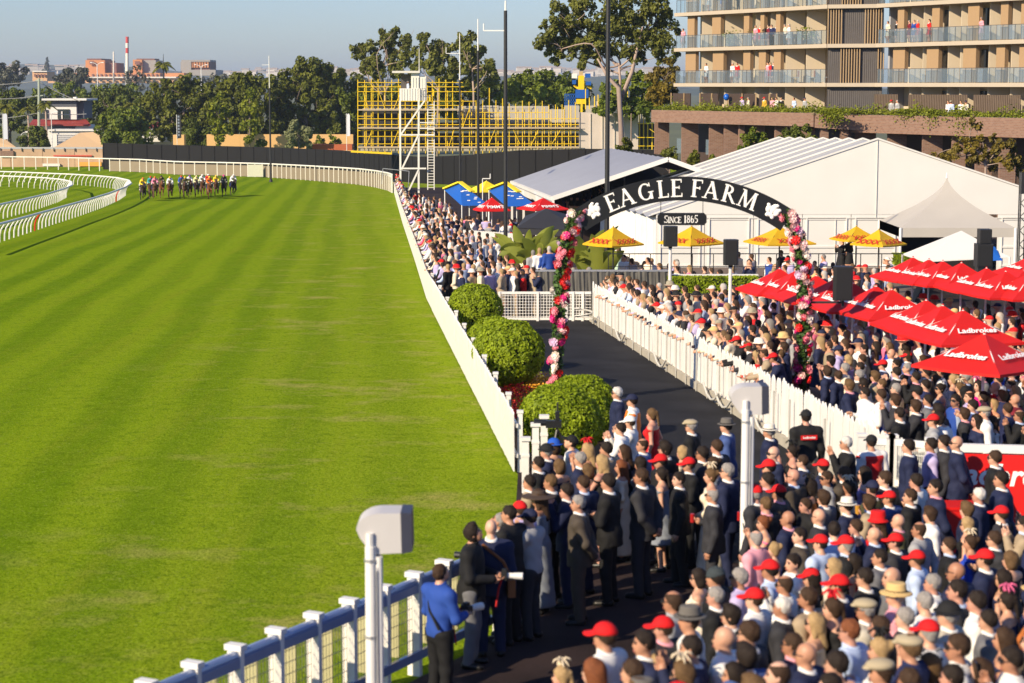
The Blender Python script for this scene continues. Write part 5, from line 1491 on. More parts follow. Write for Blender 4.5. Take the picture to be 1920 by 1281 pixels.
podium(P0, P1, ptL, LL, ((1243,1270),(1294,1325),(1346,1372),(1374,1400),(1402,1412),(1430,1450),(1470,1490),(1520,1545)), 3.45, 4.52, 0)
podium(Q0, Q1, ptR, LR, ((1596,1618),(1622,1660),(1683,1718),(1749,1786),(1805,1830),(1850,1880),(1895,1925)), 3.02, 4.40, 0)
ma, mb_ = ptL(LL+.5,1.3,0), ptR(-.0,1.3,0)
MB().bar(ma+Vector((0,0,3.95)), mb_+Vector((0,0,3.75)), .5, 1.15).build('parapet', brick, pod)
MB().bar(ma+Vector((0,2.6,-1)), mb_+Vector((0,3,-1)), .3, 9).build('recess_wall', clad, pod)
for t in (.2,.62): q = ma.lerp(mb_, t); MB().box(q+Vector((0,.5,-1.2)), (.6,.6,9)).build('pier', brick, pod)
for px in (1283,1338):
    u = hit_u(px, P0, P1); gl = MB().bar(ptL(u-.6,.3,1.4), ptL(u+.9,.3,1.4), .04, 1.3); gl.build('glass_panel', bglass, pod)
# planting along the parapet
plant_leaf = leaf_mat('planter_leaf', (.07,.10,.008), (.30,.33,.02), 1.2, .3)
g = np.random.default_rng(31); c = []
for ptf, L_, z, n in ((ptL, LL, 4.55, 5200), (ptR, LR, 4.45, 3600)):
    u = g.uniform(-1.5, L_+.4, n); o = g.uniform(.3,1.5,n); hh = np.abs(g.normal(0,.17,n))*(1+1.2*np.maximum(0,np.sin(u*1.3)))
    for i in range(n): c.append(ptf(u[i], o[i], z+hh[i]))
for px, ptf, a, b, dz in ((1585,ptL,P0,P1,1.0),(1600,ptL,P0,P1,.8),(1780,ptR,Q0,Q1,.9),(1730,ptR,Q0,Q1,.8),(1832,ptR,Q0,Q1,1.7)):
    u = hit_u(px, a, b); 
    for i in range(500): c.append(ptf(u+g.normal()*.7, 1.3+abs(g.normal())*.25, 4.9-abs(g.normal())*dz*.6))
for t in np.linspace(0,1,900): c.append(ma.lerp(mb_, t) + Vector((g.normal()*.2, g.normal()*.3, 4.5+abs(g.normal())*.25)))
o = link('planter_greenery', leaf_quads('planter_greenery', np.array([tuple(q) for q in c]), np.tile((0,-.3,1.),(len(c),1)), .10, plant_leaf, g)); stuff(o)
# balcony furniture: closed parasols, chairs, pots
def furn(name, label, cat, pt_, kind):
    t = thing(name, label, cat, pt_); p = Vector(pt_)
    if kind == 'chair':
        for dx, dy in ((-.22,-.22),(.22,-.22),(.22,.22),(-.22,.22)): MB().cyl(p+Vector((dx,dy,0)), p+Vector((dx,dy,.42)), .02, None, 5).build('leg', white_paint, t)
        MB().box(p+Vector((0,0,.45)), (.5,.5,.06)).build('seat', white_paint, t); MB().box(p+Vector((.24,0,.75)), (.08,.5,.5)).build('cushion', mat('rust_cushion', (.24,.09,.045), .8), t)
    if kind == 'parasol':
        MB().cyl(p, p+Vector((0,0,2.3)), .03, None, 6).build('pole', batten, t); MB().cyl(p+Vector((0,0,.95)), p+Vector((0,0,2.3)), .26, .03, 8).build('folded_canopy', cream_t, t)
    if kind == 'plant':
        MB().cyl(p, p+Vector((0,0,.4)), .16, .22, 8).build('pot', clad, t); gg = np.random.default_rng(int(abs(p.x)*100)); d = gg.normal(size=(160,3))*np.array((.28,.28,.3))+np.array((p.x,p.y,p.z+.85)); o = link('foliage', leaf_quads('foliage', d, np.tile((0,-.3,1.),(160,1)), .11, plant_leaf, gg), t, -wloc(t))
uL = lambda px: hit_u(px, P0, P1)
uR = lambda px: hit_u(px, Q0, Q1)
for k, (px, f_, L_) in enumerate(((1473,0,'white balcony chair with rust cushion nearest the balcony divider'),(1503,0,'white balcony chair with rust cushion beside the dark doorway'),(1533,0,'white balcony chair with rust cushion against the stair core'))): furn('balcony_chair', L_, 'chair', ptL(uL(px),-1.0,LV[f_]), 'chair')
furn('closed_parasol', 'closed cream parasol on the upper balcony beside the woman in pink', 'parasol', ptR(uR(1797),-1.0,LV[1]), 'parasol')
for px, f_, L_ in ((1352,1,'potted plant between the first two brown columns'),(1487,1,'tall potted plant by the balcony glass door'),(1500,1,'bushy potted plant at the end of the balcony'),(1400,1,'small potted plant by the third brown column')): furn('potted_plant', L_, 'plant', ptL(uL(px),-.9,LV[f_]), 'plant')
q = ptL(uL(1367), .25, 5.7); tag(link('balloon', MB().ball((0,0,0),(.25,.25,.3),10,8).mesh('balloon', mat('blue_foil', (.01,.10,.45), .25), True), None, q), 'shiny blue balloon tied above the brick parapet', 'balloon')

# ------------------------------------------------------------------ judges' tower
JY = 215.0; s_ = F/JY
J = lambda px, py, dy=0: at(px, py, JY+dy)
jt = thing('judges_tower', 'white judges tower on thin steel legs before the yellow scaffold', 'tower', gxy(xat(775,JY),JY))
wclad = mat('white_cladding', (.72,.70,.63), .5, var=.04)
def jbox(x0, y0, x1, y1, dep, name, m, dy=0):
    a, b = J(x0,y1,dy), J(x1,y0,dy); return MB().box(((a.x+b.x)/2, JY+dy+dep/2, (a.z+b.z)/2), (b.x-a.x, dep, b.z-a.z)).build(name, m, jt)
jbox(749,166,787,189,2.4,'cabin_front',wclad); jbox(771,137,786,166,2.2,'cabin_wall',wclad,.1); jbox(787,143,799,189,1.6,'cabin_end',wclad,.2)
jbox(735,133,787,137,3.0,'roof',mat('roof_sheet',(.62,.60,.54),.5),-.3); jbox(752,139,770,166,.1,'rear_screen',clad,2.2)
r = MB()
for px in range(753,799,5):
    a = J(px,167 if px < 771 else 144,-.03); b = J(px,189,-.03); r.bar(a,b,.04,.04)
r.build('cladding_rib', wclad, jt)
for a, b in (((750,189),(751,358)),((785,189),(785,358))):
    for dy in (0, 2.0): MB().bar(J(*a,dy), Vector((J(*b,dy).x, JY+dy, gz(JY))), .20, .20).build('leg', wclad, jt)
for a, b, w in (((796,189),(752,252),.18),((785,252),(753,318),.18),((785,318),(766,358),.18),((751,253),(815,253),.16),((751,316),(799,316),.16),((786,230),(815,230),.10),((786,241),(815,241),.10)): MB().bar(J(*a,-.05), J(*b,-.05), w, w).build('brace', wclad, jt)
ld = MB()
for px in (802,814): ld.bar(J(px,190,.4), J(px,356,.4), .10, .10)
py = 196
while py < 355: ld.bar(J(802,py,.4), J(814,py,.4), .08, .06); py += 5.2
ld.build('ladder', wclad, jt)
hr = MB()
for px in (788,797): hr.bar(J(px,166,-.1), J(px,189,-.1), .05,.05)
for py in (166,177): hr.bar(J(788,py,-.1), J(798,py,-.1), .05,.05)
hr.build('handrail', grey_steel, jt)
MB().cyl(J(786,137), J(786,90), .06, .03, 6).build('aerial', wclad, jt)
fr = thing('wire_barrier', 'thin grey wire barrier between the rail end and the tower', 'barrier', gxy(xat(742,212),212))
B = MB(); 
for a, b in (((718,316),(767,321)),((718,316),(716,345)),((767,321),(765,358))): B.bar(at(*a,212), at(*b,212), .07, .07)
B.build('frame', grey_steel, fr)

# ------------------------------------------------------------------ black site hoarding behind the track
black_ply = mat('black_hoarding', (.004,.004,.005), .85, var=.35, scale=.4)
bw = thing('black_hoarding', 'long black site hoarding curving behind the white outer rail', 'wall', gxy(0,250))
BWP = [(193,268,322),(330,272,318),(500,276,310),(640,282,292),(720,289,272),(783,294,256),(830,293,250),(873,291,246),(973,282,240),(1097,279,236),(1240,281,233)]
BW3 = [(at(px,py,Y)) for px,py,Y in BWP]
for a, b in zip(BW3[:-1], BW3[1:]):
    n = max(2, int(round((b-a).length/2.4)))
    for k in range(n):
        p, q = a.lerp(b,k/n), a.lerp(b,(k+.985)/n); zb = gz(p.y)-.3
        v = [Vector((p.x,p.y,zb)), Vector((q.x,q.y,gz(q.y)-.3)), q, p]
        MB().prism(v, (0,.12,0)).build('board', black_ply, bw)
        MB().box(Vector((p.x,p.y-.06,(p.z+zb)/2)), (.09,.08,p.z-zb)).build('rib', black_ply, bw)

# ------------------------------------------------------------------ building site with yellow scaffold
SYc = 262.0; s_ = F/SYc
S = lambda px, py, dy=0: at(px, py, SYc+dy)
scf_y = mat('scaffold_yellow', (.80,.54,.015), .45, var=.08)
grey_conc = mat('site_concrete', (.40,.375,.33), .85, var=.15, scale=.6)
netting = mat('black_netting', (.030,.030,.032), .8, var=.45, scale=.5)
site = thing('site_building', 'half built grey concrete shell wrapped in dark netting', 'building', gxy(xat(950,SYc+3),SYc+3))
def sbox(x0, y0, x1, y1, dep, name, m, dy=0, par=site):
    a, b = S(x0,y1,dy), S(x1,y0,dy); return MB().box(((a.x+b.x)/2, SYc+dy+dep/2, (a.z+b.z)/2), (b.x-a.x, dep, b.z-a.z)).build(name, m, par)
for x0, y0, x1, y1, dy in ((686,190,768,203,3),(680,207,778,238,3),(680,242,820,280,2.6),(820,230,1086,246,2.6),(820,250,1086,280,2.6),(780,205,800,232,3),(1196,232,1240,280,4)): sbox(x0,y0,x1,y1,.3,'netting',netting,dy)
for x0, y0, x1, y1 in ((680,203,1000,206),(676,238,1086,241),(676,279,1090,284)): sbox(x0,y0,x1,y1,.9,'deck_edge',concrete,1.2)
for x0, y0, x1, y1, dy in ((858,199,1030,231,4.0),(1030,205,1058,231,4.0),(1058,198,1086,231,4.1),(1098,198,1130,240,4.3),(1118,190,1130,200,4.3),(1156,199,1217,240,4.4),(1198,188,1213,200,4.3),(905,198,935,204,3.9),(970,200,1000,204,3.9)): sbox(x0,y0,x1,y1,.3,'wall_panel',grey_conc,dy)
rebar = MB()
for k in range(10): rebar.bar(S(862+k*5.4,204,3.5), S(862+k*5.4,228,3.5), .12,.12)
for py in (208,215,222): rebar.bar(S(860,py,3.45), S(915,py,3.45), .12,.12)
rebar.build('rebar', clad, site)
sbox(1086,211,1197,282,2.2,'sheet_wrap',mat('translucent_wrap',(.52,.45,.40),.6,var=.12,scale=.7),.6)
wr = MB()
for px in (1107,1129,1152,1170,1182): wr.bar(S(px,213,.5), S(px,281,.5), .10,.10)
wr.build('wrap_fold', mat('wrap_fold',(.60,.54,.48),.6), site)
scf = thing('scaffold', 'bright yellow tube scaffold around the concrete shell', 'scaffold', gxy(xat(950,SYc),SYc))
def stube(a, b, r=.058, dy=0, name='standard'): return tube_part(name, S(*a,dy), S(*b,dy), r, scf_y, scf, 5)
def zfoot(px): return 288
g = random.Random(12)
px = 671.0
while px < 868:
    stube((px,149+g.uniform(-2,3)),(px,zfoot(px))); 
    if g.random() < .55: stube((px+3,160 if px < 800 else 170),(px+3,zfoot(px)),.06,1.6)
    px += 12.7
px = 868
while px < 1086:
    tall = g.random()
    stube((px, 165 if tall > .82 else 183+g.uniform(0,14)),(px,zfoot(px)))
    if g.random() < .5: stube((px+4,199+g.uniform(0,8)),(px+4,zfoot(px)),.06,1.6)
    px += 12.4
px = 1090
while px < 1245:
    stube((px, 166+g.uniform(0,22)),(px, 205 if px < 1196 else 285),.075,2.0); px += g.uniform(5.5,10.5)
for py, x0, x1 in ((155,671,868),(163,671,870),(172,671,892),(190,671,892),(198,671,868),(218,671,700),(223,671,1086),(234,671,1086),(245,671,1086),(256,671,1086),(270,671,1086),(232,1195,1240),(258,1195,1240),(274,1195,1240),(211,892,1030)):
    stube((x0,py),(x1,py),.045,-.12,'ledger')
for x0, y0, x1, y1 in ((681,172,691,205),(700,238,686,275),(710,172,722,204),(738,205,752,172),(735,275,748,242),(776,205,790,240),(806,240,820,205),(842,275,852,242),(868,238,880,205),(930,238,915,275),(962,242,975,270),(995,275,1010,242),(1035,270,1052,242),(1060,242,1048,232),(1218,242,1238,256)):
    stube((x0,y0),(x1,y1),.045,-.2,'brace')
for py in (206,240,276): MB().bar(S(671,py,-.05), S(868 if py < 210 else 1086,py,-.05), .9, .18).build('deck_boards', mat('scaffold_board',(.45,.36,.24),.8), scf)
MB().bar(S(658,284,-.6), S(735,288,-.6), .3,.25).build('toe_beam', scf_y, scf)
fl = MB()
for px, py in ((800,166),(800,175),(806,178),(812,168)): fl.bar(S(px,py,.8),S(px,py+12,.8),.35,.25)
fl.build('stair_module', scf_y, scf)
# blue and yellow boom lift
BLY = 285.0; s_ = F/BLY; Bq = lambda px, py, dy=0: at(px,py,BLY+dy)
bl = thing('boom_lift', 'blue and yellow machine standing above the concrete shell', 'crane', gxy(xat(1090,BLY),BLY))
blue_p = mat('machine_blue', (.015,.09,.36), .4); yel_p = mat('machine_yellow', (.80,.52,.01), .45)
def bbox(x0,y0,x1,y1,dep,name,m,dy=0):
    a, b = Bq(x0,y1,dy), Bq(x1,y0,dy); return MB().box(((a.x+b.x)/2,BLY+dy,(a.z+b.z)/2),(b.x-a.x,dep,b.z-a.z)).build(name,m,bl)
bbox(1084,142,1095,170,1.2,'mast',yel_p); bbox(1079,168,1103,184,1.6,'cab_base',blue_p); bbox(1080,186,1098,195,1.6,'counterweight',yel_p)
bbox(1073,150,1080,158,1.2,'motor',blue_p); bbox(1098,153,1108,160,1.2,'motor',blue_p); bbox(1072,138,1082,147,.8,'frame',white_paint); bbox(1097,138,1107,146,1.0,'head',blue_p); bbox(1086,134,1093,142,.9,'jib_foot',mat('tan_panel',(.45,.32,.16),.6)); bbox(1100,172,1108,180,1.0,'drive',grey_conc)
bbox(1088,195,1092,320,1.6,'tower',yel_p)
k_ = MB()
for px in range(1059,1080,4): k_.bar(Bq(px,177,-.6),Bq(px,197,-.6),.14,.14)
for py in (177,184,191,197): k_.bar(Bq(1058,py,-.6),Bq(1079,py,-.6),.14,.14)
k_.build('cage', blue_p, bl)
ar = MB().bar(Bq(1096,158),Bq(1109,166),.3,.3).bar(Bq(1076,160),Bq(1084,166),.3,.3); ar.build('arm', yel_p, bl)
# ------------------------------------------------------------------ houses, power station and other things beyond the track
def fbox(par, x0, y0, x1, y1, Y, dep, name, m, dy=0):
    a, b = at(x0,y1,Y+dy), at(x1,y0,Y+dy); return MB().box(((a.x+b.x)/2, Y+dy+dep/2, (a.z+b.z)/2), (b.x-a.x, dep, b.z-a.z)).build(name, m, par)
def bld(name, label, px, Y): return thing(name, label, 'building', gxy(xat(px,Y),Y))
house_w = mat('house_white', (.66,.64,.60), .7, var=.06); roof_red = mat('roof_red', (.26,.035,.028), .7, var=.15, scale=.5)
roof_tan = mat('roof_tan', (.62,.42,.22), .7, var=.1); grey_wall = mat('grey_wall', (.40,.40,.41), .8, var=.1); navy_wall = mat('slate_upper', (.085,.09,.11), .7)
HY = 400.0
h = bld('two_storey_house', 'white two storey house with a flat slate upper band and red skirt roof', 115, HY)
fbox(h,84,196,143,224,HY,9,'wall',house_w); fbox(h,84,188,143,200,HY,9.1,'upper_band',navy_wall,-.1); fbox(h,143,190,157,222,HY,8,'side_wall',navy_wall,1)
fbox(h,78,185,162,188.5,HY,11,'roof',house_w,-1); w = fbox(h,108,205,130,223,HY,.2,'window',glass_mat,-.2); fbox(h,115,209,117,223,HY,.15,'mullion',house_w,-.4); fbox(h,76,206,90,222,HY,.2,'window',glass_mat,-.2); fbox(h,137,182,143,186,HY,1,'vent',house_w,2)
a, b = at(54,234,HY-3), at(170,234,HY-3); a2, b2 = at(62,224,HY+1), at(162,224,HY+1)
MB().prism([a,b,b2,a2],(0,0,-.25)).build('skirt_roof', roof_red, h); fbox(h,56,234,168,275,HY,5,'lower_wall',house_w,-2); fbox(h,95,234,140,243,HY,.2,'painted_shadow',navy_wall,-2.3)  # dark slab on the lower wall paints the shadow below the skirt roof
gr = bld('garage', 'white garage with a grey roller door below the red skirt roof', 130, 385)
fbox(gr,92,246,186,280,385,6,'wall',house_w); dr = fbox(gr,107,252,142,276,385,.2,'roller_door',grey_wall,-.2)
for k in range(6): fbox(dr,107,253+k*4,142,253.6+k*4,385,.1,'slat',house_w,-.3)
fbox(gr,90,243,190,246,385,7,'roof',house_w,-.5)
t = thing('tan_roof_shed', 'low shed with a wide tan hipped roof behind the hoarding end', 'shed', gxy(xat(150,372),372))
v = [at(102,276,366), at(196,277,366), at(196,262,374), at(186,247,376), at(150,249,376)]
MB().prism([v[0],v[1],v[3],v[4]],(0,0,-.2)).build('roof', roof_tan, t); MB().prism([v[1],v[2],v[3]],(0,0,-.2)).build('roof_hip', roof_tan, t); fbox(t,108,276,196,288,368,5,'wall',house_w)
t = thing('tan_roof_shed', 'tan roofed shed at the very edge beside the pale banner', 'shed', gxy(xat(8,372),372))
MB().prism([at(-40,278,366),at(30,276,366),at(8,260,372),at(-40,258,372)],(0,0,-.2)).build('roof', roof_tan, t); fbox(t,-40,277,22,290,368,5,'wall',house_w)
h = bld('weatherboard_house', 'small grey weatherboard house with a red roof between the trees', 305, 380)
fbox(h,280,243,330,268,380,8,'wall',grey_wall); fbox(h,291,244,318,253,380,.3,'window',house_w,-.3)
for k in range(5): fbox(h,292+k*5.2,245,296+k*5.2,252,380,.2,'pane',glass_mat,-.4)
MB().prism([at(278,238,378),at(334,238,378),at(330,229,383),at(285,229,383)],(0,0,-.2)).build('roof', roof_red, h)
fbox(h,262,256,325,266,378,2,'verandah_roof',house_w,-1); fbox(h,270,266,325,280,379,3,'base',house_w)
t = thing('orange_wall', 'long pale orange wall behind the bright green trees', 'wall', gxy(xat(520,345),345)); ow = mat('orange_render', (.62,.38,.16), .8, var=.08)
for x0, x1 in ((388,450),(450.5,520),(520.5,590),(590.5,662)): fbox(t,x0,252,x1,290,345,.4,'wall_panel',ow)
fbox(t,325,253,345,290,342,2,'end_block',ow); fbox(t,575,271,660,282,338,3,'red_lean_to',mat('terracotta',(.40,.10,.04),.8))
t = thing('site_wall', 'low sandy retaining wall with building clutter behind the outer rail', 'wall', gxy(xat(90,332),332)); sand = mat('sandy_wall', (.46,.31,.20), .9, var=.35, scale=.35)
for x0, x1 in ((-60,20),(20.4,80),(80.4,140),(140.4,192)): fbox(t,x0,280,x1,318,332,.5,'wall_panel',sand)
fbox(t,-60,276,192,279.5,332,.3,'fence_rail',grey_wall); fbox(t,100,291,172,293.5,332,.2,'red_line',mat('red_board',(.55,.09,.06),.7),-.3); fbox(t,148,304,190,312,332,.3,'orange_board',mat('orange_board',(.66,.33,.06),.7),-.4); fbox(t,80,307,112,312,332,.3,'white_board',house_w,-.4); fbox(t,0,283,25,294,332,.3,'brick_patch',brick,-.35)
for k in range(12): fbox(t,-40+k*20,278,-39+k*20,284,332,.15,'fence_post',clad,-.2)
# power station
PS = 1500.0; ora = mat('power_brick', (.52,.23,.10), .85, var=.10, scale=.05); dkb = mat('power_dark', (.20,.10,.085), .85); gry = mat('power_grey', (.30,.285,.27), .85); pale = mat('power_pale', (.60,.36,.20), .85)
ps = bld('power_station', 'old orange brick power station with three block towers on the skyline', 250, PS)
fbox(ps,161,113,196,145,PS,40,'tower_block',ora); fbox(ps,193,118,218,145,PS,30,'tower_wing',dkb,4); fbox(ps,163,110,190,114,PS,38,'parapet',dkb,1); fbox(ps,168,115,176,121,PS,1,'window',dkb,-2)
fbox(ps,250,112,266,148,PS,30,'tower_block',ora); fbox(ps,264,113,292,142,PS,30,'tower_wing',gry,4); fbox(ps,256,110,290,113.5,PS,20,'parapet',dkb,5); fbox(ps,253,115,262,121,PS,1,'window',dkb,-2)
fbox(ps,339,116,358,142,PS,30,'tower_block',gry); fbox(ps,356,115,394,132,PS,30,'tower_wing',dkb,2); fbox(ps,340,112.5,394,116,PS,30,'parapet',gry,1); fbox(ps,356,131,404,142,PS,40,'low_block',gry,-4)
fbox(ps,130,137,345,148,PS,30,'turbine_hall',ora,-10); fbox(ps,90,146,330,156,PS,30,'hall_base',pale,-22); fbox(ps,92,144,330,146.5,PS,30,'cornice',house_w,-24)
for k in range(17): fbox(ps,172+k*8,139,175+k*8,143,PS,1,'window',dkb,-11)
for k in range(18): fbox(ps,100+k*12.5,149.5,104+k*12.5,153,PS,1,'window',glass_mat,-24)
for k in range(7): fbox(ps,358+k*5,117,361+k*5,127,PS,1,'bay',ora,.5)
for px, top, w, lab in ((238.5,69,2.9,'red and white banded chimney rising over the power station'),(213,97,1.3,'thin pale flue beside the first block tower')):
    c = thing('chimney', lab, 'chimney', gxy(xat(px,1470),1470)); z1, z0 = at(px,top,1470).z, gz(1470); s_ = F/1470
    cuts = [(top,81),(81,90),(90,100),(100,112),(112,137)] if w > 2 else [(top,140)]
    for k, (a_, b_) in enumerate(cuts):
        p, q = at(px,b_,1470), at(px,a_,1470); MB().cyl(p,q,w*(1.25 if k == 4 else 1)/s_,w/s_,10).build('band', [mat('stack_red',(.50,.05,.04),.7),mat('stack_white',(.72,.66,.58),.7)][0 if (k in (0,2) and w>2) else 1], c)
    MB().cyl(gxy(xat(px,1470),1470), at(px,137,1470), w*1.4/s_, w*1.25/s_, 10).build('base', gry, c)
h = bld('tan_block', 'small tan office block among hazy gums near the power station', 75, 1200); fbox(h,61,134,88,152,1200,20,'wall',pale); fbox(h,61,133,88,135,1200,21,'roof',house_w,-1)
for k in range(4): fbox(h,64+k*6,139,67+k*6,144,1200,.5,'window',dkb,-1)
# far hills and suburbs
hill(xat(-400,5200), xat(560,5200), 5200, [10,30,38,50,58,52,60,66,58,64,70,66,60,54,62,58,50,44,40,30,20,10], 'hills')
hill(xat(420,4600), xat(1500,4600), 4600, [6,16,22,20,28,24,30,36,30,34,40,36,34,38,34,30,34,28,30,24,20], 'low_hills')
hill(xat(-600,3000), xat(2600,3000), 3000, [6,8,7,10,8,9,10,8,9,11,9,8,10,9,8,9,10,9,8,9], 'wooded_rise')
g = random.Random(4); sub = MB()
roofs = MB()
for _ in range(170):
    px = g.choice((g.uniform(-20,170), g.uniform(900,1260), g.uniform(900,1260), g.uniform(380,700))); py = g.uniform(126,140) if px < 300 else g.uniform(131,141)
    Y = g.uniform(3000,4300); p = at(px,py,Y); w = g.uniform(9,22)
    sub.box(p, (w,9,g.uniform(4,8)), g.uniform(-.4,.4)); roofs.box(p+Vector((0,0,5)), (w*1.05,9.5,2.2), 0)
o = stuff(sub.build('suburb_houses', mat('suburb_wall',(.50,.46,.42),.8))); o = stuff(roofs.build('suburb_roofs', mat('suburb_roof',(.36,.30,.28),.8)))
# poles and wires on the far side
t = thing('utility_pole', 'weathered greenish utility pole carrying wires among the palms', 'pole', gxy(xat(73,390),390)); w_ = mat('weathered_wood',(.34,.38,.30),.85,var=.15)
MB().cyl(gxy(xat(73,390),390), at(73,147,390), .32, .24, 8).build('shaft', w_, t)
for py in (151,180): MB().bar(at(66,py,390), at(81,py-1,390), .2,.2).build('crossarm', w_, t)
wire = mat('wire', (.30,.30,.29), .6)
for (a, b, sag) in (((-40,160),(73,152),2),((-40,185),(73,180),3),((73,153),(150,190),3),((-40,224),(73,212),3),((73,212),(162,214),2)):
    pts = []
    for i in range(9):
        u = i/8; pts.append(at(a[0]+(b[0]-a[0])*u, a[1]+(b[1]-a[1])*u + sag*math.sin(math.pi*u), 391))
    MB().tube(pts, .07, 4).build('wire', wire, t)
def lamp(label, px, top, foot_py, Y, arm):
    t = thing('street_lamp', label, 'street lamp', gxy(xat(px,Y),Y)); s_ = F/Y; z = at(px,top,Y); MB().cyl(gxy(z.x,Y), z, 1.0/s_, .7/s_, 6).build('shaft', pole_white, t)
    for e in arm:
        pts = [z, z+Vector((e*4/s_,0,3/s_)), z+Vector((e*9/s_,0,4.5/s_))]; MB().tube(pts,.5/s_,5).build('arm', pole_white, t); MB().box(pts[-1]+Vector((e*1.5/s_,0,0)),(4/s_,.5,.25)).build('lamp_head', pole_white, t)
lamp('tall white street lamp before the power station', 182, 122, 185, 620, (-1,1)); lamp('twin armed street lamp by the grey power block', 377, 126, 150, 700, (-1,1)); lamp('short pale lamp post by the dark shrub', 40, 252, 285, 370, (1,)); lamp('thin lamp post at the end of the weatherboard house', 96, 214, 280, 384, (1,))
for lab, x0, y0, x1, y1, Y, m_ in (('tall black feather banner with worn white lettering near the orange wall',332,215,339,260,338,black_plastic),('pale feather banner at the edge of the picture beside palm trunks',6,213,13,262,350,mat('pale_banner',(.55,.57,.66),.7)),('white feather banner at the scaffold corner',650,213,656,256,300,mat('white_banner',(.68,.68,.72),.7))):
    p = at((x0+x1)/2,y1,Y); t = thing('feather_banner', lab, 'banner', gxy(p.x,Y)); a, b = at(x0,y1,Y), at(x1,y0,Y)
    MB().prism([(a.x,Y,a.z),(b.x,Y,a.z+.1),(b.x,Y,b.z-.3),(b.x-.15,Y,b.z),(a.x+.1,Y,b.z-.1)],(0,.04,0)).build('cloth',m_,t); MB().cyl(gxy(a.x,Y),Vector((a.x,Y,b.z)),.05,None,6).build('pole',pole_white,t)
    if 'black' in lab:
        q = MB(); 
        for k in range(7): q.box((p.x,Y-.03,a.z+.6+k*.52),(.30,.01,.30))
        q.build('print', mat('banner_print',(.20,.24,.30),.7), t)
# ------------------------------------------------------------------ trees
bark = mat('bark_grey', (.19,.145,.115), .9, var=.35, scale=1.5, bump=.5)
bark_p = mat('bark_pale', (.36,.27,.22), .85, var=.3, scale=1.2, bump=.4)
LM = {'fig': leaf_mat('fig_leaf', (.032,.047,.004), (.195,.210,.016), .55, .25), 'gum': leaf_mat('gum_leaf', (.050,.062,.008), (.215,.222,.03), .5, .25),
      'dark': leaf_mat('dark_leaf', (.026,.044,.004), (.145,.175,.014), .5, .15), 'mid': leaf_mat('mid_leaf', (.036,.066,.004), (.21,.255,.016), .6, .2),
      'lime': leaf_mat('lime_leaf', (.07,.11,.006), (.30,.32,.015), .6, .3), 'sage': leaf_mat('sage_leaf', (.10,.12,.045), (.26,.27,.12), .6, .2),
      'gold': leaf_mat('gold_leaf', (.06,.055,.008), (.25,.18,.02), .5, .25), 'hazy': leaf_mat('hazy_leaf', (.045,.055,.04), (.12,.12,.075), .05, .1)}
NLEAF = [0]
def bend(pts, rs, m=4):
    """a smooth run through the given points"""
    P = [pts[0]] + list(pts) + [pts[-1]]; o, q = [], []
    for i in range(1, len(P)-2):
        a, b, c, d = P[i-1:i+3]
        for k in range(m):
            t = k/m; o.append(.5*((2*b)+(c-a)*t+(2*a-5*b+4*c-d)*t*t+(3*b-a-3*c+d)*t**3)); q.append(rs[i-1]+(rs[i]-rs[i-1])*t)
    return o+[pts[-1]], q+[rs[-1]]
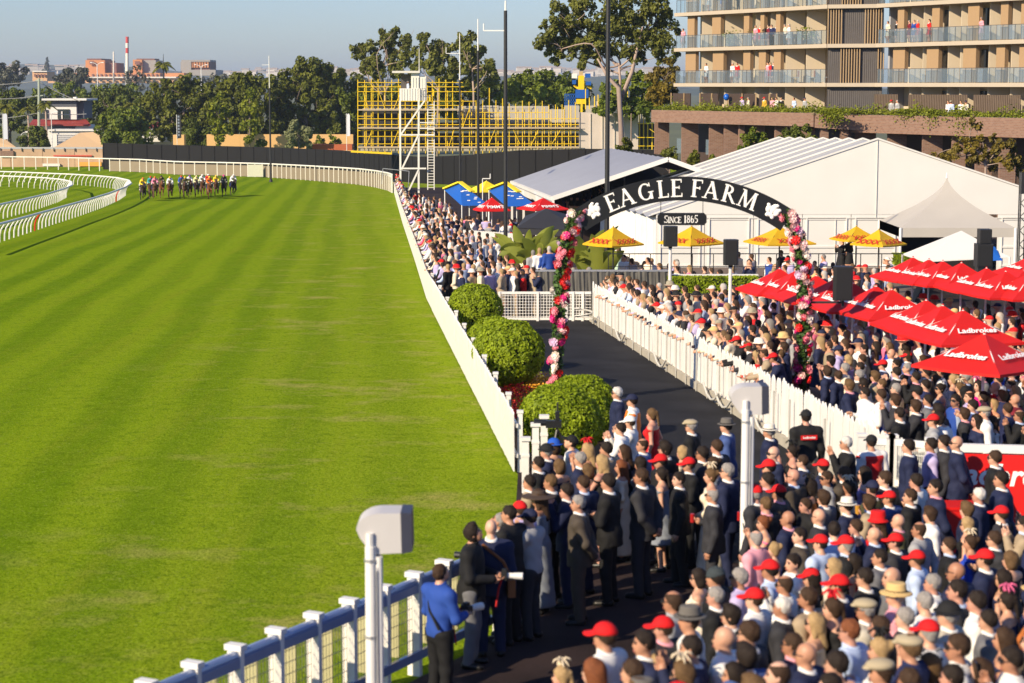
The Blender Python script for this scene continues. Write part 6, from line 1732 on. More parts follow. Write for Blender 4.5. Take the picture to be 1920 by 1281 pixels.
def tree(label, kind, Y, lobes, trunk=None, leaf=.34, dens=1.0, seed=0, depth=.8, sparse=.0, group=None, limbs=True, name='tree', m_b=None, flat=1.0, kindname='tree', tk=1.0, rs=1.22):
    """lobes: (px, py, r px[, ry px]); trunk: pixel path from the ground up"""
    g = np.random.default_rng(seed*77+5); s_ = F/Y; C_, D_ = [], []
    W = []
    for q in lobes:
        px, py, r = q[:3]; ry = q[3] if len(q) > 3 else r; r *= rs; ry *= rs
        dy = g.uniform(-1,1)*r/s_*depth*1.2
        p = at(px,py,Y); p.y += dy; W.append((p, r/s_, ry/s_))
        # each lobe is itself a handful of clumps
        R_ = r/s_; RY_ = ry/s_
        n = int(dens*17.0*R_*RY_/(leaf*leaf)) + 30
        k = max(6, int(n/110)); cl = g.normal(size=(k,3)); cl /= np.linalg.norm(cl,axis=1)[:,None]; cl *= g.uniform(.25,1.0,k)[:,None]
        w = g.integers(0,k,n); rad = g.uniform(.30,.52,k)[w][:,None]
        d = g.normal(size=(n,3)); d /= np.linalg.norm(d,axis=1)[:,None]
        c = cl[w] + d*rad*(g.uniform(.55,1.05,n)**.5)[:,None]
        C_.append(c*np.array((R_,R_*depth,RY_)) + np.array(p)); D_.append(d*.8 + cl[w]*.5 + np.array((0,0,.25)))
    C_ = np.concatenate(C_); D_ = np.concatenate(D_); D_ /= np.linalg.norm(D_,axis=1)[:,None]+1e-9
    NLEAF[0] += len(C_)
    if trunk is None:
        lx = sum(q[0] for q in lobes)/len(lobes); base = gxy(xat(lx,Y),Y); path = [base, at(lx, max(q[1] for q in lobes), Y)]
        if path[1].z < base.z+.5: path[1].z = base.z+.5
    else:
        path = [at(*q,Y) for q in trunk]; path[0] = gxy(path[0].x, Y)
    t = thing(name, label, kindname, path[0], 0, group)
    link('crown', leaf_quads('crown', C_, D_, leaf, LM[kind], g, .5, .6), t, -wloc(t))
    top = max(w[1] for w in W); r0 = max(.10, min(.42, top*.12))*tk
    n = len(path); MB().tube(path, [r0*(1-.45*i/max(1,n-1)) for i in range(n)], 8).build('trunk', m_b or bark, t, True)
    if limbs:
        B = MB()
        hubs = []
        if len(W) > 20:                                   # big trees: bent main limbs first, lesser ones off them
            for p, r, ry in W[::7]:
                st = path[-1].lerp(path[-2], g.uniform(0,.7)); h_ = st.lerp(p,.72); L_ = (p-st).length
                a_ = st.lerp(h_,.33) + Vector((g.normal()*L_*.09, g.normal()*L_*.09, g.normal()*L_*.06)); b_ = st.lerp(h_,.66) + Vector((g.normal()*L_*.09, g.normal()*L_*.08, g.normal()*L_*.07))
                B.tube(*bend([st, a_, b_, h_], (r0*.62, r0*.52, r0*.42, r0*.30)), 6); hubs += [(h_, .26), (b_, .36)]
        for p, r, ry in W:
            i = int(g.integers(max(0,n-2), n)); st = path[i] if i else path[0].lerp(path[1], .8); k_ = .42
            if hubs: st, k_ = min(hubs, key=lambda q: (q[0]-p).length)
            L_ = (p-st).length; mid = st.lerp(p,.5) + Vector((g.normal()*L_*.14, g.normal()*L_*.12, g.normal()*L_*.10))
            B.tube(*bend([st, mid, p, p+(p-mid)*.25+Vector((g.normal(),g.normal(),abs(g.normal())))*r*.2], (r0*k_, r0*k_*.62, r0*k_*.3, r0*.03), 3), 5)
            for _ in range(2):
                e = p + Vector((g.normal()*r*.6, g.normal()*r*.4, g.normal()*ry*.5)); B.tube([mid.lerp(p,.6), e], (r0*.13, r0*.03), 4)
        B.build('limb', m_b or bark, t, True)
    return t
def fill(x0, x1, y_top, y_bot, n, r, seed):
    """lobes scattered in a band; y_top is a list of (px, py) giving the skyline"""
    g = random.Random(seed); xs = [q[0] for q in y_top]; ys = [q[1] for q in y_top]; out = []
    for k in range(n):
        px = x0 + (x1-x0)*(k+.5)/n + g.uniform(-1,1)*r*.3; t = float(np.interp(px,xs,ys)); yy = t + r*.9
        while yy < y_bot: out.append((px+g.uniform(-.3,.3)*r, yy+g.uniform(-.15,.15)*r, r*g.uniform(.8,1.2))); yy += r*1.35
    return out
# the fig trees: one crown after another along the street
tree('huge dark fig tree with the highest crown behind the lone black pole', 'fig', 380, fill(505,635,[(505,160),(530,130),(560,113),(600,112),(635,128)],258,8,15,1), [(575,275),(575,200)], .36, .8, 1, .9)
tree('broad dark fig tree over the two lime green saplings', 'fig', 372, fill(375,515,[(375,170),(400,150),(440,138),(480,138),(515,150)],262,8,15,2), [(445,275),(445,215)], .36, .8, 2, .9)
tree('dull fig tree with bare grey limbs showing in front of the power station', 'fig', 375, fill(268,392,[(268,175),(300,152),(340,142),(370,145),(392,160)],250,8,13,3), [(335,275),(335,205)], .34, .62, 3, .9)
tree('fig tree joining the highest crown to the gum trees', 'fig', 385, fill(620,705,[(620,150),(650,145),(680,150),(705,165)],268,6,15,4), [(660,280),(660,210)], .36, .8, 4)
tree('dark spreading tree behind the white two storey house', 'dark', 440, fill(150,290,[(150,195),(185,172),(230,165),(290,175)],250,8,14,5), [(215,280),(215,220)], .4, .8, 5)
tree('rounded mid green tree standing in front of the dark spreading one', 'mid', 360, [(205,232,22),(230,225,24),(225,250,26),(250,240,24),(200,256,18),(260,258,18),(215,215,14),(238,262,22),(212,268,18),(255,272,14)], [(228,300),(228,250)], .34, .95, 6)
tree('dense dark shrub tree beside the black banner', 'dark', 350, [(365,245,18),(350,255,16),(380,258,18),(368,262,20),(358,232,12),(388,270,12),(352,270,12)], [(368,300),(368,262)], .32, 1.0, 7)
tree('dark rounded shrub in front of the garage', 'dark', 368, [(62,255,16),(80,258,15),(50,264,13),(72,268,16),(88,270,9),(66,244,9)], [(68,300),(68,265)], .3, 1.0, 8)
tree('lime green sapling nearest the orange wall end', 'lime', 340, [(408,188,8,13),(402,205,9,12),(415,208,10,13),(425,215,8,10),(408,228,11,12),(424,240,9,10),(404,245,9,9),(413,262,9,10),(398,222,7,8)], [(412,285),(412,200)], .34, .7, 9)
tree('lime green sapling between its twin and the lone black pole', 'lime', 340, [(470,176,6,10),(465,192,8,12),(475,205,9,12),(460,212,8,10),(470,228,11,12),(458,240,8,9),(478,242,9,10),(466,258,10,10)], [(468,285),(468,190)], .34, .7, 10)
tree('round pale sage bush in front of the orange wall', 'sage', 335, [(555,240,12),(570,250,13),(545,256,12),(562,264,15),(578,266,10),(542,270,9),(558,232,8)], [(560,300),(560,265)], .26, 1.0, 11)
for k, (px, py, Y, lab) in enumerate(((600,262,342,'thin leafy shrub topping the orange wall'),(487,266,342,'scrappy little shrub at the foot of the orange wall'),(627,260,340,'small young tree against the orange wall by the scaffold'))): tree(lab,'mid',Y,[(px,py,7),(px+4,py+8,7),(px-4,py+9,6)],None,.3,.6,20+k,name='shrub',kindname='shrub')
# trees at the picture's edge, with the palms
tree('dark tree mass at the far edge behind the utility pole', 'dark', 430, fill(-30,75,[(-30,160),(20,165),(50,172),(75,190)],245,4,15,12), None, .4, .8, 12)
tree('grey green gum at the skyline edge over the palms', 'hazy', 900, [(10,140,16),(30,135,15),(-8,145,15),(22,152,16),(38,150,10),(0,128,8),(24,126,8)], [(14,180),(14,150)], .8, .8, 13)
tree('hazy gum tree in front of the low tan block', 'hazy', 800, [(132,135,11),(148,133,12),(120,146,11),(160,147,10),(140,150,14),(155,158,12),(125,158,12),(108,152,10)], [(140,185),(140,150)], .7, .75, 14)
tree('bare grey branched tree across the power station hall', 'hazy', 780, [(245,138,7),(258,132,8),(238,150,8),(268,142,7),(252,150,9),(275,152,6)], [(255,185),(255,155)], .5, .22, 15)
tree('far Norfolk pine standing on the ridge', 'hazy', 2600, [(88,111,1.2,3),(88,115,2.2),(88,119,3.2),(88,123,4.0),(88,128,5.0),(88,134,5.5)], [(88,150),(88,110)], 1.6, .9, 16, limbs=False, name='pine_tree')
tree('low bush line in front of the power station base', 'mid', 600, fill(60,262,[(60,168),(110,160),(170,162),(262,158)],190,10,9,17), None, .5, .7, 17, limbs=False)
tree('wooded strip beyond the power station and the gum', 'hazy', 1000, fill(255,700,[(255,158),(340,148),(420,142),(700,142)],170,20,10,18), None, .8, .5, 18, limbs=False)
# gums behind the scaffold
tree('gum tree with pale forked limbs behind the scaffold corner', 'gum', 330, [(690,88,18),(715,75,16),(672,100,14),(738,72,16),(756,88,14),(700,112,18),(735,105,20),(680,122,12),(760,115,16),(720,62,8),(742,58,8),(766,72,9),(712,130,16),(745,135,16),(664,92,8)], [(725,290),(722,180),(714,128)], .34, .8, 19, m_b=bark_p)
tree('gum tree rising over the judges tower', 'gum', 325, [(792,80,14),(815,92,17),(785,105,17),(810,120,20),(838,105,17),(795,68,9),(830,84,10),(780,130,16),(822,140,18),(845,135,14),(850,88,10)], [(820,290),(822,170),(815,120)], .34, .8, 20, m_b=bark_p)
tree('gum tree between the thin black poles', 'gum', 322, [(868,78,12),(885,86,14),(872,105,15),(900,100,15),(915,118,15),(880,125,18),(908,138,16),(925,140,10),(862,130,14),(890,150,18),(920,156,14),(860,66,6),(882,70,8)], [(890,290),(888,170),(885,130)], .34, .8, 21, m_b=bark_p)
tree('dark understorey tree mass filling the gap behind the scaffold', 'dark', 345, fill(640,1110,[(640,175),(700,165),(760,160),(850,150),(930,152),(960,150),(1010,140),(1060,140),(1110,165)],215,20,15,22), None, .38, .8, 22, limbs=False)
tree('rounded bushy tree clump beside the blue and yellow machine', 'mid', 335, [(950,165,16),(972,155,16),(995,150,16),(1018,148,15),(1040,155,15),(960,182,16),(985,178,17),(1010,175,17),(1035,178,16),(1058,168,13),(1065,185,14),(940,180,13)], None, .34, .9, 23, limbs=False)
# the great gum tree
tree('great spreading gum tree with twisting pale limbs beside the apartments', 'gum', 215, [(1012,80,16),(1030,62,18),(1052,52,18),(1018,48,8),(1050,25,16),(1075,15,18),(1100,8,18),(1062,38,16),(1095,30,16),(1120,45,18),(1085,62,18),(1060,85,18),(1080,95,14),(1105,75,18),(1130,70,18),(1150,12,18),(1180,8,20),(1215,5,20),(1245,12,18),(1165,35,20),(1200,30,22),(1235,38,20),(1258,55,16),(1180,60,20),(1215,62,20),(1245,80,18),(1260,98,12),(1225,95,16),(1205,108,12),(1050,105,10),(1040,118,9),(1125,98,10),(1155,75,12),(1095,118,12),(1240,105,12),(1040,14,10),(1025,95,10),(1092,105,8),(1110,60,14),(1140,25,14),(1190,85,12),(1075,75,12),(1035,78,12),(1165,100,9),(1225,20,14),(1120,80,14),(1150,50,16),(1100,95,14),(1175,90,14),(1140,100,10),(1200,75,14),(1070,55,16),(1190,110,10),(1115,110,10)],
     [(1165,300),(1162,190),(1163,150),(1160,118)], .21, .66, 24, .9, m_b=bark_p, rs=1.32)
t_ = thing('leaning_trunk', 'bare leaning pale limb beside the great gum trunk', 'tree', gxy(xat(1165,214),214)); MB().tube([gxy(xat(1172,214),214), at(1160,165,214), at(1140,145,214), at(1120,110,214)], (.30,.27,.2,.08), 7).tube([at(1163,190,214.5), at(1185,135,214.5), at(1195,90,214.5), at(1205,50,214.5)], (.26,.22,.15,.07), 7).build('trunk', bark_p, t_, True)
tree('golden green cypress-like tree against the apartment corner', 'gold', 200, [(1255,125,12),(1240,135,12),(1225,145,12),(1262,148,12),(1245,160,14),(1228,168,13),(1262,172,12),(1250,185,13),(1232,190,12),(1218,180,9),(1268,130,8)], [(1248,300),(1248,160)], .22, .9, 25)
tree('mid green understorey behind the great gum', 'mid', 260, fill(1120,1235,[(1120,165),(1170,150),(1200,130),(1235,140)],215,6,12,26), None, .3, .7, 26, limbs=False)
# in front of the podium
tree('glossy green tree between marquee ridge and brick piers', 'mid', 140, [(1395,262,10),(1410,252,11),(1425,262,12),(1405,272,12),(1440,268,9),(1420,280,14),(1395,284,10)], [(1415,330),(1415,275)], .13, 1.0, 27)
tree('dark rounded tree against the podium recess', 'dark', 142, [(1478,248,11),(1495,240,12),(1510,246,11),(1485,258,13),(1505,262,12),(1520,258,8),(1470,262,8)], [(1495,330),(1495,265)], .14, 1.0, 28)
for k, (px, py, lab) in enumerate(((1255,285,'small dark tree at the podium corner above the grey roofed tent'),(1298,292,'small leafy tree beside the podium window'),(1170,270,'little dark tree before the pale wrapped scaffold'),(1340,300,'low shrub behind the marquee roof edge'))): tree(lab,'fig',150,[(px,py,9),(px+7,py+8,9),(px-7,py+9,8),(px+2,py+16,10)],None,.14,.8,30+k)
tree('feathery spreading tree behind the pointed tent', 'gold', 122, [(1770,300,12),(1750,292,9),(1795,285,14),(1820,275,12),(1845,285,14),(1870,280,14),(1895,275,13),(1830,300,14),(1860,305,14),(1885,302,12),(1908,295,14),(1840,262,8),(1810,265,8),(1860,255,7),(1835,240,9),(1825,225,6),(1915,318,12)], [(1850,360),(1848,310),(1840,285)], .13, .6, 35, m_b=bark_p)
# palms
frond_m = leaf_mat('palm_leaf', (.05,.075,.008), (.27,.26,.03), .4, .3)
def palm(label, px, head_py, Y, Lpx, n, seed, spear=False, foot=None):
    g = random.Random(seed); s_ = F/Y; hd = at(px,head_py,Y); t = thing('palm_tree', label, 'palm tree', gxy(hd.x,Y), 0)
    MB().tube([gxy(hd.x,Y), gxy(hd.x,Y).lerp(hd,.5)+Vector((.1,0,0)), hd], (.26,.19,.15), 8).build('trunk', bark_p, t, True)
    L_ = Lpx/s_
    for k in range(n):
        a = 2*math.pi*k/n + g.uniform(-.2,.2); el = g.uniform(.1,1.1); d = Vector((math.cos(a)*math.cos(el), math.sin(a)*math.cos(el), math.sin(el))); pts = []
        for i in range(8): u = i/7; pts.append(hd + d*(L_*u) - Vector((0,0,L_*.75*u*u)))
        B = MB()
        for i in range(7):
            p, q = pts[i], pts[i+1]; tg = (q-p).normalized(); sd_ = tg.cross(Vector((0,0,1))).normalized(); 
            for j in range(3):
                c = p.lerp(q, j/3); ln = L_*.26*math.sin(math.pi*min(1,(i+j/3)/7*.85+.12))
                for e in (-1,1):
                    tip = c + sd_*(e*ln) + tg*ln*.5 - Vector((0,0,ln*.45)); w = tg*(.045*L_)
                    B.add([c-w, c+w, tip], [(0,1,2)])
            B.bar(p,q,.03*L_,.03*L_)
        B.build('frond', frond_m, t)
    MB().tube([hd-Vector((0,0,L_*.35)), hd], (.2,.16), 7).build('crownshaft', mat('palm_green',(.12,.15,.04),.6), t, True)
    if spear: MB().tube([hd, hd+Vector((.1,0,L_*.8))], (.12,.03), 5).build('spear', mat('dark_spear',(.03,.03,.025),.8), t)
palm('tall palm silhouetted before the power station', 306, 122, 420, 26, 15, 1, True)
palm('golden palm by the utility pole and white house', 85, 196, 388, 26, 13, 2)
palm('palm at the picture edge beside the pale banner', 12, 200, 375, 30, 13, 3)
palm('small palm poking out of the dark spreading tree', 245, 196, 372, 20, 11, 4)
palm('drooping palm between the utility pole and the edge', 52, 205, 392, 22, 11, 5)
# ------------------------------------------------------------------ the field of horses and jockeys
def horse_fn(ph):
    L = [((.15,.62,1.02),[(.15,1.05,.92),(.14,1.25,.55),(.13,1.18,.33)]), ((-.15,.60,1.02),[(-.15,.85,.70),(-.14,.50,.55),(-.14,.38,.42)]),
         ((.17,-.68,1.10),[(.17,-.35,.80),(.16,-.62,.50),(.15,-.35,.12)]), ((-.17,-.70,1.10),[(-.17,-.60,.80),(-.16,-1.05,.62),(-.15,-1.05,.30)])]
    if ph: L = [((.15,.62,1.02),[(.15,.80,.66),(.15,.72,.36),(.15,.78,.06)]), ((-.15,.60,1.02),[(-.15,1.02,.95),(-.14,.90,.62),(-.14,.72,.58)]),
         ((.17,-.68,1.10),[(.17,-.40,.80),(.16,-.85,.62),(.15,-.95,.36)]), ((-.17,-.70,1.10),[(-.17,-.25,.84),(-.16,-.35,.48),(-.15,-.05,.20)])]
    def fn(P):
        d = sd_ell(P,(0,0,1.24),(.27,.72,.30)); d = smin(d, sd_ell(P,(0,.58,1.22),(.25,.34,.36)),.1); d = smin(d, sd_ell(P,(0,-.62,1.26),(.28,.38,.35)),.1)
        d = smin(d, sd_cap(P,(0,.72,1.36),(0,1.28,1.66),.21,.12),.1); d = smin(d, sd_cap(P,(0,1.28,1.70),(0,1.66,1.42),.125,.07),.05)
        for e in (-1,1): d = smin(d, sd_cap(P,(e*.06,1.24,1.78),(e*.07,1.22,1.92),.035,.012),.02)
        for a, c in L:
            q = a; r = (.135,.075,.05,.055)
            for i, b in enumerate(c): d = smin(d, sd_cap(P,q,b,r[i],r[i+1]),.04); q = b
        return d
    return fn
horse_m = {k: mat('coat_'+k, c, .5, var=.12, scale=3) for k, c in (('bay',(.085,.034,.016)),('dark',(.028,.014,.010)),('chestnut',(.15,.055,.02)),('brown',(.055,.024,.013)))}
HM = []
for ph in (0,1):
    V, Q = surface(horse_fn(ph),(-.42,-1.25,0),(.42,1.80,2.0),.05); HM.append(mesh_np('race_horse',V,Q,horse_m['bay']))
tail_me = MB().tube([(0,-.95,1.42),(0,-1.25,1.40),(0,-1.55,1.12),(0,-1.62,.85)],(.07,.09,.07,.02),6).mesh('tail',horse_m['dark'],True)
cl = MB(); 
for e in (-1,1): cl.box((e*.285,-.05,1.22),(.02,.55,.35))
cloth_me = cl.mesh('saddle_cloth', white_paint)
def jf(kind):
    def legs(P):
        d = None
        for e in (-1,1):
            a = smin(sd_cap(P,(e*.12,-.22,1.86),(e*.27,.22,1.66),.10,.075), sd_cap(P,(e*.27,.22,1.66),(e*.30,-.08,1.26),.075,.055),.03); a = smin(a, sd_cap(P,(e*.30,-.08,1.24),(e*.30,.10,1.20),.05,.045),.02)
            d = a if d is None else np.minimum(d,a)
        return smin(d, sd_ell(P,(0,-.24,1.88),(.17,.17,.14)),.06)
    def top(P, g=0.0):
        d = smin(sd_ell(P,(0,.05,1.98),(.19+g,.30+g,.14+g)), sd_cap(P,(-.18,.25,1.98),(.18,.25,1.98),.07+g,.07+g),.08)
        for e in (-1,1): d = smin(d, smin(sd_cap(P,(e*.2,.25,1.96),(e*.28,.38,1.70),.06+g,.05+g), sd_cap(P,(e*.28,.38,1.70),(e*.10,.68,1.62),.05+g,.04+g),.03),.03)
        return d
    def head(P): return smin(sd_ell(P,(0,.46,2.12),(.08,.10,.12)), sd_cap(P,(0,.30,2.02),(0,.44,2.08),.06,.055),.03)
    if kind == 'body': return lambda P: smin(smin(legs(P), top(P),.04), head(P),.02)
    if kind == 'breeches': return lambda P: np.maximum(legs(P)-.014, 1.40-P[...,2])
    if kind == 'silks': return lambda P: top(P,.02)
    if kind == 'cap': return lambda P: np.maximum(sd_ell(P,(0,.45,2.16),(.115,.14,.13)), 2.13-P[...,2]+(P[...,1]-.45)*.2)
    if kind == 'boots': return lambda P: np.maximum(legs(P)-.018, P[...,2]-1.50)
JM = {}
for k in ('body','breeches','silks','cap','boots'):
    V, Q = surface(jf(k),(-.45,-.5,1.1),(.45,.8,2.35),.032); JM[k] = mesh_np({'body':'jockey'}.get(k,k),V,Q,skin_slot)
def setmat(o, m, i=0):
    o.material_slots[i].link = 'OBJECT'; o.material_slots[i].material = m; return o
C = {}
def cm(name, col, rough=.8):
    k = 'cloth_' + name
    return mat(k, col, rough, var=.10, scale=9, spec=.25)
silk = {k: cm('silk_'+k, c, .5) for k, c in dict(orange=(.75,.16,.02), yellow=(.80,.55,.03), white=(.78,.77,.74), teal=(.03,.30,.34), pink=(.75,.25,.38), black=(.015,.015,.015), red=(.60,.015,.015), blue=(.03,.08,.40), purple=(.16,.04,.36), cerise=(.65,.03,.22), olive=(.10,.09,.02), pale=(.75,.68,.35)).items()}
field = [(268,377,0,'dark','orange','yellow','orange capped jockey in yellow and red at the rail end of the field'),(283,373,1,'brown','red','teal','jockey in teal with a red cap, second from the rail'),(291,374,0,'bay','orange','pink','jockey in pink and white under an orange cap'),(303,371,1,'chestnut','black','olive','jockey in black and olive with no bright cap'),
  (319.5,374,0,'bay','yellow','white','yellow capped jockey in white riding alone in the gap'),(341,371,1,'dark','red','blue','red capped jockey in dark blue beside the yellow pair'),(348,374,0,'brown','yellow','olive','yellow capped jockey leading the second bunch'),(355.5,370,1,'bay','purple','white','purple capped jockey in white'),
  (369,371,0,'dark','pale','pale','jockey in pale lemon silks and cap'),(379.5,368,1,'bay','white','white','white capped jockey in white held up behind a red jacket'),(391,367,0,'brown','white','red','white capped jockey in red silks'),(393,373,1,'chestnut','yellow','orange','yellow capped jockey in orange at the front of the last bunch'),
  (406,370,0,'bay','yellow','yellow','jockey all in yellow with red sleeves'),(420.5,369,1,'dark','cerise','black','cerise capped jockey in black'),(437,368,0,'dark','white','white','white capped jockey in white at the open turf end of the field')]
for k, (px,py,ph,coat,capc,top_,lab) in enumerate(field):
    p = gp(px,py); rz = math.pi + R(12) + rnd.uniform(-.12,.12)
    h = setmat(link('race_horse', HM[ph], None, p, (0,0,rz)), horse_m[coat])
    tag(h, {'dark':'nearly black','bay':'bay','chestnut':'chestnut','brown':'brown'}[coat] + ' horse under the ' + ' '.join(lab.replace('jockey','rider').split()[:11]), 'horse', 'race horses rounding the bend')
    link('tail', tail_me, h); setmat(link('saddle_cloth', cloth_me, h), [white_paint, silk['yellow'], silk['blue']][k%3])
    j = link('jockey', JM['body'], None, p, (0,0,rz)); tag(j, lab, 'jockey', 'jockeys in racing silks')
    setmat(link('breeches', JM['breeches'], j), silk['white']); setmat(link('silks', JM['silks'], j), silk[top_]); setmat(link('cap', JM['cap'], j), silk[capc]); setmat(link('boots', JM['boots'], j), silk['black'])
# ------------------------------------------------------------------ people
FIG = {
 'm_down': dict(arms='down'), 'm_stride': dict(arms='down', stride=.07, head=(-.06,.35), turn=0), 'm_behind': dict(arms='behind', head=(-.04,.25)), 'm_face': dict(arms='face', head=(.05,0)),
 'm_camera': dict(arms='camera', head=(-.5,.1)), 'm_rail': dict(arms='rail', lean=.30, head=(.10,0)), 'm_drink': dict(arms='drink', head=(0,-.3)), 'm_fold': dict(arms='fold'), 'm_big': dict(arms='down', build=1.12, head=(0,.2)),
 'f_down': dict(female=True, arms='clasp', head=(0,.25)), 'f_hip': dict(female=True, arms='hip'), 'f_face': dict(female=True, arms='face', head=(.05,.1)), 'f_rail': dict(female=True, arms='rail', lean=.28, head=(.10,0)),
}
_F = {}
def fig(k):
    if k not in _F: _F[k] = Figure(.019 if k[2:] not in ('camera','behind') else .016, **FIG[k])
    return _F[k]
SKIN = [mat('skin_%d' % i, c, .5, var=.08, scale=14) for i, c in enumerate(((.50,.27,.175),(.55,.30,.20),(.44,.22,.135),(.58,.34,.24),(.36,.17,.10),(.48,.24,.17)))]
HAIR = {'dark': mat('hair_dark',(.018,.012,.009),.75,var=.55,scale=40,spec=.2), 'brown': mat('hair_brown',(.042,.023,.013),.75,var=.55,scale=40,spec=.2), 'fair': mat('hair_fair',(.105,.060,.027),.75,var=.5,scale=40,spec=.2), 'blond': mat('hair_blond',(.33,.22,.105),.75,var=.45,scale=40,spec=.2), 'grey': mat('hair_grey',(.24,.22,.205),.75,var=.5,scale=40,spec=.2), 'white': mat('hair_white',(.50,.47,.43),.55,var=.2,scale=30), 'ginger': mat('hair_ginger',(.16,.052,.02),.75,var=.5,scale=40,spec=.2)}
SUIT = dict(navy=(.013,.018,.052), charcoal=(.028,.028,.033), black=(.010,.010,.011), grey=(.13,.13,.14), brown=(.060,.048,.037), tan=(.33,.255,.17), blue=(.05,.085,.23), olive=(.06,.06,.03), stone=(.42,.38,.31))
SHIRT = dict(white=(.70,.69,.67), paleblue=(.42,.51,.70), lavender=(.42,.36,.58), pink=(.66,.30,.36), black=(.012,.012,.013), navy=(.016,.022,.075), grey=(.30,.30,.31), mint=(.42,.58,.45), royal=(.02,.06,.28), maroon=(.16,.014,.025), cream=(.66,.58,.44), red=(.55,.015,.015), mustard=(.55,.31,.03))
DRESS = dict(red=(.52,.012,.015), pink=(.70,.16,.28), black=(.012,.012,.013), emerald=(.01,.16,.08), cobalt=(.015,.05,.40), cream=(.66,.58,.46), lilac=(.42,.32,.58), navy=(.014,.02,.06), magenta=(.62,.01,.19), burnt=(.42,.13,.03), grey=(.20,.22,.26))
WORD = dict(paleblue='pale blue', royal='royal blue', burnt='burnt orange')
HAT = dict(redcap=('cap',(.58,.010,.012),'red cap'), navycap=('cap',(.014,.018,.05),'navy cap'), blackcap=('cap',(.012,.012,.013),'black cap'), whitecap=('cap',(.70,.69,.66),'white cap'), straw=('straw',(.58,.40,.17),'straw hat'), panama=('fedora',(.66,.62,.54),'cream panama'), greyfedora=('fedora',(.12,.11,.10),'grey fedora'), blackhat=('bowler',(.012,.012,.013),'black round hat'), flatcap=('flat',(.36,.30,.20),'tweed flat cap'), beanie=('beanie',(.035,.045,.05),'dark beanie'), bluehat=('bowler',(.015,.08,.42),'bright blue hat'), wide=('wide',(.06,.04,.03),'wide dark hat'), pinkwide=('wide',(.62,.2,.3),'wide pink hat'), bucket=('bucket',(.30,.27,.2),'khaki bucket hat'), redfas=('fascinator',(.55,.01,.02),'red fascinator'), blackfas=('fascinator',(.015,.015,.015),'black fascinator'), creamfas=('fascinator',(.6,.5,.36),'cream fascinator'), pinkfas=('fascinator',(.65,.12,.25),'pink fascinator'), redhat=('bucket',(.58,.01,.012),'red bucket hat'))
def floral():
    if 'cloth_floral' in MATS: return MATS['cloth_floral']
    m = mat('cloth_floral', (.6,.58,.55), .85); nt = m.node_tree; N = nt.nodes
    vo = N.new('ShaderNodeTexVoronoi'); vo.inputs['Scale'].default_value = 16; tc = N.new('ShaderNodeTexCoord'); nt.links.new(tc.outputs['Object'], vo.inputs['Vector'])
    r = N.new('ShaderNodeMapRange'); r.inputs[1].default_value = .28; r.inputs[2].default_value = .36; nt.links.new(vo.outputs['Distance'], r.inputs[0])
    x = N.new('ShaderNodeMix'); x.data_type = 'RGBA'; nt.links.new(r.outputs[0], x.inputs[0]); x.inputs[6].default_value = (.03,.035,.05,1); x.inputs[7].default_value = (.62,.60,.57,1)
    nt.links.new(x.outputs[2], N['Principled BSDF'].inputs['Base Color']); return m
def step_h(X, Y):
    """the concrete terracing under the crowd below the stand"""
    if X < 0.55 + max(0, (Y-18.5))*.42: return 0.0
    k = math.floor((24.0 - Y) / 1.5) + 1
    return .15*min(6, max(0, k))
def stand(px, py, hz=1.635):
    """where someone stands whose head is centred on the pixel"""
    p = gp(px, py, hz)
    for _ in range(3):
        p = gp(px, py, hz + step_h(p.x, p.y))
    return Vector((p.x, p.y, gz(p.y) + step_h(p.x, p.y)))
N_IND = [0]
band_me = MB().cyl((0,0,.044),(0,0,.070),.1,.099,16,0,False).mesh('hat_band', skin_slot, True)
for v_ in band_me.vertices: v_.co = (v_.co.x*.975, v_.co.y*1.18-.01, v_.co.z)
PEOPLE = []
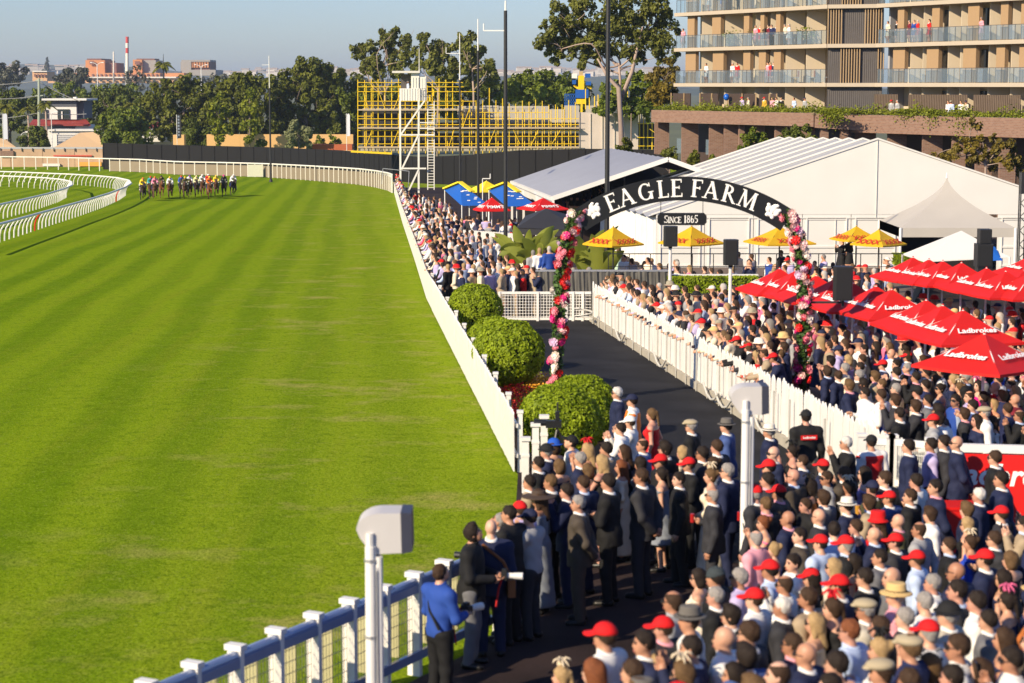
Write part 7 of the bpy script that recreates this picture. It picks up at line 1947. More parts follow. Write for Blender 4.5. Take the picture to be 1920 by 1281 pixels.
def person(px, py, f, head, hat, hair, clothes, label=None, scale=None, rngk=None, pos=None, glasses=None, hat_gap=None, skin=None, group='racegoers in the crowd', extra=None):
    """head: heading in degrees (180 looks to the track); clothes: (kind, colour, trousers, shirt)"""
    g = rnd; F_ = fig(f); s = scale or (g.uniform(.97,1.06) if f[0] == 'm' else g.uniform(.90,.98))*(.95 if py > 930 else 1)
    p = pos if pos is not None else stand(px, py, 1.635*s)
    rz = R(head) - math.pi/2
    o = link('person', F_.body, None, p, (0,0,rz), (s,s,s)); hs_ = g.uniform(.90,.98); setmat(o, SKIN[skin if skin is not None else g.randrange(len(SKIN))])
    tag(o, label or 'person', 'person', group)
    kind, col = clothes[0], clothes[1]
    if kind == 'suit':
        m = cm('suit_'+col, SUIT[col]); setmat(link('jacket', F_.cloth('jacket'), o), m)
        tr = clothes[2] if len(clothes) > 2 and clothes[2] else col
        setmat(link('trousers', F_.cloth('trousers'), o), cm('suit_'+tr, SUIT[tr]))
        setmat(link('collar', F_.cloth('collar'), o), cm('shirt_'+(clothes[3] if len(clothes) > 3 else 'white'), SHIRT[clothes[3] if len(clothes) > 3 else 'white']))
    elif kind in ('shirt','tshirt'):
        m = floral() if col == 'floral' else cm('shirt_'+col, SHIRT[col]); setmat(link('shirt', F_.cloth(kind), o), m)
        tr = clothes[2] if len(clothes) > 2 else 'navy'
        setmat(link('trousers', F_.cloth('trousers'), o), cm('suit_'+tr, SUIT[tr]))
        if kind == 'shirt': setmat(link('collar', F_.cloth('collar'), o), m)
        if len(clothes) > 3: setmat(link('vest', F_.cloth('vest'), o, (0,0,0), (0,0,0), (1.04,1.05,1.0)), clothes[3])
    else:
        m = floral() if col == 'floral' else cm('dress_'+col, DRESS[col]); setmat(link('dress', F_.cloth(kind), o), m)
    if p.y < 34: setmat(link('shoes', F_.cloth('shoes'), o), cm('shoe_black', (.012,.011,.010), .35))
    Hd = F_.p.head; rot = Matrix(F_.p.Mh.tolist()).to_euler()
    if hair: setmat(link('hair', worn(hair[0]), o, Hd, rot, (hs_, hs_, hs_)), HAIR[hair[1]])
    if hat:
        k_, c_, _ = HAT[hat]; setmat(link('hat', worn(k_), o, Hd, rot, (.96,.96,.96)), cm('hat_'+hat, c_))
        if k_ in ('straw','fedora'): setmat(link('hat_band', band_me, o, Hd, rot, (.96,.96,.96)), cm('band_'+('brown' if k_ == 'straw' else 'black'), (.03,.018,.012) if k_ == 'straw' else (.012,.012,.013)))
    if glasses or (glasses is None and g.random() < .28): link('sunglasses', worn('sunglasses'), o, Hd, rot, (.94,.94,.94))
    N_IND[0] += 1
    PEOPLE.append((o, px, py))
    return o
camera_black = mat('camera_black', (.015,.015,.016), .4); lens_white = mat('lens_white', (.62,.61,.58), .4)
def camera_for(o, label, white=True):
    """a stills camera in the raised hands of a photographer"""
    F_ = fig('m_camera'); h = (F_.p.hd[0] + F_.p.hd[1])/2
    M = Matrix.Translation(o.location) @ Matrix.Rotation(o.rotation_euler.z, 4, 'Z') @ Matrix.Scale(o.scale.x, 4)
    c = M @ Vector((h[0], h[1]+.05, h[2]+.03))
    t = thing('camera', label, 'camera', c, o.rotation_euler.z)
    link('body', MB().box((0,0,0),(.14,.07,.10)).box((0,-.005,.065),(.06,.06,.04)).mesh('body', camera_black), t)
    link('lens', MB().cyl((0,.03,0),(0,.12,0),.036,.038,10).cyl((0,.12,0),(0,.23,0),.042,.046,10).mesh('lens', lens_white if white else camera_black), t)
    link('strap', MB().tube([(-.08,-.02,.03),(-.12,-.10,-.20),(-.05,-.12,-.42)],.012,4).mesh('strap', cm('strap_red',(.45,.02,.02)) if white else camera_black), t)
# terracing
tb_ = MB()
for k in range(1, 7):
    y1 = 24.0 - 1.5*(k-1); y0 = y1 - 1.5
    z = .15*k
    xa_ = .55 + max(0,(y0-18.5))*.42; xb_ = .55 + max(0,(y1-18.5))*.42
    tb_.prism([gxy(xa_,y0,z-.004), gxy(18,y0,z-.004), gxy(18,y1-.002,z-.004), gxy(xb_,y1-.002,z-.004)], (0,0,-z-.3))
struct(tb_.build('terrace_steps', concrete))

# ---- people one can tell apart in the photograph
tr_ = lambda *a: a
o = person(824,1075,'m_camera',40,None,('short','brown'),('shirt','royal','black'),'photographer in royal blue jumper and black trousers leaning at the track fence',1.0,glasses=False); camera_for(o,'camera held low by the photographer in royal blue')
strap = MB().tube([(-.19,.10,1.38),(0,-.145,1.22),(.16,-.13,1.02)],.018,4).tube([(-.19,.10,1.38),(-.15,-.06,1.45),(0,-.145,1.22)],.018,4); setmat(link('shoulder_strap', strap.mesh('shoulder_strap', camera_black), o), camera_black)
o = person(884,1000,'m_camera',-10,None,('full','dark'),('suit','black','grey','black'),'photographer in black jacket and grey trousers looking down at a camera',1.05,glasses=False,skin=2); camera_for(o,'white lens camera of the photographer in black jacket')
o = person(921,992,'m_down',95,None,None,('suit','navy'),'bald man in navy suit with a brown strap bag beside the photographers',1.02,glasses=False,skin=3)
bag = MB().box((.24,-.10,.92),(.09,.26,.22)).tube([(.24,-.10,1.03),(.14,-.155,1.25),(-.12,-.12,1.47)],.02,4); setmat(link('shoulder_bag', bag.mesh('shoulder_bag', mat('tan_leather',(.24,.085,.025),.55)), o), mat('tan_leather',(.24,.085,.025),.55))
person(957,965,'m_big',150,None,('short','dark'),('shirt','black','black'),'broad dark haired man in black standing at the turf corner',1.06,skin=2,glasses=False)
o = person(977,957,'m_face',140,'redcap',('short','brown'),('shirt','lavender','navy'),'photographer in lavender shirt and red cap behind the broad man in black',1.0,glasses=False)
o = person(938,978,'m_camera',165,None,('short','grey'),('suit','charcoal'),'grey haired photographer in charcoal jacket squeezed between the bald man and the broad man',.98,glasses=False); camera_for(o,'dark camera of the grey haired photographer',False)
person(996,972,'m_face',150,'navycap',('short','dark'),('shirt','grey','charcoal'),'man in navy cap and grey shirt aiming a phone up the track',1.0)
person(1012,935,'f_down',160,'wide',('long','brown'),('longdress','grey'),'woman in pale grey dress and wide dark hat near the white posts',1.0)
person(1087,945,'m_behind',172,None,('short','grey'),('suit','brown'),'grey haired man in grey brown suit standing side on with a race card',1.02,glasses=False)
person(1143,905,'m_fold',160,None,('short','dark'),('suit','black'),'tall dark haired man in black suit arms folded, back to the stand',1.08)
person(1205,895,'m_behind',150,None,('short','brown'),('suit','charcoal'),'man in charcoal suit with hands clasped behind his back',1.08,glasses=False)
person(1366,885,'m_stride',150,None,('short','grey'),('suit','navy'),'tall man in navy suit right behind the white speaker post',1.06)
person(1335,893,'f_down',160,'creamfas',('bun','fair'),('longdress','cream'),'bare armed woman in long cream dress beside the navy suit by the post',1.0)
person(1012,870,'m_down',165,None,('short','dark'),('suit','black'),'dark haired man in sunglasses and red tie by the white corner posts',1.0,glasses=True)
person(1035,905,'m_down',160,None,('short','fair'),('suit','black'),'fair haired man in black suit with pale buttonhole near the corner',1.05,glasses=False)
person(1027,848,'m_down',170,'blackhat',('short','grey'),('suit','navy'),'man in black round hat close to the white capped posts',1.0)
person(1040,838,'f_down',150,'bluehat',('bob','brown'),('dress','navy'),'woman under a bright blue hat below the hedge ball',1.0)
person(1090,862,'m_down',160,None,('short','grey'),('suit','navy'),'silver haired man in navy suit behind the pink scarf',1.02)
person(1103,845,'f_face',160,'redfas',('long','blond'),('dress','emerald'),'fair woman in green dress under the near hedge ball',1.0)
person(1130,868,'f_face',150,None,('long','blond'),('dress','black'),'long haired blonde in black shading her eyes below the hedge ball',1.0)
person(1073,830,'m_camera',170,'blackcap',('short','dark'),('tshirt','white','charcoal'),'video cameraman in white shirt and black cap before the hedge ball',1.0,glasses=False)
person(1166,805,'m_face',165,None,('short','dark'),('shirt','white','charcoal'),'dark haired man in white shirt raising a phone by the hedge ball',1.0)
person(1183,793,'m_face',165,'whitecap',('short','brown'),('shirt','white','navy'),'man in white cap and white shirt holding a phone beside the hedge ball',1.0)
vest_o = cm('hi_vis_orange', (.80,.19,.02), .6)
person(1187,752,'m_down',170,'navycap',('short','dark'),('shirt','white','black',vest_o),'steward in orange safety vest and navy cap on the black walkway',1.04)
person(1159,738,'m_down',180,None,('short','white'),('suit','navy'),'white haired man in navy suit half behind the hedge ball',1.04)
person(1224,778,'f_hip',160,None,('tail','fair'),('dress','red'),'fair haired woman in dark red dress on the black walkway',1.0)
person(1298,800,'m_down',160,'flatcap',('short','grey'),('suit','black'),'man in pale flat cap and black jacket alone on the black walkway',1.02)
person(1364,800,'m_down',165,'greyfedora',('short','dark'),('suit','blue'),'man in grey fedora and blue suit beside the white speaker post',1.04)
person(1444,810,'m_down',160,'panama',('short','grey'),('suit','navy'),'man in cream panama and navy suit at the walkway kerb',1.0)
o = person(1512,783,'m_down',100,'blackcap',('short','dark'),('shirt','black','tan'),'guard in black jacket with a red name patch under the flower post',1.08,glasses=False)
patch = MB().box((0,-.152,1.335),(.27,.012,.075)); setmat(link('name_patch', patch.mesh('name_patch', red_vinyl), o), red_vinyl)
lt_ = text_mesh('Ladbrokes', .05, white_print, .0015, .15, .001); q_ = link('lettering', lt_, o, (0,-.160,1.335), (math.pi/2,0,0))
person(1589,832,'m_face',175,None,('short','white'),('suit','black'),'white haired man in black suit shading his eyes by the white boards',1.04)
vest_r = cm('hi_vis_red', (.60,.02,.02), .6)
person(1635,830,'m_down',110,'blackcap',('short','dark'),('tshirt','white','charcoal',vest_r),'official in red and white tabard in front of the narrow mesh gate',1.0,glasses=False)
person(1706,838,'m_down',165,None,('short','dark'),('suit','navy'),'dark haired man in navy suit at the mesh gate',1.05)
person(1748,835,'m_down',170,None,('short','dark'),('shirt','lavender','charcoal'),'dark skinned man in lavender shirt by the mesh gate',1.02,skin=4)
person(1772,830,'m_down',168,None,('short','dark'),('suit','charcoal'),'man in dark grey suit tucked against the bald man by the hoarding',1.05)
person(1796,832,'m_behind',165,None,None,('suit','navy'),'bald man in navy suit standing by the red hoarding',1.06,skin=0)
person(1868,860,'m_down',160,None,('short','brown'),('suit','black'),'brown haired man in black suit against the red hoarding',1.05)
person(1880,900,'m_big',165,None,('short','dark'),('suit','navy'),'heavy man in navy suit below the hoarding lettering',1.08)
person(1682,730,'m_drink',170,None,('short','grey'),('suit','tan'),'man in long tan coat drinking under the red parasols',1.05,glasses=False)
person(1613,705,'m_down',170,None,('short','grey'),('suit','charcoal'),'grey haired man in charcoal jumper under the parasols beside the flower post',1.05,glasses=True)
person(1722,735,'m_drink',165,'blackcap',('short','dark'),('tshirt','floral','navy'),'man in patterned shirt and black cap holding a cup under the parasols',1.03,glasses=True)
person(1765,698,'m_down',165,None,('short','brown'),('shirt','floral','navy'),'man in black and white spotted shirt beside the nearest parasol pole',1.03)
person(1846,745,'f_hip',165,None,('tail','dark'),('longdress','magenta'),'woman in vivid magenta dress by the nearest parasol pole',1.0)
person(1849,775,'m_down',170,'flatcap',('short','grey'),('shirt','white','charcoal'),'man in flat cap and white shirt in front of the magenta dress',1.03)
person(1905,735,'f_face',165,None,('long','blond'),('dress','black'),'blonde woman in black dress beyond the magenta dress',1.0)
person(1752,790,'m_down',165,'redcap',('short','brown'),('shirt','grey','navy'),'man in red cap and grey shirt just behind the white rail',1.02)
person(1785,785,'m_rail',165,None,('full','dark'),('shirt','white','navy'),'dark haired young man in white shirt leaning on the white rail',1.02)
# lower crowd
for a in ((1547,935,'m_down',150,None,('full','brown'),('suit','grey'),'man in pale grey jacket with thick brown hair below the cream panama',None),(1590,950,'m_down',150,'panama',('short','dark'),('suit','navy'),'man in cream panama hat and navy suit deep in the lower crowd',None),(1648,975,'f_down',150,'redhat',('long','brown'),('dress','red'),'woman in large red bucket hat among dark suits',None),
          (1565,1065,'f_down',157,None,('long','blond'),('dress','cream'),'woman with very long straight blond hair in the lower crowd',None),(1603,1055,'f_down',157,None,('long','dark'),('dress','red'),'long dark haired woman in red dress beside the long blonde hair',None),(1577,1100,'m_down',157,'redcap',('short','dark'),('suit','navy'),'man in red cap and navy suit below the long blonde hair',None),(1722,1050,'m_down',157,'redcap',('short','brown'),('shirt','paleblue','navy'),'man in red cap and pale blue shirt before the tweed suit',None),
          (1447,1070,'m_down',157,'redcap',('short','dark'),('shirt','paleblue','navy'),'man in red cap and pale blue shirt by the foot of the speaker post',None),(1470,1140,'m_down',157,None,('short','white'),('suit','charcoal'),'white haired man in charcoal jacket between the red caps',None),(1418,1125,'m_down',152,'redcap',('short','brown'),('shirt','white','navy'),'man in red cap and white shirt near the asphalt edge',None),(1683,1118,'m_down',157,'straw',('short','grey'),('shirt','pink','navy'),'man in yellow straw hat and pink shirt in the lower crowd',None),
          (1627,1145,'m_down',157,'flatcap',('short','grey'),('suit','stone'),'man in light flat cap and stone jacket in the lower crowd',None),(1700,1160,'m_down',157,None,('short','grey'),('suit','charcoal'),'grey haired man in charcoal suit beside the tan waistcoat',None),(1752,1095,'m_down',162,None,('short','grey'),('shirt','white','navy'),'grey haired man in plain white shirt standing clear above his neighbours',None),(1782,1155,'m_down',157,'blackhat',('short','grey'),('suit','stone'),'man in black hat and pale stone coat, back to the stand',None),
          (1835,1130,'m_down',157,None,('short','dark'),('shirt','white','stone'),'young dark haired man in white shirt beside the pale stone coat',None),(1885,1200,'f_down',152,None,('long','brown'),('dress','navy'),'woman with straight brown hair in dark navy dress at the edge of the picture',None),(1653,1220,'f_down',157,'blackfas',('bun','blond'),('dress','floral'),'blonde woman in tweedy pale jacket with a black headpiece',None),(1597,1185,'m_down',152,None,('short','ginger'),('shirt','paleblue','navy'),'ginger haired man in pale blue shirt',None),
          (1515,1230,'m_down',152,None,None,('suit','navy'),'bald man in dark suit low in the crowd',None),(1362,1200,'m_down',157,None,None,('shirt','white','navy'),'bald pink headed man in white shirt near the asphalt',None),(1408,1190,'m_down',157,None,('short','brown'),('suit','charcoal'),'short haired man in charcoal suit beside the pink bald head',None),(1345,1085,'m_down',157,'beanie',('short','dark'),('suit','black'),'man in dark knitted beanie at the front of the lower crowd',None),(1312,1085,'f_down',162,None,('bob','dark'),('dress','cream'),'dark bobbed woman in sunglasses at the front of the lower crowd',True),
          (1345,1120,'m_down',157,None,('short','grey'),('suit','black'),'grey haired man in black jacket behind the dark bobbed woman',None),(1390,1085,'m_down',157,None,('short','grey'),('shirt','lavender','navy'),'man in purple shirt at the foot of the speaker post',None),(1490,1210,'m_down',157,None,('short','brown'),('suit','navy','navy','pink'),'short brown haired man in navy suit with pink collar',None),(1530,1170,'f_down',157,None,('long','blond'),('dress','cream'),'woman with tumbling blonde hair in cream in the middle of the lower crowd',None),
          (1138,1195,'m_down',152,'redcap',('short','brown'),('shirt','white','navy'),'person in red cap alone at the asphalt corner of the lower crowd',None),(1265,1130,'m_down',157,None,('thin','brown'),('shirt','grey','navy'),'balding man in grey shirt at the asphalt edge',None),(1190,1262,'m_down',157,None,('short','brown'),('suit','stone'),'brown haired man in cream jacket at the bottom edge',None),(1232,1250,'f_down',157,None,('bun','blond'),('dress','cobalt'),'blonde woman with pinned up hair in bright blue dress at the bottom edge',None),
          (1850,1050,'m_down',150,'redcap',('short','dark'),('suit','navy'),'man in red cap and navy suit seen from behind by the blond bob',None),(1815,985,'f_down',150,None,('bob','blond'),('dress','black'),'woman with a blonde bob in black below the red counter',None),(1880,965,'m_down',150,'redcap',('short','brown'),('suit','charcoal'),'man in red cap and charcoal jacket under the hoarding end',None),(1838,930,'m_down',155,None,('short','white'),('suit','navy'),'white haired man in navy jacket leaning by the red counter',None)):
    person(*a[:8], glasses=a[8])
# ---- the rest, drawn at random but each with its own look
def inside(px, py, poly):
    c = False; n = len(poly)
    for i in range(n):
        (x0,y0),(x1,y1) = poly[i], poly[(i+1)%n]
        if (y0 > py) != (y1 > py) and px < (x1-x0)*(py-y0)/(y1-y0)+x0: c = not c
    return c
def scatter(poly, kx, ky, seed, n=6000, taken=None):
    """heads in picture order, spaced by their own size"""
    g = random.Random(seed); xs = [q[0] for q in poly]; ys = [q[1] for q in poly]; out = []
    tk = list(taken or [])
    for _ in range(n):
        px, py = g.uniform(min(xs),max(xs)), g.uniform(min(ys),max(ys))
        if not inside(px,py,poly): continue
        s_ = max(10., (py-245)/5.06); ok = True
        for qx, qy in tk:
            if ((px-qx)/(kx*s_))**2 + ((py-qy)/(ky*s_))**2 < 1: ok = False; break
        if ok: tk.append((px,py)); out.append((px,py))
    return out
Z_NEAR = [(985,1300),(1180,1215),(1300,1075),(1420,1000),(1440,900),(1560,880),(1660,890),(1800,905),(1955,900),(1955,1330),(985,1330)]
Z_CEN = [(1005,880),(1010,850),(1060,842),(1200,835),(1290,840),(1420,830),(1500,850),(1560,880),(1440,930),(1400,965),(1290,905),(1150,880),(1090,915),(1040,930),(985,925)]
Z_MID = [(1118,522),(1258,535),(1400,540),(1395,556),(1560,590),(1700,600),(1955,560),(1955,796),(1790,790),(1700,785),(1580,790),(1525,768),(1440,690),(1330,632),(1230,580)]
Z_MID2 = [(1258,535),(1400,540),(1470,500),(1640,500),(1660,530),(1760,560),(1955,585),(1955,640),(1700,610),(1560,595),(1395,560)]
Z_FAR = [(742,354),(770,360),(836,375),(858,400),(880,432),(960,448),(1004,480),(1006,505),(1000,524),(900,528),(806,528),(788,508),(778,480),(764,440),(750,395)]
heads = [(a[1],a[2]) for a in PEOPLE]
near = scatter(Z_NEAR,.265,.195,1,12000,heads); cen = scatter(Z_CEN,.28,.18,2,6000,heads+near)
mid = scatter(Z_MID,.27,.155,3,20000,heads+near+cen); mid2 = scatter(Z_MID2,.30,.18,7,3000,heads+mid); far_ = scatter(Z_FAR,.30,.19,4,26000)
cand = []
for px, py in near:
    if not (px > 1790 and py < 940) and not (abs(px-1389) < 27 and py < 1052): cand.append((px, py, 'near'))
for px, py in cen:
    if not abs(px-1389) < 27: cand.append((px, py, 'cen'))
for px, py in mid + mid2:
    p = stand(px, py)
    if p.x < walk_x(p.y) + .42 or (abs(px-1504) < 27 and 640 < py < 800): continue
    cand.append((px, py, 'mid'))
# a front row leaning on the walkway boards
rail_heads = []
y = 42.5
while y < 68:
    x = walk_x(y) + .50 + rnd.uniform(-.05,.08); q = gxy(x,y,1.50); v = q - Vector((0,0,ZC)); c_, s_ = math.cos(PITCH), math.sin(PITCH)
    dep_ = v.y*c_ - v.z*s_; rail_heads.append((CX + F*v.x/dep_, CY - F*(v.y*s_ + v.z*c_)/dep_, 'rail', Vector((x,y,gz(y))))); y += rnd.uniform(.50,.72)
cand.sort(key=lambda a: -a[1])
rail_heads = [r for r in rail_heads if not (abs(r[0]-1504) < 27)]
rail_heads.sort(key=lambda a: -a[1])
MAXP = 298
n_free = MAXP - N_IND[0]
# the largest (lowest in the picture) are individuals
pool = cand + rail_heads
pool.sort(key=lambda a: -a[1])
ind, rest = pool[:n_free], pool[n_free:]
TONE = ['dark','brown','brown','dark','dark','fair','grey','brown','dark','grey']
used_labels = set(o['label'] for o, _, _ in PEOPLE)
LAND = [(1390,900,'by the white speaker post'),(1500,700,'beside the flower post'),(1620,860,'at the mesh gate'),(1880,880,'by the red hoarding'),(1800,960,'near the red counter'),(1840,690,'under the corner-on parasol'),(1700,650,'under the red parasols'),(1370,620,'by the middle pole speaker'),(1450,740,'along the white boards'),(1060,850,'below the near hedge ball'),(1230,880,'among the dark suits'),(1150,1230,'by the open asphalt'),(1300,1100,'at the asphalt edge'),(1560,980,'in the thick of the lower crowd'),(1450,1200,'towards the bottom of the lower crowd'),(1700,1200,'in the lower crowd by the stone coats'),(1750,1000,'in the crowd below the counter'),(1860,1230,'in the bottom corner'),(1900,1080,'at the edge of the lower crowd'),(1600,740,'behind the white boards'),(1900,760,'beyond the magenta dress'),(1260,580,'by the far white boards'),(1640,1100,'around the straw hat')]
def describe(male, hat, hair, clothes):
    w = 'man' if male else 'woman'
    c = WORD.get(clothes[1], clothes[1])
    cl_ = {'suit': f'{c} suit','shirt': f'{c} shirt','tshirt': f'{c} short sleeved shirt','dress': f'{c} dress','longdress': f'long {c} dress'}[clothes[0]].replace('floral','patterned')
    hd_ = f'in {HAT[hat][2]} and' if hat else ('bald, in' if not hair else f"with {dict(dark='dark',brown='brown',fair='light brown',grey='grey',white='white',blond='blond',ginger='ginger')[hair[1]]} {dict(short='short hair',thin='thinning hair',full='thick hair',long='long hair',bob='bobbed hair',bun='pinned hair',tail='ponytail')[hair[0]]} in")
    return f'{w} {hd_} {cl_}', cl_
def look(zone, g):
    male = g.random() < (.72 if zone != 'near' else .80)
    hat = None
    if male:
        r = g.random()
        if r < .17: hat = 'redcap'
        elif r < .27: hat = g.choice(('navycap','blackcap','whitecap','straw','panama','greyfedora','flatcap','flatcap','navycap','blackcap'))
        hair = g.choice((('short',g.choice(TONE)),('short',g.choice(TONE)),('short','dark'),('full',g.choice(('dark','brown','fair'))),('thin',g.choice(('grey','brown'))),('short','brown'),('short','dark'),None if not hat else ('short','grey')))
        r = g.random()
        if r < .66: cl_ = ('suit', g.choice(('navy','navy','navy','navy','charcoal','charcoal','charcoal','black','black','black','grey','blue','brown','tan','olive')), None, g.choice(('white','white','white','paleblue','pink')))
        else: cl_ = (g.choice(('shirt','shirt','shirt','tshirt')), g.choice(('white','white','white','paleblue','paleblue','lavender','pink','black','navy','grey','floral','cream','royal','maroon')), g.choice(('navy','charcoal','stone','tan','black')))
        f = g.choice(('m_down','m_down','m_stride','m_behind','m_face','m_drink','m_fold','m_big'))
    else:
        r = g.random(); hair = (g.choice(('long','long','bob','bun','tail')), g.choice(('blond','blond','fair','brown','dark','brown','dark','dark','ginger','fair')))
        if r < .34: hat = g.choice(('redfas','blackfas','creamfas','pinkfas','blackfas','redcap','creamfas'))
        cl_ = (g.choice(('dress','dress','longdress')), g.choice(list(DRESS) + ['floral','black','navy']))
        f = g.choice(('f_down','f_down','f_hip','f_face'))
    if zone == 'cen' and male and cl_[0] != 'suit': cl_ = ('suit', g.choice(('black','charcoal','navy','black')), None, 'white')
    if zone == 'cen' and not male: cl_ = (cl_[0], g.choice(('black','navy','cream','grey')))
    if zone == 'rail': f = 'm_rail' if male else 'f_rail'
    return male, hat, hair, cl_, f
phone_me = MB().box((0,0,0),(.078,.011,.155)).mesh('phone', mat('phone_black', (.014,.014,.016), .2))
cup_me = MB().cyl((0,0,-.065),(0,0,.065),.030,.040,10).mesh('cup', mat('amber_drink', (.48,.24,.035), .25))
can_me = MB().cyl((0,0,-.062),(0,0,.062),.032,.032,10).mesh('cup', mat('red_can', (.5,.02,.02), .3, .4))
def held(o, f, lab):
    """a phone held up or a drink in the hand"""
    P_ = fig(f).p; M = Matrix.Translation(o.location) @ Matrix.Rotation(o.rotation_euler.z, 4, 'Z') @ Matrix.Scale(o.scale.x, 4)
    ph = f[2:] == 'face'; h_ = (P_.hd[0]+P_.hd[1])/2 if ph else P_.hd[1]
    q = link('phone' if ph else 'cup', phone_me if ph else g.choice((cup_me, cup_me, can_me)), None, M @ Vector((h_[0], h_[1]+.045, h_[2]+.03)), (R(-12) if ph else 0, 0, o.rotation_euler.z))
    tag(q, ' '.join((('dark phone held up by the ' if ph else 'drink held by the ') + lab).split()[:16]), 'phone' if ph else 'drink', 'phones raised in the crowd' if ph else 'drinks in the crowd')
g = random.Random(42)
made = []
for it in ind:
    px, py, zone = it[:3]
    male, hat, hair, cl_, f = look(zone, g)
    lab0, cs = describe(male, hat, hair, cl_)
    land = sorted(LAND, key=lambda l: (l[0]-px)**2 + ((l[1]-py)*1.3)**2)
    cands = [f'{lab0} {l[2]}' for l in land[:2]]
    if zone == 'rail': cands = [f'{lab0} leaning on the white boards'] + cands
    lab = next((c for c in cands if c not in used_labels), None)
    if lab is None:
        nb = sorted(made, key=lambda q: (q[0]-px)**2 + (q[1]-py)**2)
        for q in nb[:12]:
            c = f'{lab0} beside the {q[2]}'
            if c not in used_labels: lab = c; break
    lab = lab or cands[0]
    used_labels.add(lab); made.append((px, py, ('man in ' if male else 'woman in ') + (HAT[hat][2] if hat else cs)))
    hdg = {'near': g.gauss(160,17), 'cen': g.gauss(163,14), 'mid': g.gauss(168,15), 'rail': g.gauss(165,10)}[zone]
    if 'fold' in f or 'behind' in f: pass
    o = person(px, py, f, hdg, hat, hair, cl_, ' '.join(lab.split()[:16]), pos=it[3] if zone == 'rail' else None)
    if f[2:] in ('face','drink') and zone != 'mid' and g.random() < .7:
        held(o, f, lab)

# ---- smaller people: one crowd of low figures
HEADS_L = []
def low_fig(hatk, arms, female, lean=0.0):
    p = Pose(female=female, arms=arms, lean=lean)
    def fn(P):
        q = (P - p.head.astype(np.float32))
        d = smin(p.torso(P,.022), p.arm(P,.018),.05); d = np.minimum(smin(d, p.legs(P,.02),.05), p.hands(P))
        if female: d = smin(d, sd_cap(P,(0,0,1.0),(0,.01,.55),.15,.24),.06)
        hd = head_ell(q,.010); hd = smin(hd, sd_ell(q,(0,.095,-.02),(.03,.03,.03)),.03)
        if hatk == 'cap': hd = np.minimum(hd, hat_fn('cap')(q)-.012)
        if hatk == 'brim': hd = np.minimum(hd, hat_fn('straw')(q)-.014)
        if hatk == 'long': hd = np.minimum(hd, hair_fn('long')(q)-.005)
        d = np.minimum(d, hd); return smin(d, sd_cap(P,p.neck0,p.neck1,.058,.055),.03)
    V, Q = surface(fn,(-.5,-.4,0),(.5,.62,1.86),.050)
    c = V[Q].mean(1); q = c - p.head
    z = c[:,2]; part = np.full(len(Q), 1)                        # 0 skin 1 top 2 bottom 3 hair/hat 4 collar
    part[z < .93] = 2
    if female: part[(z < .93) & (z > .56)] = 1; part[z <= .56] = 0
    hn = np.minimum(np.linalg.norm(c-p.hd[0],axis=1), np.linalg.norm(c-p.hd[1],axis=1)) < .11
    hn |= np.minimum(np.linalg.norm(c-p.wr[0],axis=1), np.linalg.norm(c-p.wr[1],axis=1)) < .06
    part[hn] = 0
    hdm = z > p.head[2]-.15 if not lean else np.linalg.norm(q,axis=1) < .19
    part[hdm] = 0
    hairm = (q @ np.array((0,.80,-.60)) < .018) & (np.linalg.norm(q*np.array((1,1,.8)),axis=1) < .45) & (q[:,2] > (-.36 if hatk == 'long' else -.09)) & ((q[:,1] < .075) | (q[:,2] > .05))
    if hatk == 'long': hairm &= (np.abs(q[:,0]) < .13) & (q[:,1] < .06)
    else: hairm &= np.linalg.norm(q,axis=1) < .26
    if hatk in ('cap','brim'): hairm = (q[:,2] > .025) & (np.linalg.norm(q[:,:2],axis=1) < .30)
    part[hairm] = 3
    part[(z < p.neck0[2]+.05) & (z > p.neck0[2]-.03) & (np.linalg.norm(q[:,:2],axis=1) < .11)] = 4
    return V, Q, part
LOW = [low_fig(*a) for a in ((None,'down',False),(None,'face',False),('cap','down',False),('brim','clasp',False),('long','clasp',True),('long','face',True),(None,'clasp',True),('cap','rail',False,.28),(None,'rail',False,.28),('long','rail',True,.28))]
HC = [(.02,.013,.01),(.02,.013,.01),(.04,.022,.013),(.04,.022,.013),(.06,.033,.018),(.11,.065,.03),(.30,.20,.095),(.20,.185,.17),(.4,.37,.34)]
SK = [(.50,.27,.175),(.55,.30,.20),(.46,.23,.14),(.58,.34,.24)]
AV, AQ, AC, off = [], [], [], 0
def low(px, py, hdg, g, pos=None, kinds=(0,0,0,1,2,2,3,4,4,5,6), top=None, hatc=None, s=None, seated=0.0, bottom=None):
    global off
    k = g.choice(kinds); V, Q, part = LOW[k]; s = s or g.uniform(.95,1.05)
    p = pos if pos is not None else stand(px,py,1.635*s)
    a = R(hdg)-math.pi/2; c, n = math.cos(a), math.sin(a)
    W = V*s; W = np.stack([W[:,0]*c-W[:,1]*n, W[:,0]*n+W[:,1]*c, W[:,2]],1) + np.array((p.x,p.y,p.z-seated))
    top = top or g.choice([SUIT['navy'],SUIT['navy'],SUIT['charcoal'],SUIT['black'],SHIRT['white'],SHIRT['white'],SHIRT['white'],SHIRT['paleblue'],SHIRT['lavender'],SHIRT['grey'],SHIRT['cream'],DRESS['red'] if g.random() < .3 else SUIT['navy'],DRESS['black'],DRESS['pink'] if g.random() < .4 else SHIRT['white'],SUIT['tan']])
    hc = hatc or (g.choice([(.58,.01,.012),(.58,.01,.012),(.58,.40,.17),(.66,.62,.54),(.014,.018,.05),(.012,.012,.013),(.3,.27,.2)]) if k in (2,3,7) else g.choice(HC))
    pal_ = np.array([g.choice(SK), top, bottom or g.choice([SUIT['navy'],SUIT['charcoal'],SUIT['tan'],SUIT['black']]), hc, g.choice([SHIRT['white'],g.choice(SK)])])
    AV.append(W); AQ.append(Q+off); AC.append(pal_[part]); off += len(W)
gl = random.Random(99)
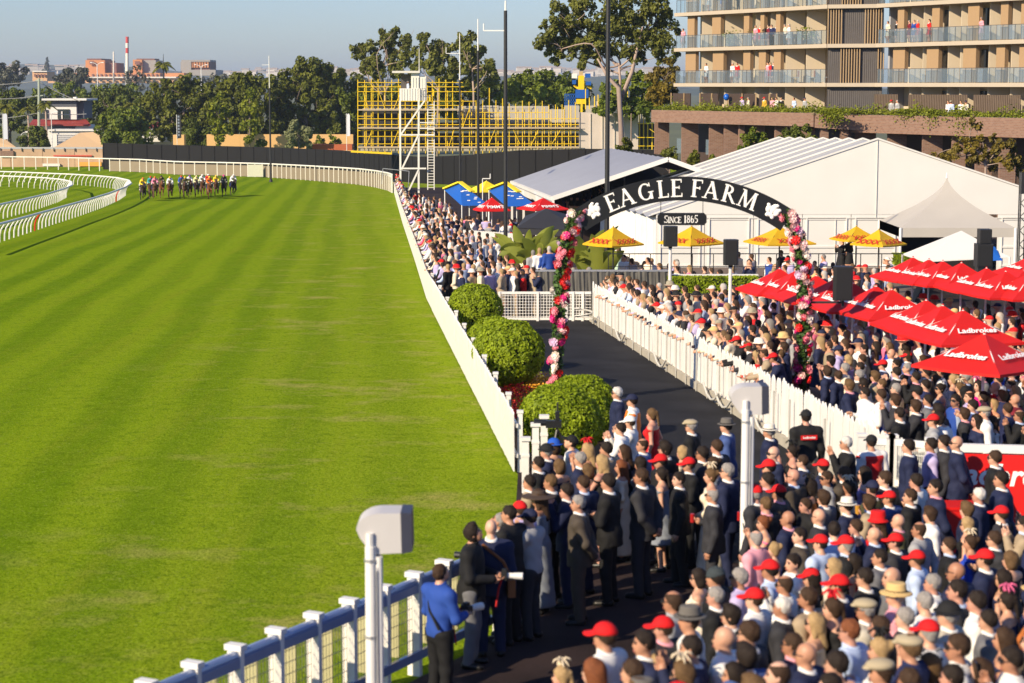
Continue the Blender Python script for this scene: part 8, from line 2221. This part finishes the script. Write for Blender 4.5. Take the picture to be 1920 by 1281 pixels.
for it in rest:
    if it[2] == 'rail': low(it[0],it[1],gl.gauss(165,12),gl,it[3],(7,8,8,9))
    else: low(it[0],it[1],gl.gauss(168,18),gl)
for px, py in far_:
    p = stand(px,py)
    if p.x < fence_x(p.y)+.35 or p.y < GY+.5: continue
    low(px,py,gl.gauss(155,22),gl,None,(0,0,0,0,0,1,2,3,4,5,6,0,4))
y = 74.0
while y < 225:                                                    # front row along the track pickets
    q = gxy(fence_x(y)+.55+gl.uniform(0,.15), y); low(0,0,gl.gauss(150,18),gl,q,(7,8,8,9)); y += gl.uniform(.55,.8)*(1 if y < 140 else 1.6)
# behind the gate, on the terrace, in the grey tent
for px in range(945,1110,13): low(0,0,gl.gauss(190,30),gl,gxy(xat(px+gl.uniform(-4,4),71.5),GY+1.2+gl.uniform(0,1.0)),(0,0,1,2,6))
for px, py in ((1150,520),(1165,518),(1140,524),(1180,524),(1195,530)): low(px,py,gl.gauss(170,15),gl)
for px, py, Y, tp in ((1255,500,76,'black'),(1270,505,74,'cream'),(1205,508,74,'maroon'),(1350,512,74,'maroon'),(1335,508,74,'navy'),(1322,505,75,'black'),(1385,478,77,'cream'),(1410,482,75.5,'white'),(1443,488,75,'royal'),(1465,475,77,'black'),(1478,485,75,'white'),(1185,490,76,'grey'),(1170,484,78,'white'),(1545,483,78,'lavender'),(1528,495,76,'black'),(1270,492,78,'black'),(1160,470,79,'mint'),(1190,515,72.6,'navy'),(1660,492,78,'black'),(1562,498,76,'black'),(1500,492,77,'black'),(1300,515,73.5,'black'),(1222,490,77,'white')):
    p = at(px,py,Y); low(0,0,gl.gauss(190,50),gl,Vector((p.x,Y,gz(Y)+.5)),(0,0,4,6,5),SHIRT[tp],None,1.0,max(0,(gz(Y)+.5+1.63)-p.z))
for k in range(26):
    px, py, Y = gl.uniform(1195,1680), gl.uniform(488,514), gl.uniform(73.5,79); p = at(px,py,Y); low(0,0,gl.gauss(190,60),gl,Vector((p.x,Y,gz(Y)+.5)),(0,0,4,6,5,2),None,None,1.0,max(0,(gz(Y)+2.13)-p.z))
for px, py, k in ((1578,450,1),(1592,446,0)):
    p = at(px,py,80); low(0,0,200,gl,Vector((p.x,80,p.z-1.63)),((5,) if k else (6,)),DRESS['black'],(.35,.24,.11) if k else (.012,.012,.013))
for px in range(1052,1135,5): p = at(px,348+gl.uniform(-5,6),128); low(0,0,gl.uniform(0,360),gl,Vector((p.x,128+gl.uniform(-4,4),p.z-1.63)),(0,0,4),SUIT['black'],(.015,.012,.012))
for px, py, tp in ((1012,475,'white'),(1022,472,'royal'),(1030,470,'royal'),(1000,478,'grey')): p = at(px,py,73); low(0,0,110,gl,Vector((p.x,73,p.z-1.63)),(0,),SHIRT[tp])
for px, py in ((744,322),(748,330)): p = at(px,py,228); low(0,0,150,gl,Vector((p.x,228,gz(228))),(2,),DRESS['red'],(.58,.01,.012))
p = at(765,154,JY+1.2); low(0,0,190,gl,Vector((p.x,JY+1.2,p.z-1.63)),(2,),SHIRT['paleblue'],(.5,.5,.5))
for px in range(870,975,8): p = at(px,402+gl.uniform(-4,6),108); low(0,0,gl.uniform(0,360),gl,Vector((p.x,108+gl.uniform(-2,6),gz(108))),(0,1,4,6))
def bal(px, py, ptf, u, zf, o_=-.45, top=None, kinds=(0,4,6), hatc=None, seat=0.0): low(0,0,205+gl.uniform(-25,25),gl,ptf(u,o_,zf),kinds,top,hatc,.98,seat)
for px, f_, tp in ((1273,1,'pink'),(1408,1,'pink'),(1417,1,'red'),(1424,1,'black'),(1432,1,'maroon'),(1438,1,'navy'),(1447,1,'navy'),(1463,1,'cream'),(1470,1,'white'),(1317,0,'white'),(1366,0,'white'),(1375,0,'red'),(1432,0,'pink'),(1437,0,'red'),(1443,0,'navy'),(1345,2,'royal'),(1320,2,'white'),(1375,2,'grey')): bal(px,0,ptL,uL(px),LV[f_],-.4,SHIRT[tp])
for px, f_, tp in ((1695,1,'maroon'),(1704,1,'royal'),(1711,1,'red'),(1732,1,'red'),(1829,1,'pink'),(1672,1,'black'),(1655,1,'cream')): bal(px,0,ptR,uR(px),LV[f_],-.4,SHIRT[tp])
for px, tp in ((1399,'lavender'),(1411,'cream'),(1441,'mustard'),(1456,'pink'),(1464,'white'),(1473,'black'),(1497,'paleblue'),(1517,'grey')): bal(px,0,ptL,uL(px),4.45,.4,SHIRT[tp],(0,2,6),None,.45)
for px, tp in ((1680,'grey'),(1691,'grey'),(1787,'white'),(1792,'paleblue'),(1811,'white'),(1820,'cream')): bal(px,0,ptR,uR(px),4.25,.4,SHIRT[tp],(0,2,6),None,.4)
AV, AQ, AC = np.concatenate(AV), np.concatenate(AQ), np.concatenate(AC)
cwm = bpy.data.materials.new('crowd_cloth'); cwm.use_nodes = True; nt = cwm.node_tree; b = nt.nodes['Principled BSDF']; b.inputs['Roughness'].default_value = .75; b.inputs['Specular IOR Level'].default_value = .25
at_ = nt.nodes.new('ShaderNodeAttribute'); at_.attribute_name = 'dye'; nt.links.new(at_.outputs['Color'], b.inputs['Base Color'])
me = mesh_np('crowd', AV, AQ, cwm, None, True)
ca_ = me.color_attributes.new('dye','FLOAT_COLOR','CORNER')
ca_.data.foreach_set('color', np.repeat(np.concatenate([AC, np.ones((len(AC),1))],1),4,axis=0).astype(np.float32).ravel())
cr = stuff(link('crowd', me)); cr['label'] = 'dense far crowd of racegoers along the fence, lawn and terrace'
print('individual people', N_IND[0], 'crowd', len(rest)+len(far_), 'leaves', NLEAF[0])
# ------------------------------------------------------------------ foreground lamps / horn speakers and the video camera
hood = mat('hood_grey', (.50,.48,.47), .5, var=.05); hood_dark = mat('hood_face', (.045,.048,.07), .5)
def horn(label, px, py, wpx, Y, pole_px, pole_foot=None, shade=1.0):
    s_ = F/Y; c = at(px,py,Y); w = wpx/s_
    t = thing('horn_speaker', label, 'loudspeaker', gxy(xat(pole_px,Y),Y), 0, 'grey hooded horn speakers on white poles')
    # a half round grey hood closed by a flat dark front turned to the crowd
    B = MB(); n = 14; h = w*.94
    prof = []
    for k in range(n+1):
        a = math.pi*.5 + math.pi*.62*k/n; prof.append((.10*w + .60*w*math.cos(a), .5*h*math.sin(a) if k < n else -.34*h))
    prof = [(.50*w,.5*h)] + [(.50*w*0 + .08*w + .58*w*math.cos(math.pi*.5+math.pi*.5*k/n), .10*h+.40*h*math.sin(math.pi*.5+math.pi*.5*k/n)) for k in range(n+1)] + [(-.42*w,-.10*h),(-.20*w,-.42*h),(-.05*w,-.5*h),(.52*w,-.47*h)]
    dpt = w*.9
    B.prism([c + Vector((x,-dpt/2,z)) for x, z in prof], (0,dpt,0)); B.build('hood', hood, t)
    F2 = MB(); F2.prism([c + Vector((.50*w,-dpt*.52,.52*h)), c + Vector((.74*w,-dpt*.48,.50*h)), c + Vector((.76*w,-dpt*.48,-.44*h)), c + Vector((.52*w,-dpt*.52,-.49*h))], (0,dpt*1.02,0)); F2.build('front', hood_dark, t)
    x0 = xat(pole_px,Y); zb = gz(Y)
    MB().cyl((x0,Y-dpt*.52,c.z-.30*h),(x0,Y-dpt*.52,c.z+.02*h+.0),.038,.038,8).cyl((x0+.005,Y-dpt*.52,zb),(x0+.005,Y-dpt*.52,c.z-.30*h),.058,.055,12).cyl((x0+.085,Y-dpt*.50,zb),(x0+.085,Y-dpt*.50,c.z-.55*h),.04,.04,10).build('pole', white_paint, t)
    MB().cyl((x0+.06,Y-dpt*.4,c.z-.62*h),(x0+.06,Y-dpt*.1,c.z-.46*h),.03,.03,8).build('bracket', grey_steel, t)
    st_ = MB()
    for k in (.3,.62,.9): st_.cyl((x0+.005,Y-dpt*.52,zb+k*(c.z-zb)),(x0+.005,Y-dpt*.52,zb+k*(c.z-zb)+.03),.064,None,10)
    st_.tube([(x0+.075,Y-dpt*.62,zb),(x0+.07,Y-dpt*.62,c.z-.9*h),(x0+.10,Y-dpt*.45,c.z-.5*h)],.009,4); st_.build('cable_strap', grey_steel, t)
    return t
horn('nearest grey hooded speaker on a double white pole before the track fence', 712, 993, 84, 19.2, 701)
horn('smaller grey hooded speaker on a white pole rising out of the crowd', 1396, 748, 58, 27.0, 1389)
# video camera on a tripod at the hedge
p = at(1040,795,37.2); t = thing('video_camera', 'black video camera on a tripod in front of the near hedge ball', 'camera', gxy(p.x,37.2))
MB().box(p+Vector((-.02,0,0)),(.30,.14,.14)).build('body', camera_black, t); MB().cyl(p+Vector((-.17,0,.02)),p+Vector((-.40,0,.03)),.06,.07,10).build('lens', camera_black, t)
MB().box(p+Vector((.05,0,.16)),(.08,.10,.16)).cyl(p+Vector((.05,0,.2)),p+Vector((.06,0,.42)),.02,None,6).build('viewfinder', camera_black, t)
for a in (0,2.1,4.2): MB().cyl(p+Vector((.05,0,-.1)), gxy(p.x+.05+.45*math.cos(a),37.2+.45*math.sin(a)), .025,.02,6).build('tripod_leg', camera_black, t)
# ------------------------------------------------------------------ the air: one box of thin haze round everything
hz = bpy.data.materials.new('haze'); hz.use_nodes = True; nt = hz.node_tree; nt.nodes.remove(nt.nodes['Principled BSDF'])
pv_ = nt.nodes.new('ShaderNodeVolumePrincipled'); pv_.inputs['Color'].default_value = (.72,.82,.95,1); pv_.inputs['Density'].default_value = 0.00011; pv_.inputs['Anisotropy'].default_value = 0.2
nt.links.new(pv_.outputs[0], nt.nodes['Material Output'].inputs['Volume'])
hzo = stuff(link('haze', MB().box((0, 6960, 45), (18400, 14200, 112)).mesh('haze', hz)))
